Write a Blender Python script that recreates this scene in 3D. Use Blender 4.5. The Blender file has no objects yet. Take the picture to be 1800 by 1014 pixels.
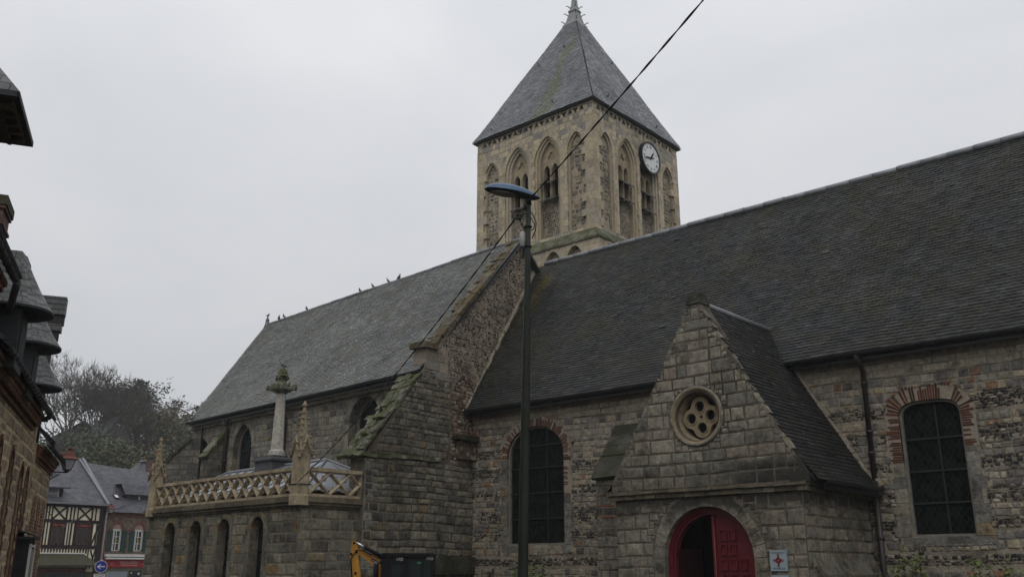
import bpy, math, random
from math import sin, cos, pi, radians, sqrt, atan2
from mathutils import Vector as V, Matrix, noise as mnoise
from mathutils.geometry import tessellate_polygon
random.seed(7)
SC = bpy.context.scene
COL = SC.collection
# ------------------------------------------------------------------ camera
cd = bpy.data.cameras.new('camera'); cam = bpy.data.objects.new('camera', cd); COL.objects.link(cam)
cam.location = (0, 0, 1.7)
cam.rotation_euler = (radians(90 + 16.815), 0, radians(41.5016))
cd.sensor_width = 36.0; cd.lens = 32.56; cd.clip_start = 0.1; cd.clip_end = 2000
SC.camera = cam
# ------------------------------------------------------------------ sky, sun, exposure
SUN_EL, SUN_AZ = 48.0, 35.0          # overcast: a broad bright patch behind the cloud, south-west of the church
w = bpy.data.worlds.new('World'); SC.world = w; w.use_nodes = True
nt = w.node_tree; nt.nodes.clear()
out = nt.nodes.new('ShaderNodeOutputWorld')
sky = nt.nodes.new('ShaderNodeTexSky'); sky.sky_type = 'NISHITA'; sky.sun_disc = False
sky.sun_elevation = radians(SUN_EL); sky.sun_rotation = radians(180 - SUN_AZ); sky.dust_density = 4
b1 = nt.nodes.new('ShaderNodeBackground'); b1.inputs[1].default_value = 0.06
nt.links.new(sky.outputs[0], b1.inputs[0])
tc = nt.nodes.new('ShaderNodeTexCoord'); mp = nt.nodes.new('ShaderNodeMapping')
mp.inputs['Scale'].default_value = (1.0, 1.0, 1.9); mp.inputs['Location'].default_value = (0.35, 0.2, 0.1)
nt.links.new(tc.outputs['Generated'], mp.inputs[0])
n1 = nt.nodes.new('ShaderNodeTexNoise'); n1.inputs['Scale'].default_value = 1.7; n1.inputs['Detail'].default_value = 5; n1.inputs['Roughness'].default_value = 0.5
n1.inputs['Distortion'].default_value = 0.35
nt.links.new(mp.outputs[0], n1.inputs[0])
cr = nt.nodes.new('ShaderNodeValToRGB')
cr.color_ramp.elements[0].position = 0.30; cr.color_ramp.elements[0].color = (0.53, 0.55, 0.58, 1)
cr.color_ramp.elements[1].position = 0.72; cr.color_ramp.elements[1].color = (0.70, 0.705, 0.73, 1)
nt.links.new(n1.outputs['Fac'], cr.inputs[0])
b2 = nt.nodes.new('ShaderNodeBackground'); b2.inputs[1].default_value = 1.19
nt.links.new(cr.outputs[0], b2.inputs[0])
# an overcast sky is brighter overhead than at the horizon
sx = nt.nodes.new('ShaderNodeSeparateXYZ'); nt.links.new(tc.outputs['Generated'], sx.inputs[0])
def wm(op, a, b):
    n = nt.nodes.new('ShaderNodeMath'); n.operation = op
    for i, v in enumerate((a, b)):
        if hasattr(v, 'node'): nt.links.new(v, n.inputs[i])
        else: n.inputs[i].default_value = v
    return n.outputs[0]
zz = wm('MAXIMUM', sx.outputs[2], 0.0); zz = wm('POWER', zz, 1.6)
nt.links.new(wm('MULTIPLY', wm('ADD', wm('MULTIPLY', zz, 0.72), 0.83), 1.17), b2.inputs[1])
ms = nt.nodes.new('ShaderNodeMixShader'); ms.inputs[0].default_value = 0.94
nt.links.new(b1.outputs[0], ms.inputs[1]); nt.links.new(b2.outputs[0], ms.inputs[2]); nt.links.new(ms.outputs[0], out.inputs[0])
sl = bpy.data.lights.new('sun', 'SUN'); sl.energy = 0.6; sl.angle = radians(40); sl.color = (1, 0.97, 0.92)
so = bpy.data.objects.new('sun', sl); COL.objects.link(so)
# light arrives from azimuth SUN_AZ east of the -Y axis
so.rotation_euler = (radians(90 - SUN_EL), 0, radians(SUN_AZ)); so.location = (20, -30, 60)
SC.view_settings.view_transform = 'Standard'; SC.view_settings.look = 'None'
SC.view_settings.exposure = 0.0; SC.view_settings.gamma = 1.0; SC.view_settings.use_curve_mapping = False
SC.render.engine = 'CYCLES'
SC.cycles.max_bounces = 5; SC.cycles.diffuse_bounces = 3; SC.cycles.glossy_bounces = 2; SC.cycles.transmission_bounces = 3
SC.cycles.volume_bounces = 2; SC.cycles.transparent_max_bounces = 6; SC.cycles.use_denoising = True
SC.cycles.caustics_reflective = False; SC.cycles.caustics_refractive = False

# ------------------------------------------------------------------ mesh helpers
def sub(a, b): return (a[0]-b[0], a[1]-b[1], a[2]-b[2])
class MB:
    def __init__(s): s.v = []; s.f = []; s.m = []; s.cur = 0; s.smooth = set()
    def mat(s, i): s.cur = i; return s
    def add(s, vs, fs, smooth=False):
        b = len(s.v); s.v += [tuple(v) for v in vs]
        for f in fs:
            if smooth: s.smooth.add(len(s.f))
            s.f.append(tuple(i + b for i in f)); s.m.append(s.cur)
        return s
    def quad(s, a, b, c, d): return s.add([a, b, c, d], [(0, 1, 2, 3)])
    def tri(s, a, b, c): return s.add([a, b, c], [(0, 1, 2)])
    def obox(s, o, a, b, c):
        """box from corner o with edge vectors a, b, c"""
        o, a, b, c = V(o), V(a), V(b), V(c)
        vs = [o, o+a, o+a+b, o+b, o+c, o+a+c, o+a+b+c, o+b+c]
        return s.add(vs, [(0, 3, 2, 1), (4, 5, 6, 7), (0, 1, 5, 4), (1, 2, 6, 5), (2, 3, 7, 6), (3, 0, 4, 7)])
    def box(s, x0, x1, y0, y1, z0, z1): return s.obox((x0, y0, z0), (x1-x0, 0, 0), (0, y1-y0, 0), (0, 0, z1-z0))
    def rbox(s, o, a, b, c, j=.01, bev=.0):
        """box with jittered corners (hewn stone)"""
        o, a, b, c = V(o), V(a), V(b), V(c)
        vs = [o, o+a, o+a+b, o+b, o+c, o+a+c, o+a+b+c, o+b+c]
        vs = [v + V((random.uniform(-j, j), random.uniform(-j, j), random.uniform(-j, j))) for v in vs]
        return s.add(vs, [(0, 3, 2, 1), (4, 5, 6, 7), (0, 1, 5, 4), (1, 2, 6, 5), (2, 3, 7, 6), (3, 0, 4, 7)])
    def tube(s, pts, r, n=8, cap=True, smooth=True):
        pts = [V(p) for p in pts]; rs = r if isinstance(r, (list, tuple)) else [r]*len(pts)
        rings = []; prev = None
        for i, p in enumerate(pts):
            t = (pts[min(i+1, len(pts)-1)] - pts[max(i-1, 0)])
            t = t.normalized() if t.length > 1e-9 else V((0, 0, 1))
            if prev is None:
                up = V((0, 0, 1)) if abs(t.z) < .9 else V((1, 0, 0))
                x = t.cross(up).normalized()
            else:
                x = (prev - t * prev.dot(t)); x = x.normalized() if x.length > 1e-6 else t.orthogonal().normalized()
            prev = x; y = t.cross(x)
            rings.append([p + (x*cos(2*pi*k/n) + y*sin(2*pi*k/n))*rs[i] for k in range(n)])
        vs = [v for g in rings for v in g]; fs = []
        for i in range(len(pts)-1):
            for k in range(n): fs.append((i*n+k, i*n+(k+1) % n, (i+1)*n+(k+1) % n, (i+1)*n+k))
        s.add(vs, fs, smooth)
        if cap:
            b = len(s.v)-len(vs)
            s.f.append(tuple(b+k for k in range(n))[::-1]); s.m.append(s.cur)
            s.f.append(tuple(b+(len(pts)-1)*n+k for k in range(n))); s.m.append(s.cur)
        return s
    def lathe(s, prof, c=(0, 0, 0), n=12, smooth=True, sq=None):
        """prof = [(r,z)], rotated about the vertical through c"""
        vs = []; c = V(c)
        for r, z in prof:
            for k in range(n):
                a = 2*pi*(k+.5)/n
                vs.append(c + V((r*cos(a), r*sin(a), z)))
        fs = []
        for i in range(len(prof)-1):
            for k in range(n): fs.append((i*n+k, i*n+(k+1) % n, (i+1)*n+(k+1) % n, (i+1)*n+k))
        fs.append(tuple(range(n))[::-1]); fs.append(tuple((len(prof)-1)*n+k for k in range(n)))
        return s.add(vs, fs, smooth)
    def prism(s, poly, O, U, W, N, d0, d1, holes=(), back=True):
        """polygon (u,w) in plane O,U,W; faces at depths d0 (front, measured along N) and d1"""
        O, U, W, N = V(O), V(U), V(W), V(N)
        loops = [list(poly)] + [list(h) for h in holes]
        tl = [[V((p[0], p[1], 0)) for p in l] for l in loops]
        tris = tessellate_polygon(tl)
        flat = [p for l in loops for p in l]
        fr = [O + U*p[0] + W*p[1] + N*d0 for p in flat]; bk = [O + U*p[0] + W*p[1] + N*d1 for p in flat]
        n = len(flat); fs = []
        for t in tris:
            a, b, c = (V((flat[i][0], flat[i][1], 0)) for i in t)
            if (b-a).cross(c-a).z < 0: t = t[::-1]
            fs.append(tuple(t))
            if back: fs.append(tuple(i+n for i in t[::-1]))
        b = 0
        for li, l in enumerate(loops):
            k = len(l)
            for i in range(k):
                j = (i+1) % k
                fs.append((b+i, b+i+n, b+j+n, b+j))
            b += k
        return s.add(fr+bk, fs)
    def build(s, name, mats, parent=None, smooth=False):
        me = bpy.data.meshes.new(name); me.from_pydata(s.v, [], s.f)
        mats = mats if isinstance(mats, (list, tuple)) else [mats]
        for m in mats: me.materials.append(m)
        uv = me.uv_layers.new(name='UVMap').data
        for p in me.polygons:
            p.material_index = min(s.m[p.index], len(mats)-1)
            p.use_smooth = smooth or (p.index in s.smooth)
            n = p.normal
            if abs(n.z) > .97: t = V((1, 0, 0)); b = V((0, 1, 0))
            else:
                t = V((-n.y, n.x, 0)).normalized(); b = n.cross(t)
            for li in p.loop_indices:
                q = me.vertices[me.loops[li].vertex_index].co
                uv[li].uv = (q.dot(t), q.dot(b))
        o = bpy.data.objects.new(name, me); COL.objects.link(o)
        if parent is not None: attach(o, parent)
        return o
def attach(o, parent):
    o.parent = parent; bpy.context.view_layer.update() if False else None
    o.matrix_parent_inverse = world_of(parent).inverted()
def world_of(o):
    m = Matrix.LocRotScale(o.location, o.rotation_euler, o.scale)
    return (world_of(o.parent) @ o.matrix_parent_inverse @ m) if o.parent else m
def tag(o, label=None, cat=None, group=None, kind=None):
    if label: o['label'] = label
    if cat: o['category'] = cat
    if group: o['group'] = group
    if kind: o['kind'] = kind
    return o
def thing(name, loc, label, cat, group=None, rz=0):
    o = bpy.data.objects.new(name, None); COL.objects.link(o); o.location = loc; o.rotation_euler = (0, 0, rz)
    o.empty_display_size = .3
    return tag(o, label, cat, group)
def kids(o): return [c for c in COL.objects if c.parent == o]
def copy_tree(o, parent=None):
    c = o.copy(); COL.objects.link(c)
    if parent is not None: c.parent = parent; c.matrix_parent_inverse = o.matrix_parent_inverse.copy()
    for k in list(o.children): copy_tree(k, c)
    return c
def arch(cx, a, z0, zs, H, n=9, p=2.0):
    """opening outline, ccw from bottom left... round if H==a, pointed if H>a, flattened if H<a"""
    pts = [(cx-a, z0), (cx+a, z0)]
    if H > a*1.02:
        R = (a*a+H*H)/(2*a); th = atan2(H, R-a) if R > a else pi/2
        right = [(cx+a-R+R*cos(th*i/n), zs+R*sin(th*i/n)) for i in range(n+1)]
        left = [(2*cx-x, z) for x, z in right[:-1]][::-1]
        return pts + right + left
    m = 2*n
    for i in range(m+1):
        t = pi*i/m
        pts.append((cx+a*(abs(cos(t))**(2/p))*(1 if cos(t) >= 0 else -1), zs+H*(abs(sin(t))**(2/p))))
    return pts
def ring(outer, inner):
    """closed band polygon between two outlines made by arch(): both start bottom left, bottom right"""
    o = outer[1:] + outer[:1]; i = inner[1:] + inner[:1]
    return o + i[::-1]
def circ(cx, cz, r, n=16, a0=0): return [(cx+r*cos(a0+2*pi*k/n), cz+r*sin(a0+2*pi*k/n)) for k in range(n)]
def text_mesh(body, size, O, U, W, name, mat, parent=None, depth=.004, align='CENTER', sx=1.0, shear=0):
    """lettering as a flat raised mesh, centred at O in the plane U,W"""
    cu = bpy.data.curves.new('lettering', 'FONT'); cu.body = body; cu.size = size; cu.align_x = align; cu.align_y = 'CENTER'
    cu.extrude = depth; cu.shear = shear; cu.resolution_u = 3
    tmp = bpy.data.objects.new('lettering', cu); COL.objects.link(tmp)
    dg = bpy.context.evaluated_depsgraph_get(); me = bpy.data.meshes.new_from_object(tmp.evaluated_get(dg))
    bpy.data.objects.remove(tmp); bpy.data.curves.remove(cu)
    U, W, O = V(U), V(W), V(O); N = U.cross(W)
    for v in me.vertices: v.co = O + U*(v.co.x*sx) + W*v.co.y + N*(v.co.z)
    me.materials.clear(); me.materials.append(mat)
    o = bpy.data.objects.new(name, me); COL.objects.link(o)
    if parent is not None: attach(o, parent)
    return o
X_, Y_, Z_ = V((1, 0, 0)), V((0, 1, 0)), V((0, 0, 1))
# ------------------------------------------------------------------ stonework and slating laid piece by piece
def inside(p, poly):
    x, y = p; c = False; j = len(poly)-1
    for i in range(len(poly)):
        xi, yi = poly[i]; xj, yj = poly[j]
        if (yi > y) != (yj > y) and x < (xj-xi)*(y-yi)/(yj-yi)+xi: c = not c
        j = i
    return c
def clip(poly, cv):
    """convex clip (counter clockwise clip polygon)"""
    for i in range(len(cv)):
        a, b = cv[i], cv[(i+1) % len(cv)]; out_ = []
        sd = lambda p: (b[0]-a[0])*(p[1]-a[1])-(b[1]-a[1])*(p[0]-a[0])
        for k in range(len(poly)):
            p, q = poly[k], poly[(k+1) % len(poly)]; sp, sq = sd(p), sd(q)
            if sp >= 0: out_.append(p)
            if (sp >= 0) != (sq >= 0): t = sp/(sp-sq); out_.append((p[0]+(q[0]-p[0])*t, p[1]+(q[1]-p[1])*t))
        poly = out_
        if len(poly) < 3: return []
    return poly
def grow(poly, d):
    cx = sum(p[0] for p in poly)/len(poly); cy = sum(p[1] for p in poly)/len(poly); o = []
    for i, p in enumerate(poly):
        a, b = V(poly[i-1]), V(poly[(i+1) % len(poly)]); t = (b-a)
        if t.length < 1e-9: o.append(p); continue
        t.normalize(); n = V((t.y, -t.x)); o.append((p[0]+n.x*d, p[1]+n.y*d))
    return o
def stones(mb, outline, O, U, W, N, h, w, gap=.014, excl=(), hv=.25, wv=.45, rise=.018, pillow=.012, jit=.006, minw=.07, seed=1, skip=None, bands=None, wob=.0, base=-.01, drop=0.):
    """lay hewn stones in courses over a wall face; outline and excl are (u,w) polygons.
    bands(z) -> (course height, stone width, keep) lets one wall mix courses"""
    r = random.Random(seed); O, U, W, N = V(O), V(U), V(W), V(N)
    us = [p[0] for p in outline]; ws = [p[1] for p in outline]; z = min(ws); u0, u1 = min(us), max(us); z1 = max(ws)
    m_ = len(outline); convex = all((outline[(i+1) % m_][0]-outline[i][0])*(outline[(i+2) % m_][1]-outline[(i+1) % m_][1])-(outline[(i+1) % m_][1]-outline[i][1])*(outline[(i+2) % m_][0]-outline[(i+1) % m_][0]) > -1e-6 for i in range(m_))
    def ok(q):
        n_in = 0; cx, cz = (q[0][0]+q[2][0])/2, (q[0][1]+q[2][1])/2
        for p in q+[(cx, cz)]:
            p = (cx+(p[0]-cx)*.94, cz+(p[1]-cz)*.94)
            if (convex or inside(p, outline)) and not any(inside(p, e) for e in excl): n_in += 1
        return n_in
    def lay(a, b, c, d, lvl):
        if b-a < .02 or d-c < .015: return
        q = [(a, c), (b, c), (b, d), (a, d)]; k = ok(q)
        if k == 0 and lvl: 
            return
        if k < 5:
            if b-a < minw*1.4 and d-c < minw*1.4: return
            if lvl > 3: return
            m = (a+b)/2; n = (c+d)/2
            if (b-a) > (d-c): lay(a, m, c, d, lvl+1); lay(m, b, c, d, lvl+1)
            else: lay(a, b, c, n, lvl+1); lay(a, b, n, d, lvl+1)
            return
        if skip and skip((a+b)/2, (c+d)/2, r): return
        if drop and r.random() < drop: return
        g = gap*.5*r.uniform(.6, 1.5); j = lambda: r.uniform(-jit, jit)
        p4 = [(a+g+j(), c+g+j()), (b-g+j(), c+g+j()), (b-g+j(), d-g+j()), (a+g+j(), d-g+j())]
        if convex:
            p4 = clip(p4, outline)
            if len(p4) < 3: return
            if max(p[0] for p in p4)-min(p[0] for p in p4) < .03 or max(p[1] for p in p4)-min(p[1] for p in p4) < .02: return
        hgt = rise*r.uniform(.25, 1.); bev = min(b-a, d-c)*.11
        cx = sum(p[0] for p in p4)/len(p4); cz = sum(p[1] for p in p4)/len(p4)
        fx = 1-2*bev/max(b-a, .02); fz = 1-2*bev/max(d-c, .02)
        wz = lambda p: wob*sin(p[0]*1.7+seed)+wob*.6*sin(p[0]*.63+2*seed)
        P = lambda p, e: O+U*p[0]+W*(p[1]+wz(p))+N*e
        back = [P(p, base) for p in p4]; fr = [P((cx+(p[0]-cx)*fx, cz+(p[1]-cz)*fz), hgt+r.uniform(-.3, .3)*rise*.5) for p in p4]
        mid = P((cx+r.uniform(-.2, .2)*(b-a), cz+r.uniform(-.2, .2)*(d-c)), hgt+pillow*r.uniform(.2, 1.))
        k = len(p4); mb.add(back+fr+[mid], [(k+i, k+(i+1) % k, 2*k) for i in range(k)]+[(i, (i+1) % k, k+(i+1) % k, k+i) for i in range(k)])
    while z < z1-.02:
        hh, ww, keep = bands(z, r) if bands else (h*r.uniform(1-hv, 1+hv), w, True)
        top = min(z+hh, z1+.02); u = u0-r.uniform(0, ww)
        while u < u1:
            l = ww*r.uniform(1-wv, 1+wv); 
            if keep: lay(max(u, u0-.02), min(u+l, u1+.02), z, top, 0)
            u += l
        z = top
    return mb
def slates(mb, quad, w, h, lift=.014, th=.007, seed=1, jit=.006, slip=.004):
    """individual slates over the sloping quad a,b (eaves) c,d (top); each overlaps the course below"""
    r = random.Random(seed); a, b, c, d = map(V, quad); ud = (b-a).normalized(); n = ud.cross(d-a).normalized()
    if n.z < 0: n = -n
    vd = n.cross(ud); vd = vd if vd.z > 0 else -vd
    P2 = [((p-a).dot(ud), (p-a).dot(vd)) for p in (a, b, c, d)]
    if sum(P2[i][0]*P2[(i+1) % 4][1]-P2[(i+1) % 4][0]*P2[i][1] for i in range(4)) < 0: P2 = P2[::-1]
    u0, u1 = min(p[0] for p in P2), max(p[0] for p in P2); v1 = max(p[1] for p in P2); row = 0; v = -.03
    cv = [(x, y) for x, y in P2]; lo = min(p[1] for p in P2)
    while v < v1:
        u = u0-(w*.5 if row % 2 else 0)-r.uniform(0, .01)
        while u < u1:
            dv = -r.uniform(.02, .07) if r.random() < slip else r.uniform(-jit, jit); tl = r.uniform(-.008, .008); g = .0025
            q = [(u+g, v+dv+tl), (u+w-g, v+dv-tl), (u+w-g, v+h+.012), (u+g, v+h+.012)]
            q = clip(q, cv) if v > .02 else clip(q, [(x, y-.04 if y < .02 else y) for x, y in cv])
            if len(q) >= 3:
                L = lift*r.uniform(.7, 1.35); sag_ = .034*mnoise.noise(a*.31+ud*(u*.38)+vd*(v*.38))+.010*mnoise.noise(a*.9+ud*(u*1.3)+vd*(v*1.3)); top = [a+ud*p[0]+vd*p[1]+n*(.040+sag_+L*max(0, 1-(p[1]-v)/h)) for p in q]
                lowp = sorted(range(len(q)), key=lambda i: q[i][1])[:2]; i, k = min(lowp), max(lowp)
                if k-i != 1: i, k = k, i
                mb.add(top+[top[i]-n*th*1.6, top[k]-n*th*1.6], [tuple(range(len(q))), (i, len(q), len(q)+1, k)])
            u += w
        v += h; row += 1
    return mb
# ------------------------------------------------------------------ materials
# albedo per weathered material; low church walls darkened for shade of unseen houses
GAIN = {'buttress_stones': .92, 'chapel_stones': 1.08, 'brown_wall_stones': 1.75, 'yellow_pointing': 1.4, 'nave_slates': .68, 'nave_stones': 1.16, 'nave_mortar': 1.2, 'chancel_slates': 1.25, 'spire_slates': 1.65, 'skylit_spire_slates': 1.7, 'oxblood_paint': .8, 'porch_stones': 1.12, 'chancel_stones': 1.12, 'gable_mortar': 1.1, 'banded_stone_and_flint': 1.0, 'grey_ashlar': .95, 'chapel_ashlar': .85, 'weathered_ashlar': .75, 'porch_ashlar': .82, 'dark_roof_slate': .62, 'grey_roof_slate': .92, 'brown_stone_yellow_pointing': 1.25, 'street_brick': 1.1, 'lichened_coping': .7, 'mossy_stone': .72, 'dark_mossy_stone': .75, 'stained_cornice': .65, 'cream_plaster': 1.5, 'carved_buff_stone': .92, 'weathered_carving': .9,
        'black_porch_slate': .55, 'spire_slate': .9, 'hewn_quoin_stone': .85, 'arch_brick': .64, 'weathered_dormer_slate': .68, 'blue_house_slate': .82, 'lime_mortar': .85, 'tower_rubble': 1.5, 'buff_limestone': 1.4, 'rubble_infill': 1.5, 'buff_quoin_stone': 1.38, 'small_flint_chequer': 1.2,
        'flint_pebbles_in_lime': .9, 'reddish_flint_rubble': .75}
class G:
    """small wrapper that makes shader graphs short to write"""
    def __init__(s, name):
        s.m = bpy.data.materials.new(name); s.m.use_nodes = True; s.t = s.m.node_tree; s.t.nodes.clear()
        s.o = s.t.nodes.new('ShaderNodeOutputMaterial'); s.b = s.t.nodes.new('ShaderNodeBsdfPrincipled')
        s.t.links.new(s.b.outputs[0], s.o.inputs[0]); s._uv = None; s._ob = None
    def _set(s, sock, v):
        if hasattr(v, 'node'): s.t.links.new(v, sock)
        elif isinstance(v, (tuple, list)) and len(v) == 3 and sock.type == 'RGBA': sock.default_value = (*v, 1)
        else: sock.default_value = v
    def M(s, op, a, b=None, c=None, clamp=False):
        n = s.t.nodes.new('ShaderNodeMath'); n.operation = op; n.use_clamp = clamp
        for i, v in enumerate((a, b, c)):
            if v is not None: s._set(n.inputs[i], v)
        return n.outputs[0]
    def add(s, a, b): return s.M('ADD', a, b)
    def mul(s, a, b): return s.M('MULTIPLY', a, b)
    def subt(s, a, b): return s.M('SUBTRACT', a, b)
    def uv(s):
        if not s._uv: s._uv = s.t.nodes.new('ShaderNodeTexCoord').outputs['UV']
        return s._uv
    def ob(s):
        if not s._ob: s._ob = s.t.nodes.new('ShaderNodeTexCoord').outputs['Object']
        return s._ob
    def sep(s, v):
        n = s.t.nodes.new('ShaderNodeSeparateXYZ'); s._set(n.inputs[0], v); return n.outputs
    def vec(s, x=0., y=0., z=0.):
        n = s.t.nodes.new('ShaderNodeCombineXYZ')
        for i, v in enumerate((x, y, z)): s._set(n.inputs[i], v)
        return n.outputs[0]
    def map(s, v, sc): 
        n = s.t.nodes.new('ShaderNodeMapping'); s._set(n.inputs[0], v); n.inputs['Scale'].default_value = sc; return n.outputs[0]
    def noise(s, v, sc, det=3, ro=.55, col=False, dist=0.):
        n = s.t.nodes.new('ShaderNodeTexNoise'); s._set(n.inputs[0], v)
        n.inputs['Scale'].default_value = sc; n.inputs['Detail'].default_value = det; n.inputs['Roughness'].default_value = ro; n.inputs['Distortion'].default_value = dist
        return n.outputs['Color' if col else 'Fac']
    def wn(s, v, dim='2D'):
        n = s.t.nodes.new('ShaderNodeTexWhiteNoise'); n.noise_dimensions = dim; s._set(n.inputs[0], v); return n.outputs['Value']
    def vor(s, v, sc, feat='F1', rnd=1.):
        n = s.t.nodes.new('ShaderNodeTexVoronoi'); n.feature = feat; s._set(n.inputs[0], v); n.inputs['Scale'].default_value = sc; n.inputs['Randomness'].default_value = rnd
        return n.outputs
    def ramp(s, f, els, const=False):
        n = s.t.nodes.new('ShaderNodeValToRGB'); s._set(n.inputs[0], f); r = n.color_ramp
        if const: r.interpolation = 'CONSTANT'
        while len(r.elements) < len(els): r.elements.new(.5)
        for e, (p, c) in zip(r.elements, els):
            e.position = p; e.color = (*c, 1) if len(c) == 3 else c
        return n.outputs[0]
    def mr(s, v, a, b, c=0., d=1., smooth=True):
        n = s.t.nodes.new('ShaderNodeMapRange'); n.interpolation_type = 'SMOOTHSTEP' if smooth else 'LINEAR'
        s._set(n.inputs[0], v)
        for i, x in enumerate((a, b, c, d)): s._set(n.inputs[i+1], x)
        return n.outputs[0]
    def mix(s, f, a, b, bl='MIX'):
        n = s.t.nodes.new('ShaderNodeMix'); n.data_type = 'RGBA'; n.blend_type = bl
        s._set(n.inputs[0], f); s._set(n.inputs[6], a); s._set(n.inputs[7], b); return n.outputs[2]
    def gray(s, v):
        n = s.t.nodes.new('ShaderNodeCombineColor')
        for i in range(3): s._set(n.inputs[i], v)
        return n.outputs[0]
    def done(s, col, rough=.85, bump=None, dist=.02, st=1., spec=.3, metal=0.):
        k = GAIN.get(s.m.name, 1.)
        if k != 1. or s.m.name.endswith('stones'): col = s.mix(1., col, tuple(k*x for x in ((1.01, 1.0, .955) if s.m.name.endswith('stones') and 'brown' not in s.m.name else (1., 1., 1.))), 'MULTIPLY') if hasattr(col, 'node') else tuple(k*x for x in col)
        s._set(s.b.inputs['Base Color'], col); s._set(s.b.inputs['Roughness'], rough)
        s.b.inputs['Specular IOR Level'].default_value = spec; s.b.inputs['Metallic'].default_value = metal
        if bump is not None:
            n = s.t.nodes.new('ShaderNodeBump'); n.inputs['Strength'].default_value = st; n.inputs['Distance'].default_value = dist
            s._set(n.inputs['Height'], bump); s.t.links.new(n.outputs[0], s.b.inputs['Normal'])
        return s.m
    def blocks(s, w, h, mort, rag=.015, vary=.45, cw=.3, stag=False, seed=0.):
        """irregular coursed blocks -> mask (1 on the block face), random per block, second random, fx, fy, row"""
        uv = s.uv(); nz = s.sep(s.noise(s.vec(*[s.add(c, seed) for c in s.sep(uv)[:2]], 0.), 2.2/w*.5, 3, .6, True))
        x, y = s.sep(uv)[:2]
        x = s.add(x, s.mul(s.subt(nz[0], .5), rag*4)); y = s.add(y, s.mul(s.subt(nz[1], .5), rag*4))
        if cw: y = s.add(y, s.add(s.mul(s.M('SINE', s.mul(y, 1.9/h*.55)), cw*h*.42), s.mul(s.M('SINE', s.add(s.mul(y, .83/h*.31), seed)), cw*h*.8)))
        yv = s.M('DIVIDE', y, h); r = s.M('FLOOR', yv)
        rr = s.wn(s.vec(r, 3.1+seed)); rr2 = s.wn(s.vec(r, 17.7+seed))
        if stag: u = s.add(s.M('DIVIDE', x, w), s.mul(s.M('MODULO', r, 2.), .5))
        else:
            u = s.add(s.M('DIVIDE', x, s.mul(s.add(s.mul(rr, .6), .72), w)), s.mul(rr2, 37.))
        if vary: u = s.add(u, s.mul(s.M('SINE', s.add(s.mul(u, 2.4), s.mul(rr2, 20.))), vary*.5))
        c = s.M('FLOOR', u); fx = s.M('FRACT', u); fy = s.M('FRACT', yv)
        du = s.mul(s.M('MINIMUM', fx, s.subt(1., fx)), w); dv = s.mul(s.M('MINIMUM', fy, s.subt(1., fy)), h)
        d = s.M('SMOOTH_MIN', du, dv, min(w, h)*.12)
        d = s.add(d, s.mul(s.subt(s.noise(uv, 14/h*.17, 3, .6), .5), rag*1.2))
        mask = s.mr(d, mort*.35, mort*1.05)
        rnd = s.wn(s.vec(c, s.add(r, seed*3.7))); rnd2 = s.wn(s.vec(s.add(c, 91.3), r))
        return mask, rnd, rnd2, fx, fy, r
    def weather(s, col, amt=.5, sc=.55, dark=(.35, .34, .3)):
        """broad uneven tone and rain streaks that belong to the stone"""
        o = s.ob(); a = s.noise(o, sc, 5, .65); col = s.mix(s.mr(a, .42, .72, 0., amt), col, s.mix(1., col, dark, 'MULTIPLY'))
        st = s.noise(s.map(o, (2.2, 2.2, .22)), 1.4, 4, .6); col = s.mix(s.mr(st, .56, .78, 0., amt), col, s.mix(1., col, dark, 'MULTIPLY'))
        return col
    def fine(s, col, sc=9., lo=.6, hi=1.35):
        n = s.noise(s.ob(), sc, 5, .7); return s.mix(1., col, s.gray(s.mr(n, .25, .75, lo, hi, False)), 'MULTIPLY')

GREY_PAL = [(0, (.085, .083, .080)), (.2, (.13, .128, .122)), (.45, (.19, .185, .172)), (.62, (.16, .15, .135)), (.78, (.24, .23, .205)), (.9, (.21, .175, .125)), (1, (.30, .27, .21))]
def masonry(name, w, h, mort, pal, mcol, rag=.015, dist=.025, amt=.55, moss=0., cw=.3, vary=.45, seed=0., lo=.55, hi=1.4, st=1., orange=0.):
    g = G(name); mk, r, r2, fx, fy, row = g.blocks(w, h, mort, rag, vary, cw, seed=seed)
    col = g.ramp(r, pal)
    if orange: col = g.mix(g.M('GREATER_THAN', r2, 1-orange*.4), col, (.24, .15, .075))
    col = g.fine(col, 6., lo, hi)
    blot = g.noise(g.ob(), 3.1, 4, .65); col = g.mix(g.mr(blot, .55, .75, 0., .45), col, g.mix(1., col, (1.55, 1.45, 1.25), 'MULTIPLY'))
    mc = g.fine(g.mix(g.noise(g.ob(), 1.3), mcol, tuple(c*.45 for c in mcol)), 12., .7, 1.25)
    c = g.mix(mk, mc, col); c = g.weather(c, amt)
    if moss:
        mm = g.mr(g.noise(g.ob(), 1.1, 6, .7), .62-.12*moss, .72, 0., .85); c = g.mix(mm, c, g.fine((.075, .085, .028), 20, .5, 1.4))
    hgt = g.add(g.mul(mk, .7), g.add(g.mul(g.noise(g.ob(), 11., 6, .7), .55), g.mul(r2, .35)))
    return g.done(c, .88, hgt, dist, st)

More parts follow.
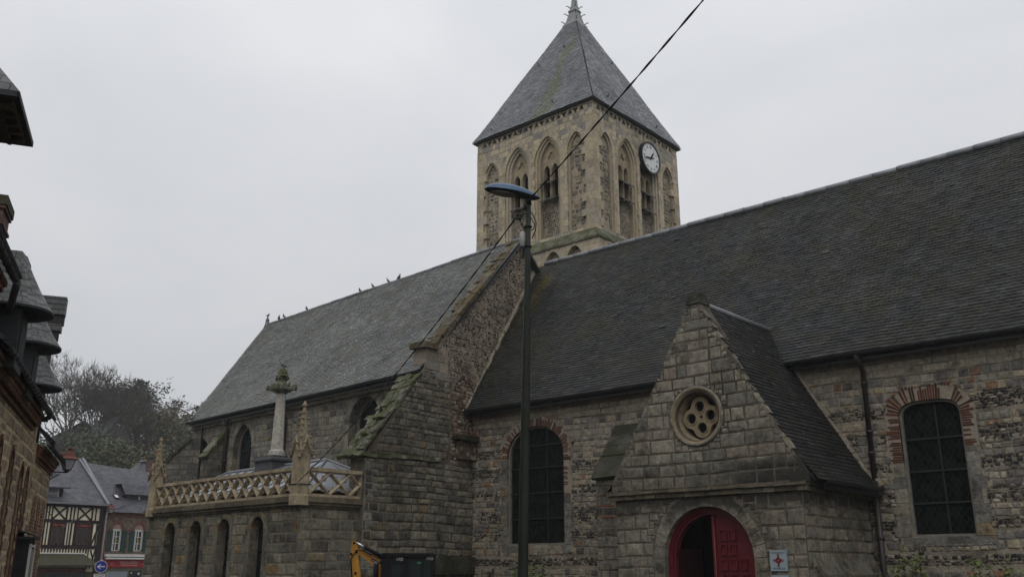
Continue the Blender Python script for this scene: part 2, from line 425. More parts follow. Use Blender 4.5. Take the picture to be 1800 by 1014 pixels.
def nave_wall_mat():
    """courses of small grey stone alternating with ragged bands of dark knapped flint"""
    g = G('banded_stone_and_flint'); uv = g.uv(); x, y = g.sep(uv)[:2]
    mk, r, r2, fx, fy, row = g.blocks(.30, .185, .017, .018, .55, .35)
    col = g.ramp(r, [(0, (.10, .10, .102)), (.25, (.155, .153, .15)), (.5, (.215, .205, .185)), (.68, (.18, .165, .145)), (.82, (.27, .25, .205)), (.93, (.23, .19, .135)), (1, (.34, .30, .23))])
    col = g.mix(g.M('GREATER_THAN', r2, .982), col, (.24, .115, .06))
    col = g.fine(col, 7., .55, 1.4)
    mc = g.fine((.25, .215, .165), 9., .45, 1.2)
    stone = g.mix(mk, mc, col)
    # knapped flint
    d1 = g.noise(uv, 9., 2, .5, True); fv = g.mix(.07, uv, d1, 'ADD')
    v = g.vor(fv, 11.5); fe = g.vor(fv, 11.5, 'DISTANCE_TO_EDGE')[0]
    fr = g.sep(v[1])[0]
    fcol = g.ramp(fr, [(0, (.018, .018, .02)), (.45, (.045, .044, .044)), (.7, (.10, .09, .078)), (.85, (.17, .13, .09)), (1, (.34, .32, .28))])
    fcol = g.fine(fcol, 30., .5, 1.5); fm = g.mr(fe, .02, .09)
    flint = g.mix(fm, g.fine((.17, .145, .11), 15, .5, 1.2), fcol)
    # where the flint bands run
    yw = g.add(y, g.mul(g.subt(g.noise(uv, .7, 2), .5), .35)); band = g.M('FLOOR', g.M('DIVIDE', yw, .40))
    br = g.wn(g.vec(band, 5.5)); cellx = g.M('FLOOR', g.add(g.M('DIVIDE', x, .85), g.mul(br, 13.)))
    cr_ = g.wn(g.vec(cellx, band)); per = g.M('MODULO', g.M('ABSOLUTE', band), 2.)
    prob = g.add(.16, g.mul(per, .42)); sel = g.M('GREATER_THAN', prob, cr_)
    rag = g.mr(g.add(g.noise(uv, 5., 3, .6), g.mul(g.M('PINGPONG', g.M('DIVIDE', yw, .40), .5), .55)), .44, .56)
    up = g.mr(y, 5.45, 5.7, 1., 0.)                          # the top courses are all stone
    sel = g.mul(g.mul(sel, rag), up)
    c = g.mix(sel, stone, flint)
    topb = g.mr(g.add(y, g.mul(g.subt(g.noise(uv, 2.5, 3), .5), .12)), 5.66, 5.72); c = g.mix(g.mul(topb, .85), c, g.mix(mk, g.fine((.20, .17, .13), 8, .6, 1.2), g.fine((.31, .27, .205), 6, .7, 1.25)))
    # renders and patches of pale mortar
    pt = g.mr(g.noise(g.ob(), .9, 5, .7), .60, .70, 0., .55); c = g.mix(pt, c, g.fine((.23, .20, .155), 6, .6, 1.25))
    c = g.weather(c, .5, .5, (.42, .40, .36))
    hs = g.add(g.mul(mk, .6), g.mul(r2, .35)); hf = g.add(g.mul(fm, .5), g.mul(fr, .6)); h = g.add(g.add(g.mul(hs, g.subt(1., sel)), g.mul(hf, sel)), g.mul(g.noise(g.ob(), 13., 6, .7), .55))
    return g.done(c, .85, h, .03, 1.)

def flint_rubble(name, sc, pal, mcol, edge=(.05, .12), dist=.02, warp=.07, amt=.4, lump=.5, rim=0., sy=1.):
    g = G(name); uv = g.map(g.uv(), (1, sy, 1)); fv = g.mix(warp, uv, g.noise(uv, 8., 2, .5, True), 'ADD')
    v = g.vor(fv, sc); e = g.vor(fv, sc, 'DISTANCE_TO_EDGE')[0]; r = g.sep(v[1])[0]; r2 = g.sep(v[1])[1]
    col = g.fine(g.ramp(r, pal), 24., .5, 1.5)
    em = g.add(e, g.mul(g.subt(r2, .5), edge[1]*.9))
    m = g.mr(em, edge[0], edge[1])
    if rim: col = g.mix(g.mr(em, edge[1], edge[1]*1.5, rim, 0.), col, (.42, .39, .33))
    mc = g.fine(g.mix(g.noise(g.ob(), 1.2, 4), mcol, tuple(c*.6 for c in mcol)), 11., .6, 1.25)
    c = g.weather(g.mix(m, mc, col), amt, .5, (.45, .43, .38))
    return g.done(c, .85, g.add(g.mul(m, lump), g.mul(g.noise(g.ob(), 15., 5, .7), .5)), dist)

def slate(name, w, h, pal, moss=0., mcol=(.06, .065, .025), rough=.42, streak=0., msc=.7, spec=.5, yel=False, pale=0., band=None):
    g = G(name); uv = g.uv(); mk, r, r2, fx, fy, row = g.blocks(w, h, .012, .002, 0., 0., True)
    x, y = g.sep(uv)[:2]
    gapx = g.mr(g.mul(g.M('MINIMUM', fx, g.subt(1., fx)), w), .002, .009); gapy = g.mr(fy, .08, .27)
    m = g.mul(gapx, gapy)
    col = g.fine(g.ramp(r, pal), 4., .8, 1.2)
    bl = g.noise(g.ob(), .55, 5, .65); col = g.mix(1., col, g.gray(g.mr(bl, .3, .7, .72, 1.25)), 'MULTIPLY')
    if pale: col = g.mix(g.mr(g.noise(g.ob(), 2.2, 6, .75), .56, .68, 0., pale), col, (.26, .27, .29))
    col = g.mix(m, g.mix(1., col, (.16, .16, .16), 'MULTIPLY'), col)
    if moss:
        mz = g.noise(g.ob(), msc, 7, .72)
        if streak: mz = g.add(mz, g.mul(g.subt(g.noise(g.map(uv, (1.2, .12, 1)), 1.1, 3), .5), streak))
        mm = g.mr(mz, .66-.16*moss, .80-.12*moss, 0., .9); mm = g.mul(mm, g.mr(g.noise(uv, 14, 4, .7), .3, .6, .25, 1.))
        col = g.mix(mm, col, g.fine(mcol, 9, .55, 1.5))
    if band:                                   # a mossy run below a leaking hook
        bx = g.sep(g.ob())[0]; bz = g.sep(g.ob())[2]; wob = g.mul(g.subt(g.noise(g.ob(), 1.1, 6, .7), .5), 1.5)
        d_ = g.M('ABSOLUTE', g.add(g.subt(bx, g.add(band[0], g.mul(g.subt(bz, 19.), band[1]))), wob)); wd = g.mr(bz, 19., 24., band[2], band[2]*.35, False)
        bm = g.mul(g.mr(g.M('DIVIDE', d_, wd), .45, 1., 1., 0.), g.mr(g.noise(uv, 11, 4, .7), .36, .58, .1, .95)); bm = g.mul(bm, g.mr(bz, 23.2, 24.2, 1., 0.)); col = g.mix(bm, col, g.fine((.10, .095, .032), 9, .6, 1.4))
    h_ = g.add(g.mul(m, .6), g.add(g.mul(g.subt(1., fy), .7), g.add(g.mul(r2, .45), g.mul(g.noise(g.ob(), 6., 4), .35))))
    ro = g.mr(g.noise(g.ob(), 3., 4), .3, .7, rough-.1, rough+.15)
    return g.done(col, ro, h_, .012, 1., spec)

def plain(name, col, rough=.6, spec=.4, metal=0., var=.25, sc=6., bump=.3, dist=.004, grime=0.):
    g = G(name); c = g.mix(1., col, g.gray(g.mr(g.noise(g.ob(), sc, 5, .65), .25, .75, 1-var, 1+var, False)), 'MULTIPLY')
    if grime: c = g.mix(g.mr(g.noise(g.ob(), sc*.35, 5, .7), .45, .7, 0., grime), c, tuple(x*.3 for x in col))
    return g.done(c, rough, g.noise(g.ob(), sc*4, 5, .65), dist, bump, spec, metal)
def island_mat(name, pal, rough=.85, fine=(14., .6, 1.35), dist=.01, lichen=None):
    """every loose stone or brick of the mesh gets its own tone"""
    g = G(name); n = g.t.nodes.new('ShaderNodeNewGeometry'); col = g.fine(g.ramp(n.outputs['Random Per Island'], pal), *fine)
    if lichen: col = g.mix(g.mr(g.noise(g.ob(), lichen[1], 6, .72), lichen[2], lichen[2]+.13, 0., .9), col, g.fine(lichen[0], 18, .5, 1.5))
    col = g.weather(col, .35, .8)
    return g.done(col, rough, g.noise(g.ob(), 22., 6, .7), dist)
def flat(name, col, rough=.6, spec=.3): 
    g = G(name); return g.done(col, rough, None, spec=spec)

MT = {}
MT['nave'] = nave_wall_mat()
MT['ashlar'] = masonry('grey_ashlar', .40, .235, .013, GREY_PAL, (.30, .265, .21), .014, .028, .65, orange=.03, lo=.42, hi=1.5)
MT['chapel'] = masonry('chapel_ashlar', .46, .27, .010, [(0, (.10, .095, .085)), (.3, (.17, .16, .14)), (.6, (.215, .20, .165)), (.85, (.25, .225, .17)), (1, (.29, .25, .18))], (.24, .21, .16), .009, .02, .85, cw=.15, seed=4., orange=.035, lo=.45, hi=1.45)
MT['buttress'] = masonry('weathered_ashlar', .36, .215, .014, [(0, (.08, .08, .075)), (.3, (.135, .13, .118)), (.6, (.19, .18, .155)), (.85, (.235, .215, .165)), (1, (.20, .155, .10))], (.20, .165, .125), .020, .045, .85, moss=.3, seed=9., lo=.4, hi=1.5)
MT['porch'] = masonry('porch_ashlar', .44, .265, .013, [(0, (.10, .098, .09)), (.25, (.155, .15, .135)), (.5, (.205, .195, .17)), (.75, (.19, .165, .145)), (.9, (.25, .235, .195)), (1, (.16, .12, .085))], (.15, .105, .08), .013, .035, .9, moss=.15, cw=.25, seed=13., lo=.42, hi=1.5)
MT['buff'] = masonry('buff_limestone', .38, .27, .008, [(0, (.23, .195, .14)), (.3, (.31, .26, .185)), (.6, (.36, .305, .215)), (.8, (.29, .25, .19)), (1, (.22, .20, .165))], (.33, .285, .205), .006, .010, .4, seed=21., lo=.72, hi=1.25, orange=.06)
MT['tower'] = masonry('tower_rubble', .33, .225, .020, [(0, (.13, .127, .122)), (.22, (.18, .172, .155)), (.42, (.26, .23, .175)), (.65, (.34, .29, .205)), (.85, (.30, .26, .19)), (1, (.17, .163, .15))], (.36, .30, .205), .022, .03, .4, seed=31.)
MT['infill'] = flint_rubble('rubble_infill', 4.6, [(0, (.11, .108, .105)), (.4, (.20, .18, .145)), (.7, (.30, .255, .18)), (1, (.17, .14, .105))], (.37, .315, .225), (.05, .13), .03, .09, .3, sy=1.5)
MT['chequer'] = masonry('small_flint_chequer', .105, .085, .014, [(0, (.05, .05, .052)), (.5, (.10, .09, .08)), (.8, (.17, .14, .10)), (1, (.26, .23, .18))], (.34, .29, .21), .012, .012, .3, seed=37.)
MT['gable'] = flint_rubble('flint_pebbles_in_lime', 8.6, [(0, (.02, .02, .022)), (.45, (.07, .062, .055)), (.7, (.17, .14, .11)), (1, (.30, .26, .21))], (.27, .225, .175), (.05, .13), .03, .07, .3, lump=.9)
MT['redflint'] = flint_rubble('reddish_flint_rubble', 7.5, [(0, (.03, .028, .027)), (.4, (.12, .075, .05)), (.7, (.20, .13, .085)), (1, (.36, .32, .26))], (.19, .14, .10), (.04, .12), .04, .09, .45)
MT['ringbrick'] = island_mat('arch_brick', [(0, (.07, .026, .018)), (.4, (.15, .045, .026)), (.75, (.20, .062, .034)), (1, (.12, .07, .05))])
MT['ringmortar'] = plain('lime_mortar', (.30, .26, .20), .9, .2, 0, .35, 9, .8, .012)
MT['quoin'] = island_mat('hewn_quoin_stone', [(0, (.15, .145, .135)), (.4, (.22, .21, .185)), (.75, (.27, .25, .205)), (1, (.24, .20, .145))], dist=.015)
MT['buffquoin'] = island_mat('buff_quoin_stone', [(0, (.23, .195, .14)), (.4, (.32, .27, .185)), (.75, (.37, .31, .215)), (1, (.26, .235, .195))], dist=.012)
MT['coping'] = island_mat('lichened_coping', [(0, (.13, .12, .10)), (.5, (.19, .165, .12)), (1, (.26, .235, .19))], lichen=((.115, .08, .025), 2.2, .42), dist=.02)
MT['mosscoping'] = island_mat('mossy_stone', [(0, (.15, .145, .12)), (.5, (.22, .21, .165)), (1, (.29, .275, .22))], lichen=((.085, .098, .03), 1.9, .41), dist=.03)
MT['darkmoss'] = island_mat('dark_mossy_stone', [(0, (.045, .044, .035)), (1, (.10, .095, .075))], lichen=((.036, .040, .015), 1.8, .42), dist=.03)
MT['naveslate'] = slate('dark_roof_slate', .26, .118, [(0, (.030, .033, .038)), (.4, (.041, .045, .051)), (.75, (.052, .056, .063)), (1, (.072, .074, .078))], .30, (.048, .052, .026), .5, spec=.35)
MT['chancelslate'] = slate('grey_roof_slate', .24, .135, [(0, (.075, .078, .082)), (.4, (.115, .118, .122)), (.75, (.15, .152, .155)), (1, (.20, .20, .20))], .62, (.085, .088, .045), .5, msc=.9)
MT['spireslate'] = slate('spire_slate', .22, .105, [(0, (.065, .07, .078)), (.4, (.085, .09, .10)), (.75, (.105, .11, .12)), (1, (.15, .155, .165))], .40, (.095, .095, .028), .42, .55, .6, band=(-21.35, .01, .62))
MT['spireslatewest'] = slate('skylit_spire_slate', .22, .105, [(0, (.085, .09, .10)), (.4, (.115, .12, .13)), (.75, (.14, .145, .16)), (1, (.22, .225, .235))], .0, rough=.4, pale=.5)  # same slate as the spire, sky sheen of the west slope in its colour
MT['porchslate'] = slate('black_porch_slate', .24, .125, [(0, (.021, .022, .024)), (.5, (.030, .031, .033)), (1, (.045, .046, .047))], .25, (.035, .035, .016), .55, spec=.3)
MT['houseslate'] = slate('blue_house_slate', .22, .12, [(0, (.052, .052, .066)), (.5, (.072, .072, .09)), (1, (.098, .096, .115))], .1, rough=.5, spec=.4)
MT['dormerslate'] = slate('weathered_dormer_slate', .22, .145, [(0, (.065, .068, .068)), (.5, (.10, .104, .103)), (1, (.15, .152, .145))], .3, (.07, .075, .035), .5)
MT['lead'] = plain('weathered_lead', (.20, .21, .225), .5, .5, .35, .22, 3, .5, .006, .2)
MT['zinc'] = plain('sheet_zinc', (.27, .285, .31), .42, .5, .4, .18, 1.6, .3, .004, .15)
MT['leadcap'] = plain('grey_leadwork', (.23, .235, .225), .55, .45, .2, .25, 4, .5, .006, .2)
MT['gutter'] = plain('black_gutter', (.018, .019, .021), .45, .5, .1, .3, 4, .3, .003)
MT['pipe'] = plain('brown_downpipe', (.038, .032, .029), .5, .45, .1, .3, 5, .4, .003)
MT['darkwood'] = plain('tarred_wood', (.022, .021, .022), .75, .3, 0, .4, 8, .6, .006)
MT['louvre'] = plain('slate_louvre', (.06, .062, .066), .6, .4, 0, .3, 9, .6, .006)
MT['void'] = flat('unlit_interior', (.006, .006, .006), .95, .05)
MT['red'] = plain('oxblood_paint', (.135, .012, .018), .45, .4, 0, .15, 5, .2, .002, .15)
MT['redshaded'] = plain('oxblood_paint_shaded', (.022, .004, .005), .5, .35, 0, .15, 5, .2, .002)  # door paint darkened in colour for the shade inside the porch
MT['balustrade'] = plain('carved_buff_stone', (.36, .295, .195), .85, .25, 0, .38, 6, .9, .014, .6)
MT['carved'] = plain('weathered_carving', (.29, .24, .16), .88, .2, 0, .4, 11, 1., .015, .45)
def slate_pieces(name, pal, moss=0., mcol=(.06, .065, .025), rough=.45, spec=.35, msc=.8, pale=0., band=None, mlo=.56, spot=None):
    g = G(name); n = g.t.nodes.new('ShaderNodeNewGeometry'); r = n.outputs['Random Per Island']; o = g.ob()
    col = g.fine(g.ramp(r, pal), 7., .75, 1.25)
    col = g.mix(1., col, g.gray(g.mr(g.noise(o, .5, 5, .65), .3, .7, .78, 1.2)), 'MULTIPLY')
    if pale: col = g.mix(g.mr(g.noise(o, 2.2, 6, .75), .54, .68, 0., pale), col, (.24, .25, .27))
    if moss:
        mz = g.noise(o, msc, 7, .72); st = g.noise(g.map(o, (1.6, 1.6, .30)), 1.3, 5, .65); mz = g.add(g.mul(mz, .6), g.mul(st, .4))
        mm = g.mul(g.mr(mz, mlo-.10, mlo+.10, 0., moss), g.mr(g.noise(o, 16, 4, .7), .32, .6, .35, 1.)); col = g.mix(mm, col, g.fine(mcol, 11, .5, 1.5))
    if band:
        bx = g.sep(o)[0]; bz = g.sep(o)[2]; wob_ = g.mul(g.subt(g.noise(o, 1.1, 6, .7), .5), 1.5)
        d_ = g.M('ABSOLUTE', g.add(g.subt(bx, g.add(band[0], g.mul(g.subt(bz, 19.), band[1]))), wob_)); wd = g.mr(bz, 19., 24., band[2], band[2]*.35, False)
        bm = g.mul(g.mr(g.M('DIVIDE', d_, wd), .45, 1., 1., 0.), g.mr(g.noise(o, 11, 4, .7), .36, .58, .1, .95)); bm = g.mul(bm, g.mr(bz, 23.2, 24.2, 1., 0.)); col = g.mix(bm, col, g.fine((.072, .074, .034), 9, .6, 1.4))
    if spot:                                  # yellow lichen run
        q_ = g.sep(o); t_ = g.M('DIVIDE', g.subt(spot[2], q_[2]), spot[3]); cx__ = g.add(spot[0], g.mul(t_, spot[1])); dd__ = g.M('ABSOLUTE', g.add(g.subt(q_[0], cx__), g.mul(g.subt(g.noise(o, 2.2, 5, .7), .5), .9)))
        ms_ = g.mul(g.mul(g.mr(dd__, .05, .38, 1., 0.), g.mr(t_, -.05, .1)), g.mr(t_, .7, 1.1, 1., 0.)); ms_ = g.mul(ms_, g.mr(g.noise(o, 9, 4, .7), .4, .6)); col = g.mix(ms_, col, g.fine((.15, .115, .018), 14, .5, 1.4))
    return g.done(col, g.mr(g.noise(o, 3., 4), .3, .7, rough-.08, rough+.15), g.noise(o, 18., 5, .7), .004, 1., spec)
MT['naveslate_p'] = slate_pieces('nave_slates', [(0, (.020, .021, .022)), (.3, (.028, .029, .030)), (.7, (.036, .037, .038)), (.92, (.046, .046, .047)), (1, (.065, .065, .064))], .85, (.046, .046, .021), .52, .22, mlo=.52, spot=(-18.35, -.55, 11.1, 2.2))
MT['chancelslate_p'] = slate_pieces('chancel_slates', [(0, (.075, .077, .075)), (.4, (.095, .097, .095)), (.85, (.115, .116, .113)), (1, (.16, .16, .155))], .8, (.072, .075, .042), .5, .4, msc=1.0, mlo=.53)
MT['spireslate_p'] = slate_pieces('spire_slates', [(0, (.068, .072, .078)), (.4, (.080, .084, .090)), (.85, (.092, .096, .103)), (1, (.13, .135, .14))], .4, (.075, .077, .04), .45, .5, mlo=.66, band=(-21.35, .01, .62))
MT['spirewest_p'] = slate_pieces('skylit_spire_slates', [(0, (.085, .089, .096)), (.4, (.105, .109, .117)), (.85, (.125, .129, .138)), (1, (.19, .195, .20))], 0., rough=.42, spec=.5, pale=.5)  # west slope slates, lightened in colour for the sky they reflect
MT['porchslate_p'] = slate_pieces('porch_slates', [(0, (.013, .013, .013)), (.5, (.019, .019, .019)), (.9, (.027, .027, .026)), (1, (.04, .04, .038))], .6, (.026, .026, .013), .6, .15, mlo=.54)
def stone_pieces(name, pal, streak=.5, moss=0., mcol=(.06, .068, .028), fine=(10., .48, 1.5), dist=.014, lich=.35, black=0., rough=.88, sill=False):
    g = G(name); n = g.t.nodes.new('ShaderNodeNewGeometry'); o = g.ob()
    col = g.fine(g.ramp(n.outputs['Random Per Island'], pal), *fine)
    bl = g.noise(o, 4.2, 5, .7); col = g.mix(g.mr(bl, .5, .72, 0., .6), col, g.mix(1., col, (1.7, 1.6, 1.4), 'MULTIPLY'))
    dk = g.noise(o, 2.6, 6, .72); col = g.mix(g.mr(dk, .50, .66, 0., .8), col, g.mix(1., col, (.28, .26, .23), 'MULTIPLY'))
    if lich: col = g.mix(g.mr(g.noise(o, 8.5, 5, .7), .62, .72, 0., lich), col, (.33, .32, .27))
    col = g.weather(col, streak, .5, (.42, .40, .35))
    if black: col = g.mix(g.mr(g.noise(g.map(o, (1., 1., .45)), 1.25, 5, .7), .52, .66, 0., black), col, (.028, .027, .024))
    if sill:                                  # soot held where the string course drips
        zz_ = g.sep(o)[2]; xx_ = g.sep(o)[0]; nn_ = g.noise(g.map(o, (1.3, 1.3, 2.2)), 1.6, 5, .7)
        sm_ = g.mul(g.mr(zz_, 3.15, 3.3), g.mr(g.add(zz_, g.mul(nn_, -.5)), 3.35, 3.62, 1., 0.)); sm_ = g.mul(sm_, g.mr(g.add(xx_, g.mul(nn_, 2.2)), -8.9, -7.2, .35, .95))
        un_ = g.mul(g.mr(zz_, 3.16, 3.1), g.mr(g.add(zz_, g.mul(nn_, .9)), 3.15, 3.42, 0., .85)); col = g.mix(g.M('MAXIMUM', sm_, un_), col, (.022, .021, .019))
    if moss: col = g.mix(g.mr(g.noise(o, 1.2, 6, .72), .52, .66, 0., moss), col, g.fine(mcol, 18, .5, 1.5))
    return g.done(col, rough, g.add(g.noise(o, 16., 6, .72), g.mul(g.noise(o, 60., 3, .7), .3)), dist, 1., .25)
def mortar_bed(name, col, dist=.015, grime=.5):
    g = G(name); o = g.ob(); c = g.fine(g.mix(g.mr(g.noise(o, 1.1, 5, .7), .4, .68), col, tuple(k*.40 for k in col)), 16., .55, 1.3); c = g.weather(c, grime, .6, (.45, .42, .37))
    return g.done(c, .92, g.noise(o, 30., 5, .72), dist, 1., .15)
MT['s_nave'] = stone_pieces('nave_stones', [(0, (.095, .09, .088)), (.22, (.15, .14, .132)), (.45, (.21, .195, .168)), (.62, (.185, .168, .14)), (.8, (.26, .235, .19)), (.93, (.25, .205, .145)), (.955, (.31, .27, .20)), (.965, (.16, .10, .065)), (1, (.21, .115, .07))])
MT['s_band'] = stone_pieces('pale_course', [(0, (.24, .21, .16)), (.5, (.31, .27, .205)), (.94, (.36, .315, .24)), (1, (.17, .10, .06))], .35)
MT['s_flint'] = stone_pieces('knapped_flints', [(0, (.016, .016, .016)), (.35, (.038, .036, .034)), (.6, (.085, .073, .06)), (.8, (.17, .14, .105)), (1, (.33, .30, .25))], .3, dist=.008, lich=.2, rough=.6)
MT['s_grey'] = stone_pieces('chancel_stones', [(0, (.085, .082, .078)), (.25, (.14, .135, .125)), (.5, (.19, .183, .162)), (.75, (.165, .15, .128)), (.92, (.235, .218, .178)), (.96, (.19, .15, .10)), (1, (.21, .16, .10))], .5)
MT['s_butt'] = stone_pieces('buttress_stones', [(0, (.075, .073, .067)), (.3, (.125, .12, .105)), (.6, (.175, .165, .138)), (.85, (.225, .208, .165)), (.96, (.16, .13, .095)), (1, (.19, .15, .10))], .7, moss=.35, black=.35, dist=.02)
MT['s_porch'] = stone_pieces('porch_stones', [(0, (.12, .114, .10)), (.3, (.165, .155, .133)), (.6, (.205, .19, .158)), (.8, (.18, .152, .125)), (1, (.235, .216, .175))], .7, moss=.2, black=.6, dist=.018, lich=.5, sill=True)
MT['s_chapel'] = stone_pieces('chapel_stones', [(0, (.10, .095, .084)), (.3, (.155, .146, .125)), (.6, (.20, .185, .15)), (.88, (.235, .215, .165)), (.95, (.20, .14, .075)), (1, (.24, .165, .085))], .75, black=.3, moss=.12, fine=(9., .55, 1.4))
MT['s_pebble'] = stone_pieces('gable_pebbles', [(0, (.020, .019, .019)), (.4, (.055, .048, .042)), (.65, (.13, .108, .085)), (.85, (.22, .19, .15)), (1, (.33, .29, .235))], .3, dist=.006, lich=.25)
MT['s_redrub'] = stone_pieces('reddish_rubble', [(0, (.028, .024, .022)), (.35, (.085, .05, .035)), (.65, (.155, .095, .062)), (.85, (.24, .20, .16)), (1, (.36, .32, .27))], .4, dist=.01)
MT['s_tower'] = stone_pieces('tower_infill_stones', [(0, (.11, .108, .105)), (.4, (.165, .155, .138)), (.7, (.22, .195, .155)), (.9, (.29, .245, .175)), (1, (.34, .285, .20))], .3, dist=.012, lich=.2)
MT['s_left'] = stone_pieces('brown_wall_stones', [(0, (.115, .085, .06)), (.35, (.175, .13, .09)), (.7, (.23, .17, .115)), (1, (.16, .135, .115))], .25, lich=.1)
MT['m_nave'] = mortar_bed('nave_mortar', (.27, .235, .18)); MT['m_grey'] = mortar_bed('chancel_mortar', (.27, .245, .20)); MT['m_butt'] = mortar_bed('buttress_mortar', (.16, .135, .105), .02, .7)
MT['m_porch'] = mortar_bed('porch_mortar', (.165, .138, .112), .02, .6); MT['m_chapel'] = mortar_bed('chapel_mortar', (.20, .175, .13), .012, .7); MT['m_gable'] = mortar_bed('gable_mortar', (.29, .24, .185), .02, .3); MT['m_tower'] = mortar_bed('tower_mortar', (.42, .36, .27), .02, .25)
MT['m_yellow'] = mortar_bed('yellow_pointing', (.44, .365, .225), .015, .2)
MT['rosestone'] = plain('rose_window_stone', (.25, .20, .125), .85, .25, 0, .35, 7, .9, .012, .5)
MT['corniceM'] = masonry('stained_cornice', .7, .4, .008, [(0, (.12, .105, .075)), (.5, (.19, .16, .11)), (1, (.25, .21, .14))], (.14, .12, .09), .006, .015, .8, moss=.7, seed=51.)
MT['palecornice'] = masonry('pale_cornice', .62, .5, .010, [(0, (.20, .18, .14)), (.5, (.27, .235, .175)), (1, (.33, .285, .21))], (.17, .15, .12), .008, .015, .5, seed=55.)
MT['lattice'] = None
def glass_lattice(name, a, b, lw, base=(.006, .0075, .007), line=(.075, .08, .08)):
    g = G(name); x, y = g.sep(g.uv())[:2]; u = g.add(g.M('DIVIDE', x, a), g.M('DIVIDE', y, b)); v = g.subt(g.M('DIVIDE', x, a), g.M('DIVIDE', y, b))
    du = g.M('PINGPONG', u, .5); dv = g.M('PINGPONG', v, .5); l = g.M('MINIMUM', du, dv); m = g.mr(l, lw*.5, lw)
    cell = g.wn(g.vec(g.M('FLOOR', u), g.M('FLOOR', v)))
    c = g.mix(cell, tuple(k*.5 for k in base), tuple(k*1.7 for k in base)); pat = g.mr(g.noise(g.ob(), 1.1, 3), .55, .75, 0., .5); c = g.mix(pat, c, (.012, .024, .016))
    c = g.mix(m, line, c)
    return g.done(c, g.mr(cell, 0, 1, .15, .4), g.add(g.mul(cell, .5), g.mul(g.subt(1., m), .6)), .006, .6, .03)
MT['lattice'] = glass_lattice('leaded_glass', .13, .19, .032, line=(.034, .036, .036))
MT['chancelglass'] = glass_lattice('chancel_leaded_glass', .16, .22, .05, (.008, .009, .010), (.05, .05, .055))
MT['chapelglass'] = glass_lattice('chapel_leaded_glass', .25, .36, .05, (.010, .011, .013), (.045, .045, .05))
MT['roseglass'] = flat('blue_rose_glass', (.012, .014, .024), .2, .3)
MT['iron'] = plain('dark_iron', (.03, .031, .033), .5, .4, .4, .2, 9, .3, .003)
MT['bar'] = plain('grey_glazing_bar', (.020, .020, .020), .6, .35, .1, .2, 9, .3, .003)
MT['frame'] = plain('stone_window_frame', (.17, .16, .135), .8, .25, 0, .3, 8, .6, .006)
MT['polegreen'] = plain('green_painted_pole', (.019, .024, .017), .5, .2, .1, .25, 4, .3, .003, .2)
MT['lampblue'] = plain('blue_lamp_housing', (.035, .085, .155), .35, .5, .2, .12, 5, .15, .002)
MT['lampblack'] = plain('black_lamp_underside', (.012, .013, .015), .45, .4, 0, .15, 5, .2, .002)
MT['lampglass'] = plain('milky_lamp_lens', (.20, .185, .16), .3, .5, 0, .15, 8, .1, .002)
MT['cable'] = plain('black_cable', (.010, .010, .011), .55, .3, 0, .2, 20, .4, .002)
MT['greybox'] = plain('grey_plastic', (.32, .32, .315), .5, .4, 0, .12, 8, .2, .002)
MT['white'] = plain('white_paint', (.62, .61, .58), .6, .3, 0, .12, 5, .2, .002, .12)
MT['cream'] = plain('cream_plaster', (.50, .46, .345), .9, .2, 0, .15, 3, .5, .004, .12)
MT['timber'] = plain('dark_brown_timber', (.024, .015, .016), .75, .3, 0, .35, 9, .7, .006)
MT['woodframe'] = plain('varnished_window_wood', (.075, .032, .018), .45, .4, 0, .25, 9, .3, .003)
MT['winglass'] = flat('dark_window_glass', (.016, .012, .012), .15, .4)
MT['curtain'] = plain('net_curtain_window', (.17, .17, .175), .6, .3, 0, .5, 9, .2, .002)
MT['awning'] = plain('olive_tiled_awning', (.060, .058, .036), .8, .25, 0, .35, 6, .6, .008)
MT['signred'] = plain('red_sign_board', (.26, .016, .022), .5, .35, 0, .12, 4, .15, .002)
MT['maroon'] = plain('maroon_sign_board', (.105, .012, .018), .55, .3, 0, .15, 4, .15, .002)
MT['gold'] = flat('gold_lettering', (.30, .19, .07), .6)
MT['letterwhite'] = flat('white_lettering', (.62, .60, .58), .6)
MT['letterpink'] = flat('pale_lettering', (.45, .30, .29), .6)
MT['signblue'] = flat('blue_sign_face', (.012, .035, .27), .4, .4)
MT['shutter'] = plain('green_shutter', (.016, .040, .034), .6, .35, 0, .25, 9, .4, .004)
MT['housebrick'] = masonry('red_house_brick', .22, .075, .008, [(0, (.11, .045, .032)), (.5, (.17, .065, .045)), (1, (.22, .095, .06))], (.22, .19, .16), .004, .008, .3, cw=0, vary=0, seed=3.)
MT['houseflint'] = flint_rubble('house_flint', 8., [(0, (.05, .045, .045)), (.5, (.13, .10, .08)), (1, (.25, .20, .15))], (.24, .195, .145), (.05, .12), .02)
MT['pinkplaster'] = plain('pink_plaster', (.34, .23, .19), .9, .2, 0, .1, 4)
MT['shopgrey'] = plain('grey_shop_panel', (.20, .235, .26), .6, .3, 0, .1, 3)
MT['olivestone'] = plain('rendered_plinth', (.10, .095, .065), .9, .2, 0, .3, 4)
MT['leftwall'] = None
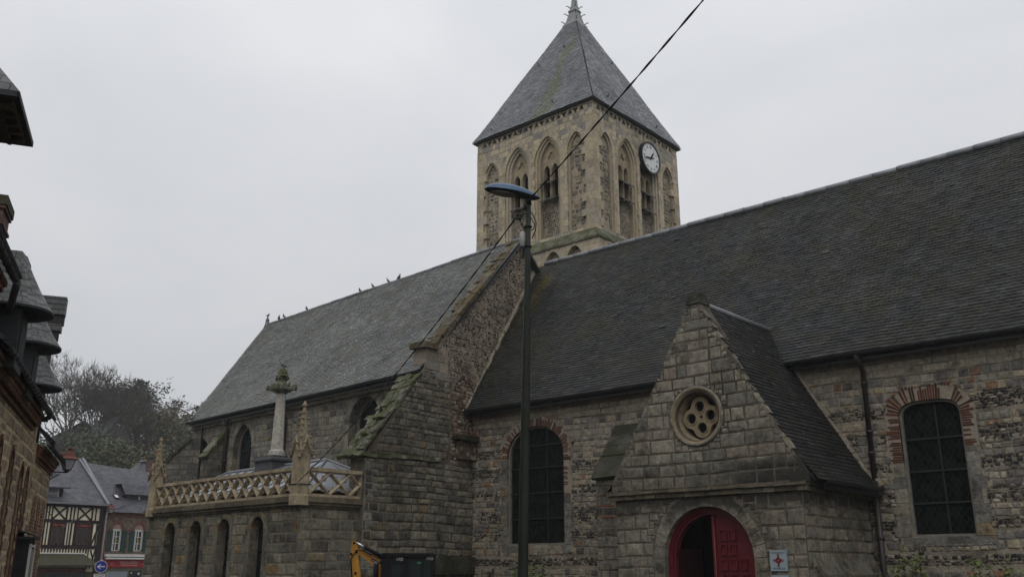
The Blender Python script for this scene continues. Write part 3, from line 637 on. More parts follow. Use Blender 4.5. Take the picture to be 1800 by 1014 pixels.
def left_wall_mat():
    """split brown sandstone in courses with raised yellow pointing and rows of dark flint"""
    g = G('brown_stone_yellow_pointing'); uv = g.uv(); x, y = g.sep(uv)[:2]
    mk, r, r2, fx, fy, row = g.blocks(.40, .27, .022, .016, .5, .25, seed=61.)
    col = g.fine(g.ramp(r, [(0, (.115, .085, .062)), (.4, (.17, .125, .088)), (.7, (.215, .155, .105)), (1, (.15, .12, .10))]), 8., .6, 1.35)
    v = g.vor(uv, 10.); fe = g.vor(uv, 10., 'DISTANCE_TO_EDGE')[0]
    fl = g.mix(g.mr(fe, .03, .09), (.19, .16, .115), g.fine(g.ramp(g.sep(v[1])[0], [(0, (.03, .03, .035)), (.6, (.09, .085, .085)), (1, (.2, .18, .15))]), 20, .6, 1.4))
    rr = g.wn(g.vec(row, 8.8)); per = g.M('GREATER_THAN', rr, .70); body = g.mr(g.M('PINGPONG', fy, .5), .04, .12)
    sel = g.mul(per, body)
    c = g.mix(mk, g.fine((.37, .305, .185), 12, .7, 1.2), col); c = g.mix(sel, c, fl); c = g.weather(c, .3, .6, (.5, .48, .45))
    ridge = g.subt(1., mk); h = g.add(g.add(g.mul(ridge, .8), g.mul(r2, .3)), g.add(g.mul(g.noise(g.ob(), 12, 6, .7), .6), g.mul(g.mul(sel, g.mr(fe, .02, .1)), .6)))
    return g.done(c, .88, h, .03, 1.)
MT['leftwall'] = left_wall_mat()
MT['leftbrick'] = masonry('street_brick', .22, .078, .016, [(0, (.115, .043, .028)), (.5, (.18, .065, .038)), (1, (.215, .09, .05))], (.36, .29, .17), .006, .02, .25, cw=0, vary=0, seed=63.)
MT['corbelbrick'] = masonry('eaves_brick', .22, .078, .008, [(0, (.12, .05, .028)), (.5, (.18, .08, .042)), (1, (.22, .11, .06))], (.17, .12, .08), .006, .01, .4, cw=0, vary=0, seed=65.)
MT['chimneybrick'] = masonry('chimney_brick', .22, .078, .009, [(0, (.075, .04, .034)), (.5, (.11, .055, .045)), (1, (.15, .08, .06))], (.17, .15, .13), .006, .012, .5, cw=0, vary=0, seed=67.)
MT['render'] = plain('grey_render', (.105, .10, .092), .9, .2, 0, .3, 5, .6, .006, .3)
MT['mosscap'] = plain('mossy_cap', (.075, .072, .045), .95, .1, 0, .5, 9, 1., .02)
MT['soffit'] = plain('brown_soffit', (.085, .062, .038), .8, .25, 0, .25, 6, .4, .004)
MT['soffitdark'] = plain('dormer_wood_and_shade', (.030, .033, .034), .7, .3, 0, .3, 7, .4, .004)  # dormer wood; also the painted shade behind the tower trefoils
MT['terracotta'] = plain('copper_red_lantern', (.155, .045, .033), .5, .4, .1, .2, 8, .3, .003)
MT['lanternglass'] = plain('frosted_lantern_glass', (.30, .30, .31), .35, .5, 0, .15, 4, .1, .002)
MT['catyellow'] = plain('machine_yellow', (.42, .20, .018), .45, .4, 0, .2, 5, .25, .003, .25)
MT['cabblack'] = plain('cab_black', (.008, .008, .010), .6, .12, 0, .2, 6, .2, .002)
MT['chrome'] = plain('chromed_rod', (.62, .62, .63), .2, .5, .9, .05, 9)
MT['cabglass'] = flat('tinted_cab_glass', (.012, .018, .016), .2, .15)
MT['greenglint'] = flat('green_reflection_paint', (.03, .20, .08), .5)  # flat green, paints a reflection on the cab glass
MT['pigeon'] = plain('pigeon_feathers', (.055, .058, .068), .8, .2, 0, .45, 20)
MT['pigeonpale'] = plain('pale_pigeon_feathers', (.16, .165, .18), .8, .2, 0, .5, 16)
MT['ground'] = plain('asphalt', (.05, .05, .05), .9, .2, 0, .3, 2.5, .6, .01, .2)
MT['grass'] = plain('hillside_grass', (.045, .055, .025), .95, .1, 0, .4, .35, .8, .2)
MT['dial'] = flat('white_clock_face', (.66, .66, .66), .5)
MT['clockblack'] = flat('black_clock_paint', (.008, .008, .008), .5)
MT['plaqueblue'] = flat('pale_blue_plaque', (.26, .32, .34), .45, .4)
MT['plaquered'] = flat('plaque_red', (.16, .02, .03), .5)
MT['plaquetext'] = flat('plaque_lettering', (.10, .12, .17), .5)
MT['pot'] = plain('clay_chimney_pot', (.30, .09, .045), .8, .2)
MT['crossstone'] = plain('whitened_column_stone', (.40, .375, .33), .9, .2, 0, .4, 14, 1., .012, .35)
MT['bark'] = plain('bark', (.085, .078, .068), .95, .1, 0, .4, 5, 1., .02)
def leaf(name, pal, tr=.25):
    g = G(name); n = g.t.nodes.new('ShaderNodeNewGeometry'); c = g.ramp(n.outputs['Random Per Island'], pal)
    return g.done(c, .7, None, spec=.2)
MT['leafdark'] = leaf('evergreen_leaves', [(0, (.034, .045, .03)), (.6, (.058, .072, .044)), (1, (.085, .096, .055))])  # hill leaf tones lightened; part of the haze is put into the colour
MT['leafolive'] = leaf('late_autumn_leaves', [(0, (.062, .066, .038)), (.5, (.095, .088, .045)), (.8, (.125, .092, .044)), (1, (.15, .08, .04))])
MT['leafgreen'] = leaf('mixed_green_leaves', [(0, (.045, .056, .03)), (.6, (.072, .08, .04)), (1, (.105, .10, .048))])
MT['leafpale'] = leaf('pale_shrub_leaves', [(0, (.07, .095, .03)), (.5, (.12, .155, .045)), (1, (.19, .23, .07))])
MT['leafgrey'] = leaf('grey_green_leaves', [(0, (.045, .055, .032)), (.6, (.08, .09, .05)), (1, (.14, .15, .09))])
# ------------------------------------------------------------------ ground
gb = MB()
def ground_z(x, y):
    d = sqrt(x*x+y*y); az = atan2(x, y)                     # az<0 = towards -X
    z = -1.4*min(1, max(0, (d-26)/24))
    t = min(1, max(0, (d-78)/95)); t = t*t*(3-2*t)
    k = min(1, max(0, (-az-.62)/.35))
    und = mnoise.noise(V((x*.02, y*.02, 1)))*2.5
    return z + t*k*(13.5 + und*t)
NR, NA = 60, 96
vs = [(0, 0, 0)]; fs = []
for i in range(NR):
    d = 3*(300/3)**(i/(NR-1))
    for k in range(NA):
        a = 2*pi*k/NA; x, y = d*sin(a), d*cos(a); vs.append((x, y, ground_z(x, y)))
for k in range(NA): fs.append((0, 1+(k+1) % NA, 1+k))
for i in range(NR-1):
    for k in range(NA):
        a, b = 1+i*NA+k, 1+i*NA+(k+1) % NA; fs.append((a, b, b+NA, a+NA))
gb.add(vs, fs)
far = [max(((sum(vs[i][0]**2+vs[i][1]**2 for i in f))/len(f))**.5 for _ in (0,)) > 70 for f in fs]
gb.m = [1 if q else 0 for q in far]
tag(gb.build('ground', [MT['ground'], MT['grass']], smooth=True), kind='structure')

# ------------------------------------------------------------------ church
church = thing('church', (-14, 20, 0), 'old stone and flint church with slate roofs, square bell tower and red porch door', 'church')
def part(name, mb, mats, parent=church, label=None, **k):
    o = mb.build(name, mats, parent, **k)
    if label: o['label'] = label
    return o
def edge_stones(mb, O, U, N, z0, z1, lens=(.52, .34), hs=(.22, .32), proud=.012, depth=.30, j=.008, W=Z_):
    """alternating long and short squared stones climbing a corner or a jamb; U points into the wall"""
    z = z0; i = 0; O, U, N, W = V(O), V(U), V(N), V(W)
    while z < z1-.05:
        h = min(random.uniform(*hs), z1-z); l = lens[i % 2]*random.uniform(.85, 1.15)
        mb.rbox(O + W*(z+.006) + N*proud, U*l, N*(-depth), W*(h-.012), j); z += h; i += 1
def voussoirs(mb, path, t0, n, O, U, W, N, proud=.02, depth=.12, gap=.014, j=.006, tvar=.0, tfun=None):
    """wedge stones laid radially along a list of (u,w) points; t0 radial length"""
    L = [0]
    for a, b in zip(path, path[1:]): L.append(L[-1]+sqrt((b[0]-a[0])**2+(b[1]-a[1])**2))
    def at(s):
        s = min(max(s, 0), L[-1]-1e-6)
        for i in range(len(L)-1):
            if L[i+1] >= s:
                f = (s-L[i])/(L[i+1]-L[i]); a, b = path[i], path[i+1]
                return V((a[0]+(b[0]-a[0])*f, a[1]+(b[1]-a[1])*f))
    def nrm(s):
        d = at(s+.05)-at(s-.05); d = d.normalized() if d.length else V((1, 0)); return V((d.y, -d.x))
    O, U, W, N = V(O), V(U), V(W), V(N)
    step = L[-1]/n
    for i in range(n):
        a, b = i*step+gap/2, (i+1)*step-gap/2; t = t0*(1+random.uniform(-tvar, tvar))*(tfun(i/n) if tfun else 1)
        pa, pb, na, nb = at(a), at(b), nrm(a), nrm(b)
        q = [pa, pb, pb+nb*t, pa+na*t]; pr = proud+random.uniform(-j, j)
        f = [O+U*(p.x+random.uniform(-j, j)*.5)+W*(p.y+random.uniform(-j, j)*.5)+N*pr for p in q]; k = [O+U*p.x+W*p.y-N*depth for p in q]
        mb.add(f+k, [(0, 1, 2, 3), (7, 6, 5, 4), (0, 4, 5, 1), (1, 5, 6, 2), (2, 6, 7, 3), (3, 7, 4, 0)])
# ---- nave -------------------------------------------------------------
D = 20.0; NX0, NX1 = -19.25, 3.0
Uv, Nv = X_, V((0, -1, 0))
W1 = arch(-16.85, 1.03, 2.32, 4.72, .83, 10, 2.15)
W2 = arch(-6.19, .625, 2.32, 4.66, .40, 10, 3.2)
mb = MB(); mb.prism([(NX0, -.3), (NX1, -.3), (NX1, 6.28), (NX0, 6.28)], (0, D, 0), X_, Z_, Nv, 0, -.45, [W1, W2])
nave_wall = part('nave_wall', mb, MT['m_nave'])
sm, fm_ = MB(), MB(); rb_ = random.Random(41); BANDS = []; z_ = -.3
while z_ < 5.66:                              # two or three courses of stone, then a ragged band of flint
    n_ = rb_.choice((2, 2, 3, 1)); hs_ = sum(rb_.uniform(.12, .2) for _ in range(n_)); BANDS.append((z_, min(z_+hs_, 5.70), 's')); z_ += hs_
    if z_ < 5.4: hf_ = rb_.uniform(.20, .34); BANDS.append((z_, z_+hf_, 'f')); z_ += hf_
def flint_here(u, z, kind):
    t = mnoise.noise(V((u*.75, z*1.1, 7.3)))+.45*mnoise.noise(V((u*2.6, z*3.5, 2.1)))
    return t > (-.24 if kind == 'f' else .55) and z < 5.25
exN = [grow(W1, .26), grow(W2, .26), [(-18.3, 4.6), (-15.4, 4.6), (-15.4, 5.75), (-18.3, 5.75)] if False else grow(W1, .1)]
def band_kind(z):
    for a, b, k in BANDS:
        if a <= z < b: return k
    return 's'
stones(sm, [(NX0, -.3), (NX1, -.3), (NX1, 5.64), (NX0, 5.64)], (0, D, 0), X_, Z_, Nv, .15, .215, .014, exN, .28, .5, .022, .014, .008, .06, 3, skip=lambda u, z, r: flint_here(u, z, band_kind(z)), wob=.02)
bd = MB(); stones(bd, [(NX0, 5.64), (NX1, 5.64), (NX1, 5.95), (NX0, 5.95)], (0, D, 0), X_, Z_, Nv, .155, .42, .012, [], .1, .4, .008, .006, .005, .06, 5)
stones(fm_, [(NX0, -.3), (NX1, -.3), (NX1, 5.4), (NX0, 5.4)], (0, D, 0), X_, Z_, Nv, .070, .088, .010, exN, .35, .5, .022, .018, .014, .05, 9, skip=lambda u, z, r: not flint_here(u, z, band_kind(z)), wob=.02, drop=.06)
part('plastered_course', bd, MT['s_band'], nave_wall); part('stone_courses', sm, MT['s_nave'], nave_wall); part('flint_bands', fm_, MT['s_flint'], nave_wall)
mb = MB()
mb.prism([(0, 5.93), (.035, 5.95), (.05, 6.02), (.10, 6.10), (.13, 6.16), (.13, 6.22), (0, 6.22)], (NX0+.02, D, 0), Nv, Z_, X_, 0, NX1-NX0-.04)
part('eaves_cornice', mb, MT['palecornice'], nave_wall)
def nave_window(W, name, cx, a, z0, zs, H, p, bars, mull):
    mb = MB(); mb.prism(W, (0, D+.16, 0), X_, Z_, Nv, 0, -.03)
    win = part('window', mb, MT['lattice'], nave_wall)
    inner = arch(cx, a-.05, z0+.045, zs, H-.05, 10, p)
    fb = MB(); fb.prism(ring(W, inner) if False else W, (0, D+.07, 0), X_, Z_, Nv, 0, -.09, [inner]); part('window_frame', fb, MT['frame'], win) if False else None
    fo = fb.build('frame', MT['frame'], win)
    bb = MB()
    for z in bars: bb.box(cx-a+.04, cx+a-.04, D+.115, D+.155, z-.018, z+.018)
    for x in mull: bb.box(x-.014, x+.014, D+.125, D+.158, z0+.04, zs+H-.08)
    bb.build('glazing_bars', MT['bar'], win)
    return win
nave_window(W1, 'window', -16.85, 1.03, 2.32, 4.72, .83, 2.15, [3.02, 3.71, 4.40, 5.02], [-16.5])
nave_window(W2, 'window', -6.19, .625, 2.32, 4.66, .40, 3.2, [2.98, 3.62, 4.28], [-6.1])
# brick heads
def brick_head(W, zl, zr, n, t, tl, cx, tf=None):
    pts = W[2:]                     # from right spring over the crown to the left spring
    path = [(pts[0][0], zr)] + pts + [(pts[-1][0], zl)]
    path = path[::-1]               # left to right, normal outwards
    mbm = MB(); off = []
    for i, p in enumerate(path):
        a = V(path[max(i-1, 0)]); b = V(path[min(i+1, len(path)-1)]); d = (b-a).normalized(); nn = V((-d.y, d.x)); off.append((p[0]+nn.x*(t+.02), p[1]+nn.y*(t+.02)))
    mbm.prism(path+off[::-1], (0, D, 0), X_, Z_, Nv, .006, -.14); mbm.build('mortar_bed', MT['ringmortar'], nave_wall)
    bb = MB()
    voussoirs(bb, path[::-1], t, n, (0, D, 0), X_, Z_, Nv, .010, .15, .014, .008, .26, tf)
    o = bb.build('brick_arch', MT['ringbrick'], nave_wall); return o
brick_head(W1, 4.70, 3.70, 78, .205, 0, 0, lambda f: .62 if f < .17 else 1.0)
brick_head(W2, 3.80, 4.05, 66, .25, 0, 0, lambda f: .7 if f < .15 else (1.08 if .3 < f < .7 else .95))
for W, sx in ((W1, 1), (W2, 1)):
    mb = MB()
    xl, xr = W[0][0], W[1][0]
    zt = (4.68, 3.68) if W is W1 else (3.78, 4.03)
    edge_stones(mb, (xl, D, 0), -X_, Nv, 2.32, zt[0], (.34, .22), (.17, .30), .010, .16)
    edge_stones(mb, (xr, D, 0), X_, Nv, 2.32, zt[1], (.36, .22), (.17, .30), .010, .16)
    x = xl-.18
    while x < xr+.15:
        l = random.uniform(.32, .6); mb.rbox((x, D-.012, 2.12+random.uniform(-.02, .01)), (l-.015, 0, 0), (0, .2, 0), (0, 0, .19), .008); x += l
    part('jamb_stones', mb, MT['s_grey'], nave_wall)
# roof
RY, RZ, EY, EZ = 23.07, 11.48, 19.66, 6.20
def slab(mb, a, b, c, d, t):
    """sheet of slates a,b (eaves) c,d (ridge) with thickness t below"""
    a, b, c, d = map(V, (a, b, c, d)); n = (b-a).cross(d-a).normalized()
    if n.z < 0: n = -n
    n = n*t; lo = [a-n, b-n, c-n, d-n]
    return mb.add([a, b, c, d]+lo, [(0, 1, 2, 3), (7, 6, 5, 4), (0, 4, 5, 1), (1, 5, 6, 2), (2, 6, 7, 3), (3, 7, 4, 0)])
mb = MB(); slab(mb, (NX0+.01, EY, EZ), (NX1, EY, EZ), (NX1, RY, RZ), (NX0+.01, RY, RZ), .05)
slab(mb, (NX0+.01, RY+2.9, 6.9), (NX1, RY+2.9, 6.9), (NX1, RY, RZ), (NX0+.01, RY, RZ), .05)
nave_roof = part('nave_roof', mb, MT['gutter'])
mb = MB(); slates(mb, ((NX0+.01, EY, EZ), (NX1, EY, EZ), (NX1, RY, RZ), (NX0+.01, RY, RZ)), .20, .094, seed=2); part('slating', mb, MT['naveslate_p'], nave_roof)
mb = MB()
x = NX0+.35
while x < NX1:
    l = .62; zr_ = RZ+.075+.012*sin(x*.9)+random.uniform(-.008, .008); mb.tube([(x, RY, zr_), (min(x+l-.012, NX1), RY, zr_+random.uniform(-.006, .006))], .085, 10); x += l
mb.box(NX0+.3, NX1, RY-.14, RY-.01, RZ-.20, RZ+.03) if False else None
slab(mb, (NX0+.3, RY-.13, RZ-.19), (NX1, RY-.13, RZ-.19), (NX1, RY-.0, RZ+.02), (NX0+.3, RY, RZ+.02), .02)
part('ridge_cap', mb, MT['lead'], nave_roof)
mb = MB()                                     # two runs of half round gutter, parted by the porch roof
for a, b in ((NX0+.05, -10.35), (-9.05, NX1)):
    prof = [(cos(t)*.085, sin(t)*.085) for t in [pi+pi*i/8 for i in range(9)]]
    prof2 = [(u*.82, w*.82) for u, w in prof[::-1]]
    mb.prism(prof+prof2, (a, EY-.065, EZ-.02), Nv, Z_, X_, 0, b-a)
    mb.box(a, b, EY+.03, EY+.07, EZ-.18, EZ-.01)
    n = int((b-a)/.8)
    for i in range(n+1): x = a+.1+(b-a-.2)*i/max(n, 1); mb.box(x-.012, x+.012, EY-.165, EY+.04, EZ-.112, EZ-.10)
part('gutter', mb, MT['gutter'], nave_roof)
mb = MB(); px = -7.40
mb.tube([(px, EY-.07, EZ-.06), (px, EY-.07, EZ-.16), (px-.01, EY+.1, EZ-.30), (px-.015, D-.09, EZ-.38), (px-.03, D-.085, 3.45)], .055, 12)
mb.tube([(px-.03, D-.085, 3.42), (px-.05, D-.085, -.1)], .062, 12)
mb.box(px-.14, px+.06, D-.20, D-.02, 3.28, 3.46)
for z in (5.55, 4.5, 4.05, 2.3, 1.2): mb.lathe([(.07, z-.025), (.075, z), (.07, z+.025)], (px-.02, D-.085, 0), 12)
part('downpipe', mb, MT['pipe'], nave_wall)
# tv moss clump marks on the roof stay in the slate material; small weathered pegs
# ---- gable between nave and chancel ---------------------------------------
GX = -19.25
def gy(y): return (y, 0)
gpoly = [(20.02, 4.6), (18.72, 4.6), (18.0, 7.25), (18.02, 7.86), (18.35, 7.88), (22.1, 12.12), (24.6, 9.6), (24.6, 6.5), (20.02, 6.5)]
mb = MB(); mb.prism(gpoly, (GX, 0, 0), Y_, Z_, X_, 0, -.55)
gable = part('gable_wall', mb, MT['m_gable'])
red_ = [(20.05, 4.7), (19.05, 4.7), (19.0, 6.8), (19.5, 7.3), (20.1, 7.15), (20.45, 6.75), (20.2, 6.2)]
mb = MB(); stones(mb, [(18.0, 6.9), (20.1, 5.2), (20.1, 6.4), (20.7, 7.4), (23.1, 11.4), (22.1, 12.05), (18.4, 7.9)], (GX, 0, 0), Y_, Z_, X_, .078, .095, .030, [red_, [(17.9, 6.9), (18.85, 6.9), (18.85, 7.86), (17.9, 7.86)]], .35, .5, .020, .018, .016, .05, 12, drop=.16, wob=.02); part('pebbles', mb, MT['s_pebble'], gable)
mb = MB(); stones(mb, red_, (GX, 0, 0), Y_, Z_, X_, .085, .11, .014, [], .35, .5, .03, .02, .014, .05, 14, drop=.05, wob=.02); part('flint_patch', mb, MT['s_redrub'], gable)
mb = MB()
def coping_run(mb, p0, p1, w=.56, t=.11, lmin=.17, lmax=.34, x0=GX+.06, j=.02):
    p0, p1 = V(p0), V(p1); L = (p1-p0).length; d = (p1-p0)/L; n = V((0, -d.z, d.y)); n = n if n.z > 0 else -n; s = 0
    while s < L-.05:
        l = min(random.uniform(lmin, lmax), L-s); o = p0+d*s; tt = t*random.uniform(.88, 1.12)
        mb.rbox((x0+random.uniform(-.02, .02), o.y, o.z), V((-w*.52, 0, 0)), d*(l-.012), n*tt, j); mb.rbox((x0-w*.53+random.uniform(-.02, .02), o.y+random.uniform(-.04, .04), o.z+random.uniform(-.03, .02)), V((-w*.47, 0, 0)), d*(l+.02), n*tt*random.uniform(.7, 1.2), j*1.3); s += l
coping_run(mb, (0, 18.32, 7.88), (0, 22.12, 12.16))
coping_run(mb, (0, 22.12, 12.14), (0, 24.6, 9.65), t=.08)
mb.rbox((GX+.09, 17.86, 7.84), (-.66, 0, 0), (0, .56, 0), (0, 0, .16), .02)
part('gable_coping', mb, MT['coping'], gable)
mb = MB(); edge_stones(mb, (GX, 18.01, 0), Y_, X_, 6.95, 7.86, (.85, .62), (.22, .3), .014, .5)
part('kneeler_stones', mb, MT['quoin'], gable)
# pale mortar fillet along the nave roof and the gable
mb = MB(); a = V((GX, 19.72, 6.22)); b = V((GX, 23.02, 11.52)); d = (b-a).normalized(); n = V((0, -d.z, d.y))
k = 16
for i in range(k):
    p = a.lerp(b, i/k); q = a.lerp(b, (i+1)/k); ww = random.uniform(.07, .13)
    mb.rbox(p+n*.02+V((0, 0, 0)), q-p, V((ww, 0, 0)), n*.07, .012)
part('mortar_fillet', mb, MT['ringmortar'], gable)
# ---- big buttress -----------------------------------------------------------
mb = MB(); BW = .60
mb.prism([(20.02, -.3), (15.95, -.3), (15.98, 1.6), (15.86, 1.62), (15.90, 4.52), (16.0, 4.62), (20.02, 4.62)], (GX+.02, 0, 0), Y_, Z_, X_, 0, -BW)
up = [(18.75, 4.62), (15.92, 4.62), (15.86, 4.72), (17.74, 6.97), (17.98, 7.26), (18.02, 7.26)]
mb.prism([(18.80, 4.62), (15.95, 4.66), (17.74, 6.93), (18.0, 7.28), (19.06, 7.0), (19.05, 4.62)], (GX+.012, 0, 0), Y_, Z_, X_, 0, -BW+.08)
butt = part('corner_buttress', mb, MT['m_butt'])
mb = MB(); stones(mb, [(16.0, -.3), (20.0, -.3), (20.0, 4.6), (15.93, 4.5), (15.90, 1.7)], (GX+.02, 0, 0), Y_, Z_, X_, .205, .34, .013, [], .25, .5, .028, .018, .011, .08, 21, wob=.02)
stones(mb, [(16.15, 4.70), (18.95, 4.72), (19.02, 6.95), (18.0, 7.2), (17.66, 6.78)], (GX+.014, 0, 0), Y_, Z_, X_, .17, .26, .013, [], .3, .5, .026, .016, .010, .07, 23, wob=.02)
stones(mb, [(0, -.3), (BW, -.3), (BW, 4.5), (0, 4.5)], (GX+.02, 15.96, 0), -X_, Z_, -Y_, .205, .3, .015, [], .25, .4, .03, .02, .012, .08, 25); part('ashlar', mb, MT['s_butt'], butt)
mb = MB()                                    # rough stepped weathering stones on the slope
p0, p1 = V((0, 15.74, 4.55)), V((0, 17.86, 7.10)); L = (p1-p0).length; d = (p1-p0)/L; n = V((0, -d.z, d.y)); s = 0
while s < L-.1:
    l = min(random.uniform(.13, .30), L-s); o = p0+d*s; x = GX+.05
    while x > GX-BW-.02:
        wd = random.uniform(.12, .34); mb.rbox((x, o.y+random.uniform(-.03, .03)-.02, o.z+random.uniform(-.02, .02)-.03), V((-wd+.01, 0, random.uniform(-.03, .03))), (d+n*random.uniform(-.08, .04))*(l+.015), n*random.uniform(.06, .12), .026); x -= wd
    s += l
part('weathering_stones', mb, MT['mosscoping'], butt)
mb = MB(); y = 15.78
while y < 18.55:
    l = random.uniform(.3, .6); mb.rbox((GX-.12, y, 4.54+.07*(y-15.78)/2.8+random.uniform(-.015, .015)), (.20, 0, 0), (0, min(l-.012, 18.6-y), 0), (0, 0, .11), .018); y += l
x = GX-.12
while x > GX-BW: mb.rbox((x, 15.76, 4.53), (-.36, 0, 0), (0, .2, 0), (0, 0, .11), .02); x -= .38
part('drip_course', mb, MT['mosscoping'], butt)
mb = MB(); edge_stones(mb, (GX+.02, 15.90, 0), Y_, X_, 1.7, 4.5, (.5, .3), (.2, .3), .012, .4, .014)
part('buttress_quoins', mb, MT['quoin'], butt)
mb = MB(); mb.prism([(20.0, 1.55), (17.2, 1.55), (17.2, 1.78), (17.5, 2.02), (20.0, 2.02)], (GX+.02, 0, 0), Y_, Z_, X_, .13, 0); part('plinth_slope', mb, MT['darkmoss'], butt)
mb = MB(); mb.rbox((GX-.02, 19.25, 4.74), (.20, 0, 0), (0, .76, 0), (0, 0, .55), .02); mb.mat(1)
y = 19.12
while y < 19.95: l = random.uniform(.22, .34); mb.rbox((GX-.02, y, 5.29), (.30, 0, 0), (0, l, 0), (0, 0, .13), .025); y += l
part('cut_corbel', mb, [MT['redflint'], MT['darkmoss']], gable)
# ---- chancel ------------------------------------------------------------------
CA = radians(3.5); CO = V((-19.25, 18.2, 0)); Ce = V((-cos(CA), sin(CA), 0)); Cn = V((sin(CA), cos(CA), 0))
def C_(p, q, z): return CO + Ce*p + Cn*q + Z_*z
CNo = -Cn
# u axis runs east (to the left in view); with W=Z the outward normal is U x W -> use -Ce so that the outline is seen the right way round
def cxy(pts): return [(-p, z) for p, z in pts]
WC = arch(-3.14, .79, 4.6, 6.05, .80, 10); WB = arch(-10.5, .66, 4.55, 5.85, .92, 9); WA = arch(-13.56, .66, 4.55, 5.65, .86, 9); WS = arch(-5.9, .19, 4.45, 4.62, .19, 6)
mb = MB(); mb.prism([(-14.34, -.3), (-.2, -.3), (-.2, 7.0), (-14.34, 7.0)], CO, -Ce, Z_, CNo, 0, -.5, [WC, WB, WA, WS])
mb.prism([(.5, -.3), (7.9, -.3), (7.9, 7.0), (.5, 7.0)], C_(14.34, 0, 0), Cn, Z_, Ce, 0, -.5)
chancel = part('chancel_wall', mb, MT['m_grey'])
mb = MB(); stones(mb, [(-14.33, 3.2), (-.6, 3.2), (-.6, 6.9), (-14.33, 6.9)], CO, -Ce, Z_, CNo, .20, .31, .013, [grow(WC, .22), grow(WB, .22), grow(WA, .22), WS], .28, .5, .018, .014, .008, .07, 31, wob=.02); part('stone_courses', mb, MT['s_grey'], chancel)
def ch_window(W, cx, a, z0, zs, H, dep, n=9, arcn=17):
    mb = MB(); mb.prism(W, CO + Cn*dep, -Ce, Z_, CNo, 0, -.03); win = part('window', mb, MT['chancelglass'], chancel)
    inner = arch(cx, a-.09, z0, zs, H-.09, n)
    fb = MB(); fb.prism(W, CO + Cn*(dep-.06), -Ce, Z_, CNo, 0, -.06, [inner]); fb.build('frame', MT['frame'], win)
    bb = MB()
    for z in (zs-.7, zs-.05, zs+H*.5): bb.obox(CO - Ce*(cx-a+.1) + Cn*(dep-.035) + Z_*z, -Ce*(2*a-.2), Cn*.03, Z_*.03)
    bb.build('glazing_bars', MT['bar'], win)
    vb = MB(); voussoirs(vb, W[2:][::1], .24, arcn, CO, -Ce, Z_, CNo, .010, .25, .012, .005, .15)
    edge_stones(vb, CO - Ce*(cx-a), Ce, CNo, z0, zs, (.34, .22), (.2, .3), .010, .25); edge_stones(vb, CO - Ce*(cx+a), -Ce, CNo, z0, zs, (.34, .22), (.2, .3), .010, .25)
    vb.build('window_arch', MT['s_grey'], win)
ch_window(WC, -3.14, .79, 4.6, 6.05, .80, .38); ch_window(WB, -10.5, .66, 4.55, 5.85, .92, .27); ch_window(WA, -13.56, .66, 4.55, 5.65, .86, .27)
mb = MB(); mb.prism(WS, CO + Cn*.2, -Ce, Z_, CNo, 0, -.03); part('vent_opening', mb, MT['void'], chancel)
mb = MB(); p = .62
while p < 14.3:                               # rounded cornice in lengths
    l = random.uniform(.55, .9); mb.tube([C_(p, -.07, 7.0), C_(min(p+l-.012, 14.38), -.07, 7.0)], .115, 10); p += l
part('cornice_roll', mb, MT['coping' if False else 'palecornice'], chancel)
mb = MB()
ea, eb = C_(.05, -.34, 7.17), C_(14.2, -.34, 7.17); ra, rb = C_(.0, 3.9, 12.22), C_(16.35, 3.9, 12.25); na, nb = C_(.0, 8.1, 7.2), C_(14.2, 8.1, 7.17)
slab(mb, ea, eb, rb, ra, .05); slab(mb, nb, na, ra, rb, .05)
chancel_roof = part('chancel_roof', mb, MT['gutter'])
mb = MB(); slates(mb, (ea, eb, rb, ra), .18, .084, seed=5, slip=.008); part('slating', mb, MT['chancelslate_p'], chancel_roof)
mb = MB(); mb.add([eb, nb, rb, eb-Z_*.05, nb-Z_*.05], [(0, 1, 2), (3, 0, 2), (1, 4, 2), (0, 3, 4, 1)]); mb.build('hip_end', MT['chancelslate'], chancel_roof)
mb = MB(); p = .15
while p < 16.2: zr_ = 12.27+.012*sin(p*.8)+random.uniform(-.006, .006); mb.tube([C_(p, 3.9, zr_), C_(min(p+.5, 16.3)-.01, 3.9, zr_)], .06, 8); p += .5
part('ridge_cap', mb, MT['lead'], chancel_roof)
mb = MB(); c = C_(16.25, 3.9, 0); mb.lathe([(.15, 12.12), (.10, 12.3), (.075, 12.48), (.10, 12.50), (.04, 12.53), (.06, 12.58), (.02, 12.63)], c, 8); part('finial', mb, MT['lead'], chancel_roof)
mb = MB()
prof = [(cos(t)*.09, sin(t)*.09) for t in [pi+pi*i/8 for i in range(9)]]; prof2 = [(u*.82, w*.82) for u, w in prof[::-1]]
mb.prism(prof+prof2, C_(.05, -.40, 7.15), CNo, Z_, Ce, 0, 14.15); mb.obox(C_(.05, -.31, 6.98), Ce*14.12, Cn*.04, Z_*.18)
part('gutter', mb, MT['gutter'], chancel_roof)
mb = MB(); rnd = random.Random(3)
for px_, pz_ in ((13.6, 8.6), (12.4, 10.4), (9.9, 9.1), (6.6, 10.3), (6.3, 8.7), (4.5, 10.9), (3.3, 10.2), (10.6, 9.9), (8.0, 9.4)):
    q = -.34 + (pz_-7.17)/(12.2-7.17)*4.24; o = C_(px_, q, pz_); r = rnd.uniform(.03, .075)
    mb.lathe([(r, -.03), (r*1.3, .01), (r*.8, .05), (r*.2, .07)], o, 7)
part('moss_clump', mb, MT['darkmoss'], chancel_roof)
mb = MB()
mb.lathe([(.13, 6.80), (.14, 7.06)], C_(11.5, -.2, 0), 8, False); mb.tube([C_(11.5, -.2, 6.82), C_(11.52, -.12, 6.6), C_(11.58, -.10, 4.3)], .065, 10)
for z in (6.3, 5.5, 4.8): mb.lathe([(.08, z-.025), (.085, z), (.08, z+.025)], C_(11.55, -.10, 0), 10)
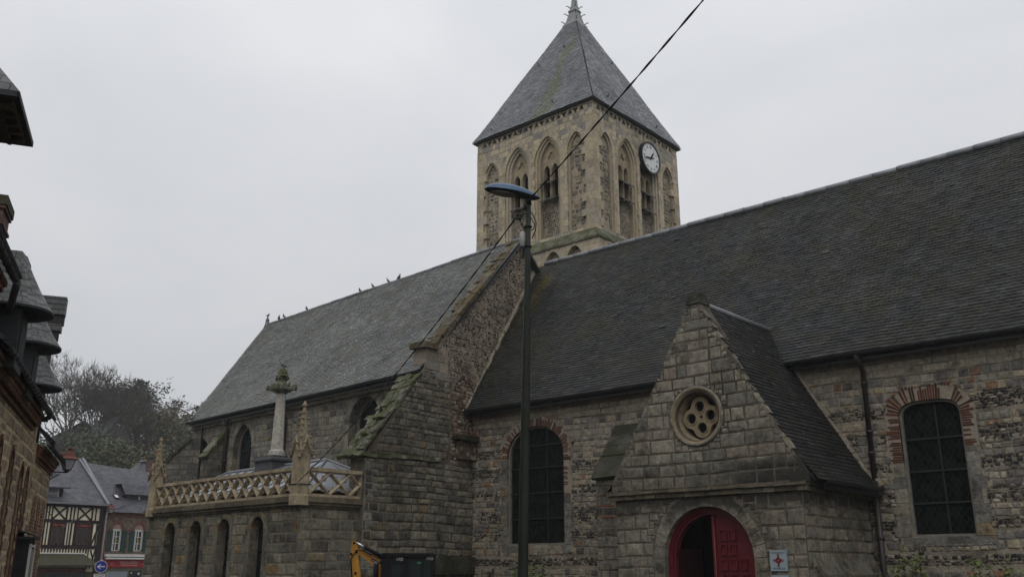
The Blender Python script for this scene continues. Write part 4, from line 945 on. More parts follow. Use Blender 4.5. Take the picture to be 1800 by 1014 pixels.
part('downpipe', mb, MT['pipe'], chancel)
mb = MB(); mb.tube([C_(7.55, -.36, 7.1), C_(7.55, -.2, 6.8), C_(7.54, -.1, 6.66), C_(7.51, -.10, 4.3)], .05, 10)
for z in (6.4, 5.5): mb.lathe([(.065, z-.02), (.07, z), (.065, z+.02)], C_(7.53, -.10, 0), 10)
part('downpipe', mb, MT['pipe'], chancel)
def small_buttress(p0, p1, q1, zt, zl, name='buttress'):
    mb = MB(); mb.prism([(0, -.3), (q1, -.3), (q1, zl), (0, zt)], C_(p0, 0, 0), CNo, Z_, Ce, 0, p1-p0)
    b = part(name, mb, MT['buttress'])
    mb = MB(); a, e = V((0, zt)), V((q1+.05, zl-.06)); k = 5
    for i in range(k):
        t0, t1 = i/k, (i+1)/k; o = C_(p0-.04, -(a.x+(e.x-a.x)*t0), a.y+(e.y-a.y)*t0); f = C_(p0-.04, -(a.x+(e.x-a.x)*t1), a.y+(e.y-a.y)*t1)
        n_ = (f-o).cross(Ce).normalized(); n_ = n_ if n_.z > 0 else -n_
        mb.rbox(o, Ce*(p1-p0+.08), (f-o)*.97, n_*.11, .025)
    mb.build('weathering_stones', MT['mosscoping'], b); return b
small_buttress(11.66, 12.22, .68, 6.6, 5.6)
mb = MB(); dd = (Ce*.77 + CNo*.64).normalized(); ss_ = V((-dd.y, dd.x, 0))
mb.prism([(-.4, -.3), (1.35, -.3), (1.35, 5.2), (-.4, 6.95)], C_(14.2, .05, 0)-ss_*.5, dd, Z_, dd.cross(Z_), 0, -1.0)
b2_ = part('buttress', mb, MT['buttress'])
mb = MB()
for i in range(6):
    o = C_(14.2, .05, 6.5)+dd*(-.05+1.45*i/6)+Z_*(-1.45*i/6)-ss_*.55; f = dd*1.45/6+Z_*(-1.45/6); n_ = V((dd.x*.7, dd.y*.7, .7)); mb.rbox(o, ss_*1.1, f*.96, n_*.13, .03)
mb.build('weathering_stones', MT['darkmoss'], b2_)
# ------------------------------------------------------------------ bell tower
TX0, TX1, TY0, TY1, TZ0, TZ1 = -24.95, -18.90, 26.0, 32.05, 13.2, 19.14
TW = TX1-TX0
UC = (.82, 2.25, 3.80, 5.23); AB, AW = .44, .68
ARB = lambda c: arch(c, AB, 13.85, 17.12, .78, 8)
ARW = lambda c: arch(c, AW, 13.85, 17.05, 1.10, 9)
def trefoil(cx, cz, r, up=1):
    pts = []
    for k in range(3):
        a = pi/2*up + 2*pi*k/3; ox, oz = cx+r*.85*cos(a), cz+r*.85*sin(a)
        for i in range(7): t = a-pi*.62+2*pi*.62*i/6; pts.append((ox+r*.62*cos(t), oz+r*.62*sin(t)))
    return pts
faces = [(V((TX0, TY0, 0)), X_, V((0, -1, 0)), True), (V((TX1, TY0, 0)), Y_, X_, True), (V((TX1, TY1, 0)), -X_, Y_, False), (V((TX0, TY1, 0)), -Y_, -X_, False)]
tw = MB(); mold = []; DB = .24; DW = .48
for fk, (O, U, N, full) in enumerate(faces):
    holes = [ARB(UC[0]), ARW(UC[1]), ARW(UC[2]), ARB(UC[3])]
    if full:
        x = .40; k = 0
        while x < TW-.35: holes.append(trefoil(x, 18.78 + (.012 if k % 2 else 0), .082, 1 if k % 2 == 0 else -1)); x += .285; k += 1
    e_ = DB if fk % 2 else 0
    tw.prism([(e_, TZ0), (TW-e_, TZ0), (TW-e_, TZ1), (e_, TZ1)], O, U, Z_, N, 0, -DB, holes)
tower = part('bell_tower', tw, MT['tower'])
mb = MB()
for O, U, N, full in faces: mb.prism([(.3, 18.5), (TW-.3, 18.5), (TW-.3, 19.0), (.3, 19.0)], O, U, Z_, N, -.17, -.22)
part('trefoil_shade', mb, MT['soffitdark'], tower)  # dark backing puts recess shade into the trefoil holes by colour
bandm = MB()
for O, U, N, full in faces: bandm.prism([(.0, 19.02), (TW+.07, 19.02), (TW+.07, 19.10), (0, 19.10)], O, U, Z_, N, .07, 0)
part('eaves_string', bandm, MT['palecornice'], tower)
for fi, (O, U, N, full) in enumerate(faces):
    for bi, c in enumerate(UC):
        wide = bi in (1, 2); A = ARW(c) if wide else ARB(c); a = AW if wide else AB; zs, H = (17.05, 1.10) if wide else (17.12, .78)
        # moulding: stones round the opening
        mm = MB(); out_ = A[2:]
        voussoirs(mm, out_, .17, 17 if wide else 13, O, U, Z_, N, .012, .2, .007, .003)
        for sgn, xx in ((1, c+a), (-1, c-a)):
            edge_stones(mm, O+U*xx, U*sgn, N, 13.85, zs, (.20, .15), (.25, .36), .012, .2, .004)
        # inner orders
        o1 = A; i1 = arch(c, a-.10, 13.85, zs, H-.10, 8); mm.prism(ring(o1, i1), O, U, Z_, N, -.06, -.30)
        if wide:
            i2 = arch(c, a-.22, 13.85, zs, H-.22, 8); mm.prism(ring(i1, i2), O, U, Z_, N, -.13, -.60)
        mo = part('arch_moulding', mm, MT['buffquoin'], tower)
        if not wide:
            mb = MB(); mb.prism(i1, O, U, Z_, N, -.14, -.34); bp = part('blind_panel', mb, MT['m_tower'], tower); stb = MB(); stones(stb, i1, O-N*.14, U, Z_, N, .17, .22, .045, [], .35, .5, .02, .015, .022, .07, 60+bi+4*fi, drop=.12); stb.build('rubble', MT['s_tower'], bp); continue
        # tracery
        ai = a-.22
        outer = [(c-ai, 15.5), (c+ai, 15.5)] + arch(c, ai, 15.5, zs, H-.22, 8)[2:]
        l1 = arch(c-.205, .145, 15.5, 16.72, .27, 6); l2 = arch(c+.205, .145, 15.5, 16.72, .27, 6)
        l1 = [(x, max(z, 15.54)) for x, z in l1]; l2 = [(x, max(z, 15.54)) for x, z in l2]
        tb = MB(); tb.prism(outer, O, U, Z_, N, -.25, -.42, [l1, l2, trefoil(c, 17.36, .125, 1)])
        tb.prism(circ(c, 17.36, .25, 14), O, U, Z_, N, -.31, -.36)
        for lx in (c-.205, c+.205): tb.prism(ring(arch(lx, .195, 15.5, 16.72, .36, 6), arch(lx, .15, 15.5, 16.72, .275, 6)), O, U, Z_, N, -.22, -.25)
        tr = part('tracery', tb, MT['balustrade'], tower)
        mb = MB(); mb.prism([(c-ai, 13.85), (c+ai, 13.85), (c+ai, 15.5), (c-ai, 15.5)], O, U, Z_, N, -.27, -.42); stb = MB(); stones(stb, [(c-ai, 13.85), (c+ai, 13.85), (c+ai, 15.45), (c-ai, 15.45)], O-N*.27, U, Z_, N, .088, .105, .026, [], .15, .3, .012, .008, .006, .05, 40+bi+4*fi); pn = part('flint_panel', mb, MT['m_tower'], tower); stb.build('flint_chequer', MT['s_pebble'], pn)
        for lx in (c-.205, c+.205):
            for lz in (15.50, 16.22):
                lb = MB(); o = O+U*(lx-.175)+Z_*(lz+.20)-N*.48; lb.obox(o, U*.35, N*.52-Z_*.29, Z_*.045-N*.0)
                lb.obox(O+U*(lx-.175)+Z_*(lz-.11)+N*.03, U*.35, N*.02, Z_*.055)
                part('louvre', lb, MT['louvre'], tower)
for k, (O, U, N, full) in enumerate(faces):
    mb = MB(); O2, U2, N2, _ = faces[k-1]; edge_stones(mb, O, U, N, 13.3, 18.55, (.52, .36), (.26, .36), .012, .2, .005); edge_stones(mb, O2+U2*TW, -U2, N2, 13.3, 18.55, (.36, .52), (.26, .36), .012, .2, .005)
    part('corner_quoins', mb, MT['buffquoin'], tower)
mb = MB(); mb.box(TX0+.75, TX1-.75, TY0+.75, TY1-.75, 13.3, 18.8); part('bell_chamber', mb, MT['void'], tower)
# lower storey, wider, with mossy set-off
LB = .42; lx0, lx1, ly0, ly1 = TX0-LB, TX1+LB, TY0-LB, TY1+LB
lf = [(V((lx0, ly0, 0)), X_, V((0, -1, 0)), lx1-lx0), (V((lx1, ly0, 0)), Y_, X_, ly1-ly0), (V((lx1, ly1, 0)), -X_, Y_, lx1-lx0), (V((lx0, ly1, 0)), -Y_, -X_, ly1-ly0)]
mb = MB(); lows = []; ringl = []
for fk, (O, U, N, L) in enumerate(lf):
    e_ = .3 if fk % 2 else 0
    cs = [L-4.3, L-3.2, L-2.12, L-1.10] if abs(N.y) > .5 else [.72, 1.75, 2.8, 3.85]
    hs = [arch(c, .38, 11.3, 12.5, .58, 8) for c in cs]
    mb.prism([(e_, 6.5), (L-e_, 6.5), (L-e_, 13.22), (e_, 13.22)], O, U, Z_, N, 0, -.3, hs)
    for c, h in zip(cs, hs):
        fb1 = MB(); fb1.prism(h, O, U, Z_, N, -.22, -.3); lows.append(fb1); rings = MB(); ringl.append(rings); voussoirs(rings, h[2:], .16, 11, O, U, Z_, N, .008, .15, .008, .003)
low = part('tower_base', mb, MT['buff']); [part('blind_arch', q_, MT['infill'], low) for q_ in lows]; [part('arch_stones', q_, MT['buffquoin'], low) for q_ in ringl]
mb = MB()
e = .06
B = [(lx0-e, ly0-e), (lx1+e, ly0-e), (lx1+e, ly1+e), (lx0-e, ly1+e)]; T = [(TX0-.01, TY0-.01), (TX1+.01, TY0-.01), (TX1+.01, TY1+.01), (TX0-.01, TY1+.01)]
vs = [(*p, 13.16) for p in B]+[(*p, 13.24) for p in B]+[(*p, 13.74) for p in T]
mb.add(vs, [(i, (i+1) % 4, 4+(i+1) % 4, 4+i) for i in range(4)]+[(4+i, 4+(i+1) % 4, 8+(i+1) % 4, 8+i) for i in range(4)]+[(3, 2, 1, 0)])
part('mossy_ledge', mb, MT['mosscoping'], low)
# roof
cx_, cy_ = (TX0+TX1)/2, (TY0+TY1)/2; E0 = TW/2+.14
prof = [(E0, 19.01), (E0-.20, 19.38), (.34, 24.86)]
def pyr(prof, idx, mbx):
    for i in idx:
        sx = [(-1, -1), (1, -1), (1, 1), (-1, 1)]; a, b = sx[i], sx[(i+1) % 4]
        for (r0, z0), (r1, z1) in zip(prof, prof[1:]):
            mbx.add([(cx_+a[0]*r0, cy_+a[1]*r0, z0), (cx_+b[0]*r0, cy_+b[1]*r0, z0), (cx_+b[0]*r1, cy_+b[1]*r1, z1), (cx_+a[0]*r1, cy_+a[1]*r1, z1)], [(0, 1, 2, 3)])
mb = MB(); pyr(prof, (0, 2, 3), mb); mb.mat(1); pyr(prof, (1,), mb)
mb.mat(2); E1 = E0-.005
mb.add([(cx_-E1, cy_-E1, 19.01), (cx_+E1, cy_-E1, 19.01), (cx_+E1, cy_+E1, 19.01), (cx_-E1, cy_+E1, 19.01), (cx_-E1, cy_-E1, 18.95), (cx_+E1, cy_-E1, 18.95), (cx_+E1, cy_+E1, 18.95), (cx_-E1, cy_+E1, 18.95)], [(0, 1, 5, 4), (1, 2, 6, 5), (2, 3, 7, 6), (3, 0, 4, 7), (4, 5, 6, 7)])
spire = part('spire_roof', mb, [MT['spireslate'], MT['spireslatewest'], MT['gutter']])
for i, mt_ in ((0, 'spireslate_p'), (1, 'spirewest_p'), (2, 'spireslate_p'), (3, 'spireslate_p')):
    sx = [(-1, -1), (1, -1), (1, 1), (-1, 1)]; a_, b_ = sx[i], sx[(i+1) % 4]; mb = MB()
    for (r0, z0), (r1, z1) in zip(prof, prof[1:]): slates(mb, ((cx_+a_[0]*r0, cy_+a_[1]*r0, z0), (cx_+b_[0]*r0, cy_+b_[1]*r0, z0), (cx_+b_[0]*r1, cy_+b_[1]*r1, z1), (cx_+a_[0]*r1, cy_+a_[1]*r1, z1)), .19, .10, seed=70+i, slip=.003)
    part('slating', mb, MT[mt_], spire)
mb = MB(); pr = [(.40, 24.80), (.40, 24.87), (.30, 25.02), (.235, 25.30), (.185, 25.55), (.215, 25.58), (.215, 25.63), (.15, 25.75), (.105, 26.0), (.07, 26.5), (.03, 26.9)]
mb.lathe([(r*1.414, z) for r, z in pr], (cx_, cy_, 0), 4, False)
cap = part('lead_cap', mb, MT['leadcap'], spire)
for k, (r, z) in enumerate(((.31, 25.0), (.215, 25.42), (.135, 25.82))):
    for sx in ((-1, -1), (1, -1), (1, 1), (-1, 1)):
        mb = MB(); d = V((sx[0], sx[1], 0)).normalized(); p = V((cx_+sx[0]*r, cy_+sx[1]*r, z)); mb.tube([p, p+d*.05+Z_*.02, p+d*.09+Z_*.07, p+d*.15+Z_*.09, p+d*.17+Z_*.06], [.025, .022, .02, .024, .02], 6)
        mb.build('lead_hook', MT['lead'], cap)
mb = MB()
def hookat(face, u, z):
    r = (E0-.20)+(.34-(E0-.20))*(z-19.38)/(24.86-19.38)
    p = V((cx_+u*r, cy_-r, z)) if face == 0 else V((cx_+r, cy_+u*r, z)); n = V((0, -1, .45)) if face == 0 else V((1, 0, .45))
    mb.tube([p, p+n*.10, p+n*.10+Z_*.06], .022, 6); mb.obox(p+V((-.05, -.05, .0)), (.1, 0, 0), (0, .1, 0), (0, 0, .02))
for f, u, z in ((0, -.74, 19.35), (0, .35, 19.6), (0, -.62, 22.6), (0, .25, 23.2), (1, -.62, 19.65), (1, .55, 19.5), (1, .6, 22.8)): mb = MB(); hookat(f, u, z); part('roof_hook', mb, MT['iron'], spire)
# clock
mb = MB(); cz, cyy = 17.76, 29.78; O = V((TX1, cyy, cz)); R_ = .70
mb.prism(circ(0, 0, R_, 40), O, Y_, Z_, X_, .13, -.02); clock = part('clock', mb, MT['clockblack'])
mb = MB(); mb.prism(circ(0, 0, R_, 40), O, Y_, Z_, X_, .16, .13, [circ(0, 0, R_-.075, 40)]); mb.build('clock_rim', MT['clockblack'], clock)
mb = MB(); mb.prism(circ(0, 0, R_-.075, 40), O, Y_, Z_, X_, .135, .131); mb.build('dial', MT['dial'], clock)
mb = MB()
for k in range(60):
    a = 2*pi*k/60; d = V((sin(a), cos(a))); p = d*.585; q = d*.612; t = V((d.y, -d.x))*(.006 if k % 5 else .012)
    mb.add([O+X_*.137+Y_*v.x+Z_*v.y for v in (p-t, p+t, q+t, q-t)], [(0, 1, 2, 3)])
mb.build('minute_track', MT['clockblack'], clock)
for k, s in enumerate(('XII', 'I', 'II', 'III', 'IIII', 'V', 'VI', 'VII', 'VIII', 'IX', 'X', 'XI')):
    a = 2*pi*k/12; d = V((sin(a), cos(a))); u = Y_*d.y - Z_*d.x; wv = Y_*d.x + Z_*d.y
    text_mesh(s, .175, O+X_*.138+wv*.47, u, wv, 'numeral', MT['clockblack'], clock, .002, sx=.8)
mb = MB()
def hand(ang, L, w, back):
    a = radians(ang); d = Y_*sin(a)+Z_*cos(a); t = Y_*cos(a)-Z_*sin(a)
    mb.add([O+X_*(.15+k)+v for k in (0, .012) for v in (-d*back-t*w*.5, -d*back+t*w*.5, d*L*.55+t*w, d*L, d*L*.55-t*w)], [(5, 6, 7, 8, 9), (4, 3, 2, 1, 0), (0, 1, 6, 5), (1, 2, 7, 6), (2, 3, 8, 7), (3, 4, 9, 8), (4, 0, 5, 9)])
hand(36, .40, .045, .12); mb.build('clock_hand', MT['clockblack'], clock); mb = MB(); hand(258, .53, .040, .22); mb.build('clock_hand', MT['clockblack'], clock)
# ------------------------------------------------------------------ porch
PX0, PX1, PY, PC = -11.87, -7.63, 16.8, -9.70
Wd = arch(PC, 1.0, -.2, 1.9, 1.0, 14)
gp = [(PX0, -.3), (PX1, -.3), (PX1, 3.18), (PX1+.10, 3.28), (PX1+.12, 3.44), (PC+.17, 7.0), (PC+.14, 7.12), (PC-.14, 7.12), (PC-.17, 7.0), (PX0-.10, 3.44), (PX0-.08, 3.28), (PX0, 3.18)]
rc = (-9.78, 4.715)
mb = MB(); mb.prism(gp, (0, PY, 0), X_, Z_, Nv, 0, -.42, [Wd, circ(rc[0], rc[1], .50, 28)])
mb.prism([(PY+.42, -.3), (D+.0, -.3), (D, 3.3), (PY+.42, 3.3)], (PX1, 0, 0), Y_, Z_, X_, 0, -.4)
mb.prism([(PY+.42, -.3), (D+.0, -.3), (D, 3.3), (PY+.42, 3.3)], (PX0, 0, 0), Y_, Z_, -X_, 0, -.4)
porch = part('porch_wall', mb, MT['m_porch'])
mb = MB(); exP = [grow(Wd, .27), circ(rc[0], rc[1], .60, 24)]
stones(mb, [(PX0, -.3), (PX1, -.3), (PX1, 3.12), (PX0, 3.12)], (0, PY, 0), X_, Z_, Nv, .255, .40, .008, exP, .2, .45, .018, .014, .008, .08, 51, wob=.012)
gpo = [(PX0-.06, 3.27), (PX1+.10, 3.27), (PX1+.12, 3.44), (PC+.19, 7.02), (PC+.14, 7.12), (PC-.14, 7.12), (PC-.19, 7.02), (PX0-.12, 3.44)]
stones(mb, gpo, (0, PY, 0), X_, Z_, Nv, .25, .42, .008, exP, .18, .45, .018, .014, .009, .06, 53, wob=.012)
stones(mb, [(PY+.02, -.3), (D-.02, -.3), (D-.02, 3.1), (PY+.02, 3.1)], (PX1, 0, 0), Y_, Z_, X_, .25, .40, .013, [], .2, .45, .02, .014, .008, .08, 55); part('ashlar', mb, MT['s_porch'], porch)
mb = MB()                                     # dripping string under the gable
x = PX0-.14
while x < PX1+.1:
    l = random.uniform(.45, .75); l = min(l, PX1+.14-x); mb.rbox((x, PY-.13, 3.20), (l-.008, 0, 0), (0, .15, 0), (0, 0, .055), .008); mb.rbox((x, PY-.075, 3.10), (l-.008, 0, 0), (0, .09, 0), (0, 0, .095), .008); x += l
y = PY-.1
while y < D-.15: l = min(random.uniform(.4, .7), D-.1-y); mb.rbox((PX1-.02, y, 3.20), (.14, 0, 0), (0, l-.008, 0), (0, 0, .06), .008); mb.rbox((PX1-.02, y, 3.10), (.08, 0, 0), (0, l-.008, 0), (0, 0, .095), .008); y += l
part('string_course', mb, MT['corniceM'], porch)
for sg in (1, -1):                            # stepped edge stones of the gable
    mb = MB()
    x0, z0, x1, z1 = PX1+.13, 3.40, PC+.18, 6.98
    n = 15
    for i in range(n):
        t = i/n; xa = (x0+(x1-x0)*t); za = z0+(z1-z0)*t; zb = z0+(z1-z0)*(i+1)/n; xb = x0+(x1-x0)*(i+1)/n
        wd = random.uniform(.18, .4); X = lambda q: q if sg > 0 else 2*PC-q
        j = lambda: random.uniform(-.012, .012)
        pts = [(X(xa+j()), za+.006), (X(xb+.012+j()), zb-.006), (X(xb-wd), zb-.006), (X(xa-wd), za+.006)]
        pts = pts if sg > 0 else pts[::-1]
        px3 = X(xa+.01); mb.rbox((px3-(.05 if sg > 0 else .03), PY+.0, za+.01), (.08, 0, 0), (0, random.uniform(.05, .14), 0), V((X(xb)-X(xa), 0, (zb-za)*random.uniform(.6, .98))), .014)
    if sg > 0: mb.rbox((PX1-.18, PY-.10, 3.27), (.34, 0, 0), (0, .5, 0), (0, 0, .18), .02)
    part('gable_edge_stones', mb, MT['s_porch'], porch)
mb = MB(); mb.rbox((PC-.17, PY-.03, 7.10), (.34, 0, 0), (0, .42, 0), (0, 0, .10), .012); mb.rbox((PC-.13, PY+.0, 7.20), (.26, 0, 0), (0, .36, 0), (0, 0, .13), .015); part('apex_stone', mb, MT['darkmoss'], porch)
# door surround
mb = MB(); path = [(PC+1.0, 0)]+Wd[2:]+[(PC-1.0, 0)]
voussoirs(mb, Wd[2:], .27, 15, (0, PY, 0), X_, Z_, Nv, .012, .18, .010, .006, .10)
edge_stones(mb, (PC+1.0, PY, 0), X_, Nv, 0, 1.9, (.36, .27), (.28, .4), .012, .18); edge_stones(mb, (PC-1.0, PY, 0), -X_, Nv, 0, 1.9, (.27, .36), (.28, .4), .012, .18)
part('door_arch', mb, MT['s_porch'], porch)
mb = MB(); f1 = arch(PC, .995, -.2, 1.9, .995, 14); f2 = arch(PC, .90, -.2, 1.9, .90, 14); f3 = arch(PC, .845, -.2, 1.9, .845, 14)
mb.prism(ring(f1, f2), (0, PY, 0), X_, Z_, Nv, -.13, -.32); mb.prism(ring(f2, f3), (0, PY, 0), X_, Z_, Nv, -.17, -.32)
dframe = part('door_frame', mb, MT['red'], porch)
lf_ = [(PC+.0, -.1), (PC+.84, -.1)] + [(PC+.84*cos(t), 1.9+.84*sin(t)) for t in [pi/2*i/12 for i in range(13)]]
mb = MB(); mb.prism(lf_, (0, PY, 0), X_, Z_, Nv, -.235, -.28); door = part('door_leaf', mb, MT['red'], porch)
mb = MB(); mb.box(PC, PC+.075, PY+.20, PY+.236, -.1, 2.735); mb.tube([(PC+.05, PY+.20, -.1), (PC+.05, PY+.20, 2.72)], .02, 8); mb.build('meeting_stile', MT['red'], door)
cols = [PC+.235, PC+.445, PC+.655]; hw = .075
for r_, zc in enumerate((.45, .80, 1.15, 1.50, 1.78, 2.06, 2.34, 2.56)):
    for ci, xc in enumerate(cols):
        top = zc+.105
        if (xc+hw-PC)**2+max(0, top-1.9)**2 > .77**2: 
            if (xc-PC)**2+max(0, zc-1.9)**2 > .66**2: continue
        hh = .105 if r_ < 7 else .05
        zt = lambda x: min(zc+hh, 1.9+sqrt(max(.01, .765**2-(x-PC)**2))) if zc+hh > 1.9 else zc+hh
        pl_ = [(xc-hw, zc-hh), (xc+hw, zc-hh), (xc+hw, max(zt(xc+hw), zc-hh+.02)), (xc-hw, max(zt(xc-hw), zc-hh+.03))]
        cxm = sum(p[0] for p in pl_)/4; czm = sum(p[1] for p in pl_)/4
        inn = [(cxm+(p[0]-cxm)*.74, czm+(p[1]-czm)*.78) for p in pl_]
        mb = MB(); mb.prism(pl_, (0, PY, 0), X_, Z_, Nv, -.195, -.24, [inn]); mb.prism(inn, (0, PY, 0), X_, Z_, Nv, -.226, -.24); mb.build('door_panel', MT['red'], door)
mb = MB(); lx = PC-.83; mb.obox((lx, PY+.26, -.1), (.10, .80, 0), (-.05, .01, 0), (0, 0, 2.2)); part('door_leaf', mb, MT['redshaded'], porch)
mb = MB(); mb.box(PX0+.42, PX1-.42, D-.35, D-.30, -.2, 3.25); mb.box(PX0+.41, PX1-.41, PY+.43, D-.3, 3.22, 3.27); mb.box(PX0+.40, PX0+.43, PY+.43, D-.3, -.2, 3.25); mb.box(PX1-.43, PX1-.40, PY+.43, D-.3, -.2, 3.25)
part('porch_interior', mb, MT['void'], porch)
# rose window
mb = MB(); n = 32
def ringpts(r, dy, dz=0): return [V((rc[0]+r*cos(2*pi*k/n), PY+dy, rc[1]+dz+r*sin(2*pi*k/n))) for k in range(n)]
rs = [ringpts(.605, .0), ringpts(.595, -.035), ringpts(.56, -.04), ringpts(.545, -.005), ringpts(.525, .0), ringpts(.515, .08), ringpts(.47, .17), ringpts(.455, .24), ringpts(.44, .42)]
vs = [v for r in rs for v in r]; mb.add(vs, [(i*n+k, i*n+(k+1) % n, (i+1)*n+(k+1) % n, (i+1)*n+k) for i in range(len(rs)-1) for k in range(n)], True)
rose = part('rose_window', mb, MT['rosestone'], porch); mb = MB(); r2_ = [ringpts(.622, .0), ringpts(.618, -.03), ringpts(.60, -.045), ringpts(.58, -.04)]; mb.add([v for r in r2_ for v in r], [(i*n+k, i*n+(k+1) % n, (i+1)*n+(k+1) % n, (i+1)*n+k) for i in range(3) for k in range(n)], True); mb.build('outer_rim', MT['s_porch'], rose)
mb = MB(); lob = []
rcx, rcz = rc[0]+.0, rc[1]
for k in range(4):
    a = pi/4*0+pi/2*k+.08; ox, oz = rcx+.225*cos(a), rcz+.225*sin(a)
    for i in range(11): t = a-1.45+2.9*i/10; lob.append((ox+.205*cos(t), oz+.205*sin(t)))
holes = [circ(rcx+.225*cos(pi/2*k+.08), rcz+.225*sin(pi/2*k+.08), .112, 16) for k in range(4)]+[circ(rcx, rcz, .036, 10)]
mb.prism(lob, (0, PY, 0), X_, Z_, Nv, -.18, -.27, holes)
for k in range(4): c_ = (rcx+.225*cos(pi/2*k+.08), rcz+.225*sin(pi/2*k+.08)); mb.prism(circ(*c_, .135, 16), (0, PY, 0), X_, Z_, Nv, -.165, -.18, [circ(*c_, .112, 16)])
mb.build('tracery', MT['rosestone'], rose)
mb = MB(); mb.prism(circ(rc[0], rc[1], .47, 24), (0, PY, 0), X_, Z_, Nv, -.32, -.34); mb.build('glass', MT['roseglass'], rose)
# porch roof with a flared foot
RZp = 7.14
def prof_r(sg): return [(PC+sg*2.34, 3.30), (PC+sg*2.02, 3.72), (PC+sg*1.55, 4.52), (PC, RZp)]
mb = MB()
for sg in (1, -1):
    pr = prof_r(sg)
    for (xa, za), (xb, zb) in zip(pr, pr[1:]):
        ya = yb = PY+.04
        def yend(z): return D-.02 if z < 6.2 else D-.3+(z-6.2)/(11.48-6.2)*3.4+.1
        slab(mb, (xa, ya, za), (xa, yend(za), za), (xb, yend(zb), zb), (xb, yb, zb), .045)
proof = part('porch_roof', mb, MT['gutter'])
mb = MB()
for sg in (1, -1):
    pr = prof_r(sg)
    for k_, ((xa, za), (xb, zb)) in enumerate(zip(pr, pr[1:])): slates(mb, ((xa, PY+.03, za), (xa, yend(za), za), (xb, yend(zb), zb), (xb, PY+.03, zb)), .19, .10, seed=80+k_+int(sg))
mb.build('slating', MT['porchslate_p'], proof)
mb = MB(); mb.tube([(PC, PY+.42, RZp+.03), (PC, 20.62, RZp+.03)], .075, 10); slab(mb, (PC+.02, PY+.42, RZp-.0), (PC+.02, 20.7, RZp-.0), (PC+.14, 20.6, RZp-.21), (PC+.14, PY+.42, RZp-.21), .015); mb.build('ridge_cap', MT['lead'], proof)
mb = MB(); a_ = V((PC+.08, 20.60, RZp+.02)); b__ = V((PC+.66, 19.66, 6.16)); mb.obox(a_, b__-a_, V((.13, .03, .02)), V((.03, 0, .06))); mb.build('lead_flashing', MT['lead'], proof)
mb = MB(); g0, g1 = V((PC+.50, D-.03, 6.22)), V((PC+2.30, D-.03, 3.42)); pts = [V((x, D-.03, z)) for x, z in prof_r(1)[::-1]]
pts = [V((PC+.56, D-.03, 6.20)), pts[1]*1.0, pts[2], pts[3]]
for p, q in zip(pts, pts[1:]):
    k = 5
    for i in range(k):
        s_, e_ = p.lerp(q, i/k), p.lerp(q, (i+1)/k); n_ = V((q.z-p.z, 0, -(q.x-p.x))).normalized(); n_ = n_ if n_.x > 0 else -n_; mb.rbox(s_, e_-s_, n_*random.uniform(.08, .13), (0, -.09, 0), .014)
mb.build('mortar_fillet', MT['ringmortar'], proof)
mb = MB(); mb.prism([(cos(t)*.075, sin(t)*.075) for t in [pi+pi*i/8 for i in range(9)]]+[(cos(t)*.06, sin(t)*.06) for t in [2*pi-pi*i/8 for i in range(9)]], (PC+2.40, PY+.42, 3.31), X_, Z_, Nv, 0, -(D-.1-PY-.42)); mb.box(PC+2.30, PC+2.34, PY+.42, D-.1, 3.14, 3.32); mb.build('gutter', MT['gutter'], proof)
mb = MB()
for yy, zz, rr in ((18.4, 5.0, .05), (18.9, 5.05, .06), (17.9, 4.3, .035), (18.2, 6.2, .05), (19.2, 3.9, .03)):
    xx = PC + (RZp-zz)/(RZp-4.52)*1.55; mb.lathe([(rr, -.01), (rr*1.1, .012), (rr*.5, .03)], (xx+.01, yy, zz), 8)
mb.build('lichen_patch', MT['ringmortar'], proof)
mb = MB(); mb.prism([(PX1, 1.52), (PX1+.16, 1.55), (PX1+.16, 1.60), (PX1, 1.88)], (0, D-.02, 0), X_, Z_, Y_, 0, -(D-PY-.35)); mb.prism([(PX1, -.3), (PX1+.14, -.3), (PX1+.14, 1.54), (PX1, 1.54)], (0, D-.02, 0), X_, Z_, Y_, 0, -(D-PY-.37)); part('plinth_slope', mb, MT['s_butt'], porch)
# small buttress left of the porch
mb = MB(); bx0, bx1, by = -13.98, -13.32, 18.95
mb.prism([(D+.02, -.3), (by, -.3), (by, 3.86), (D+.02, 5.25)], (bx1, 0, 0), Y_, Z_, X_, 0, -(bx1-bx0)); sb = part('buttress', mb, MT['m_porch']); mb = MB(); stones(mb, [(bx0, -.3), (bx1, -.3), (bx1, 3.8), (bx0, 3.8)], (0, by, 0), X_, Z_, Nv, .25, .34, .013, [], .2, .4, .02, .015, .008, .08, 57); stones(mb, [(by, -.3), (D, -.3), (D, 3.8), (by, 3.8)], (bx1, 0, 0), Y_, Z_, X_, .25, .34, .013, [], .2, .4, .02, .015, .008, .08, 58); mb.build('ashlar', MT['s_porch'], sb)
mb = MB(); a = V((0, by-.07, 3.80)); b = V((0, D-.0, 5.22)); k = 5; n_ = V((0, -.8, .6))
for i in range(k): s_, e_ = a.lerp(b, i/k), a.lerp(b, (i+1)/k); mb.rbox((bx0-.05, s_.y, s_.z), (bx1-bx0+.1, 0, 0), (e_-s_)*.985, n_*.09, .012)
mb.build('weathering_stones', MT['darkmoss'], sb)
mb = MB(); W3 = [( -12.45+.62*cos(t), 4.55+.62*sin(t)) for t in [.3+1.9*i/10 for i in range(11)]]
voussoirs(mb, [(-12.35+.55*cos(t), 4.42+.55*sin(t)) for t in [1.75+1.35*i/8 for i in range(9)]], .27, 15, (0, D, 0), X_, Z_, Nv, .012, .1, .012, .006, .1); part('relieving_arch', mb, MT['ringbrick'], nave_wall)
mb = MB()
for zz, w_, in ((3.45, .62), (3.18, .6), (2.92, .63)): mb.rbox((bx0+.02, by-.012, zz-.012), (w_, 0, 0), (0, .1, 0), (0, 0, .02), .004)
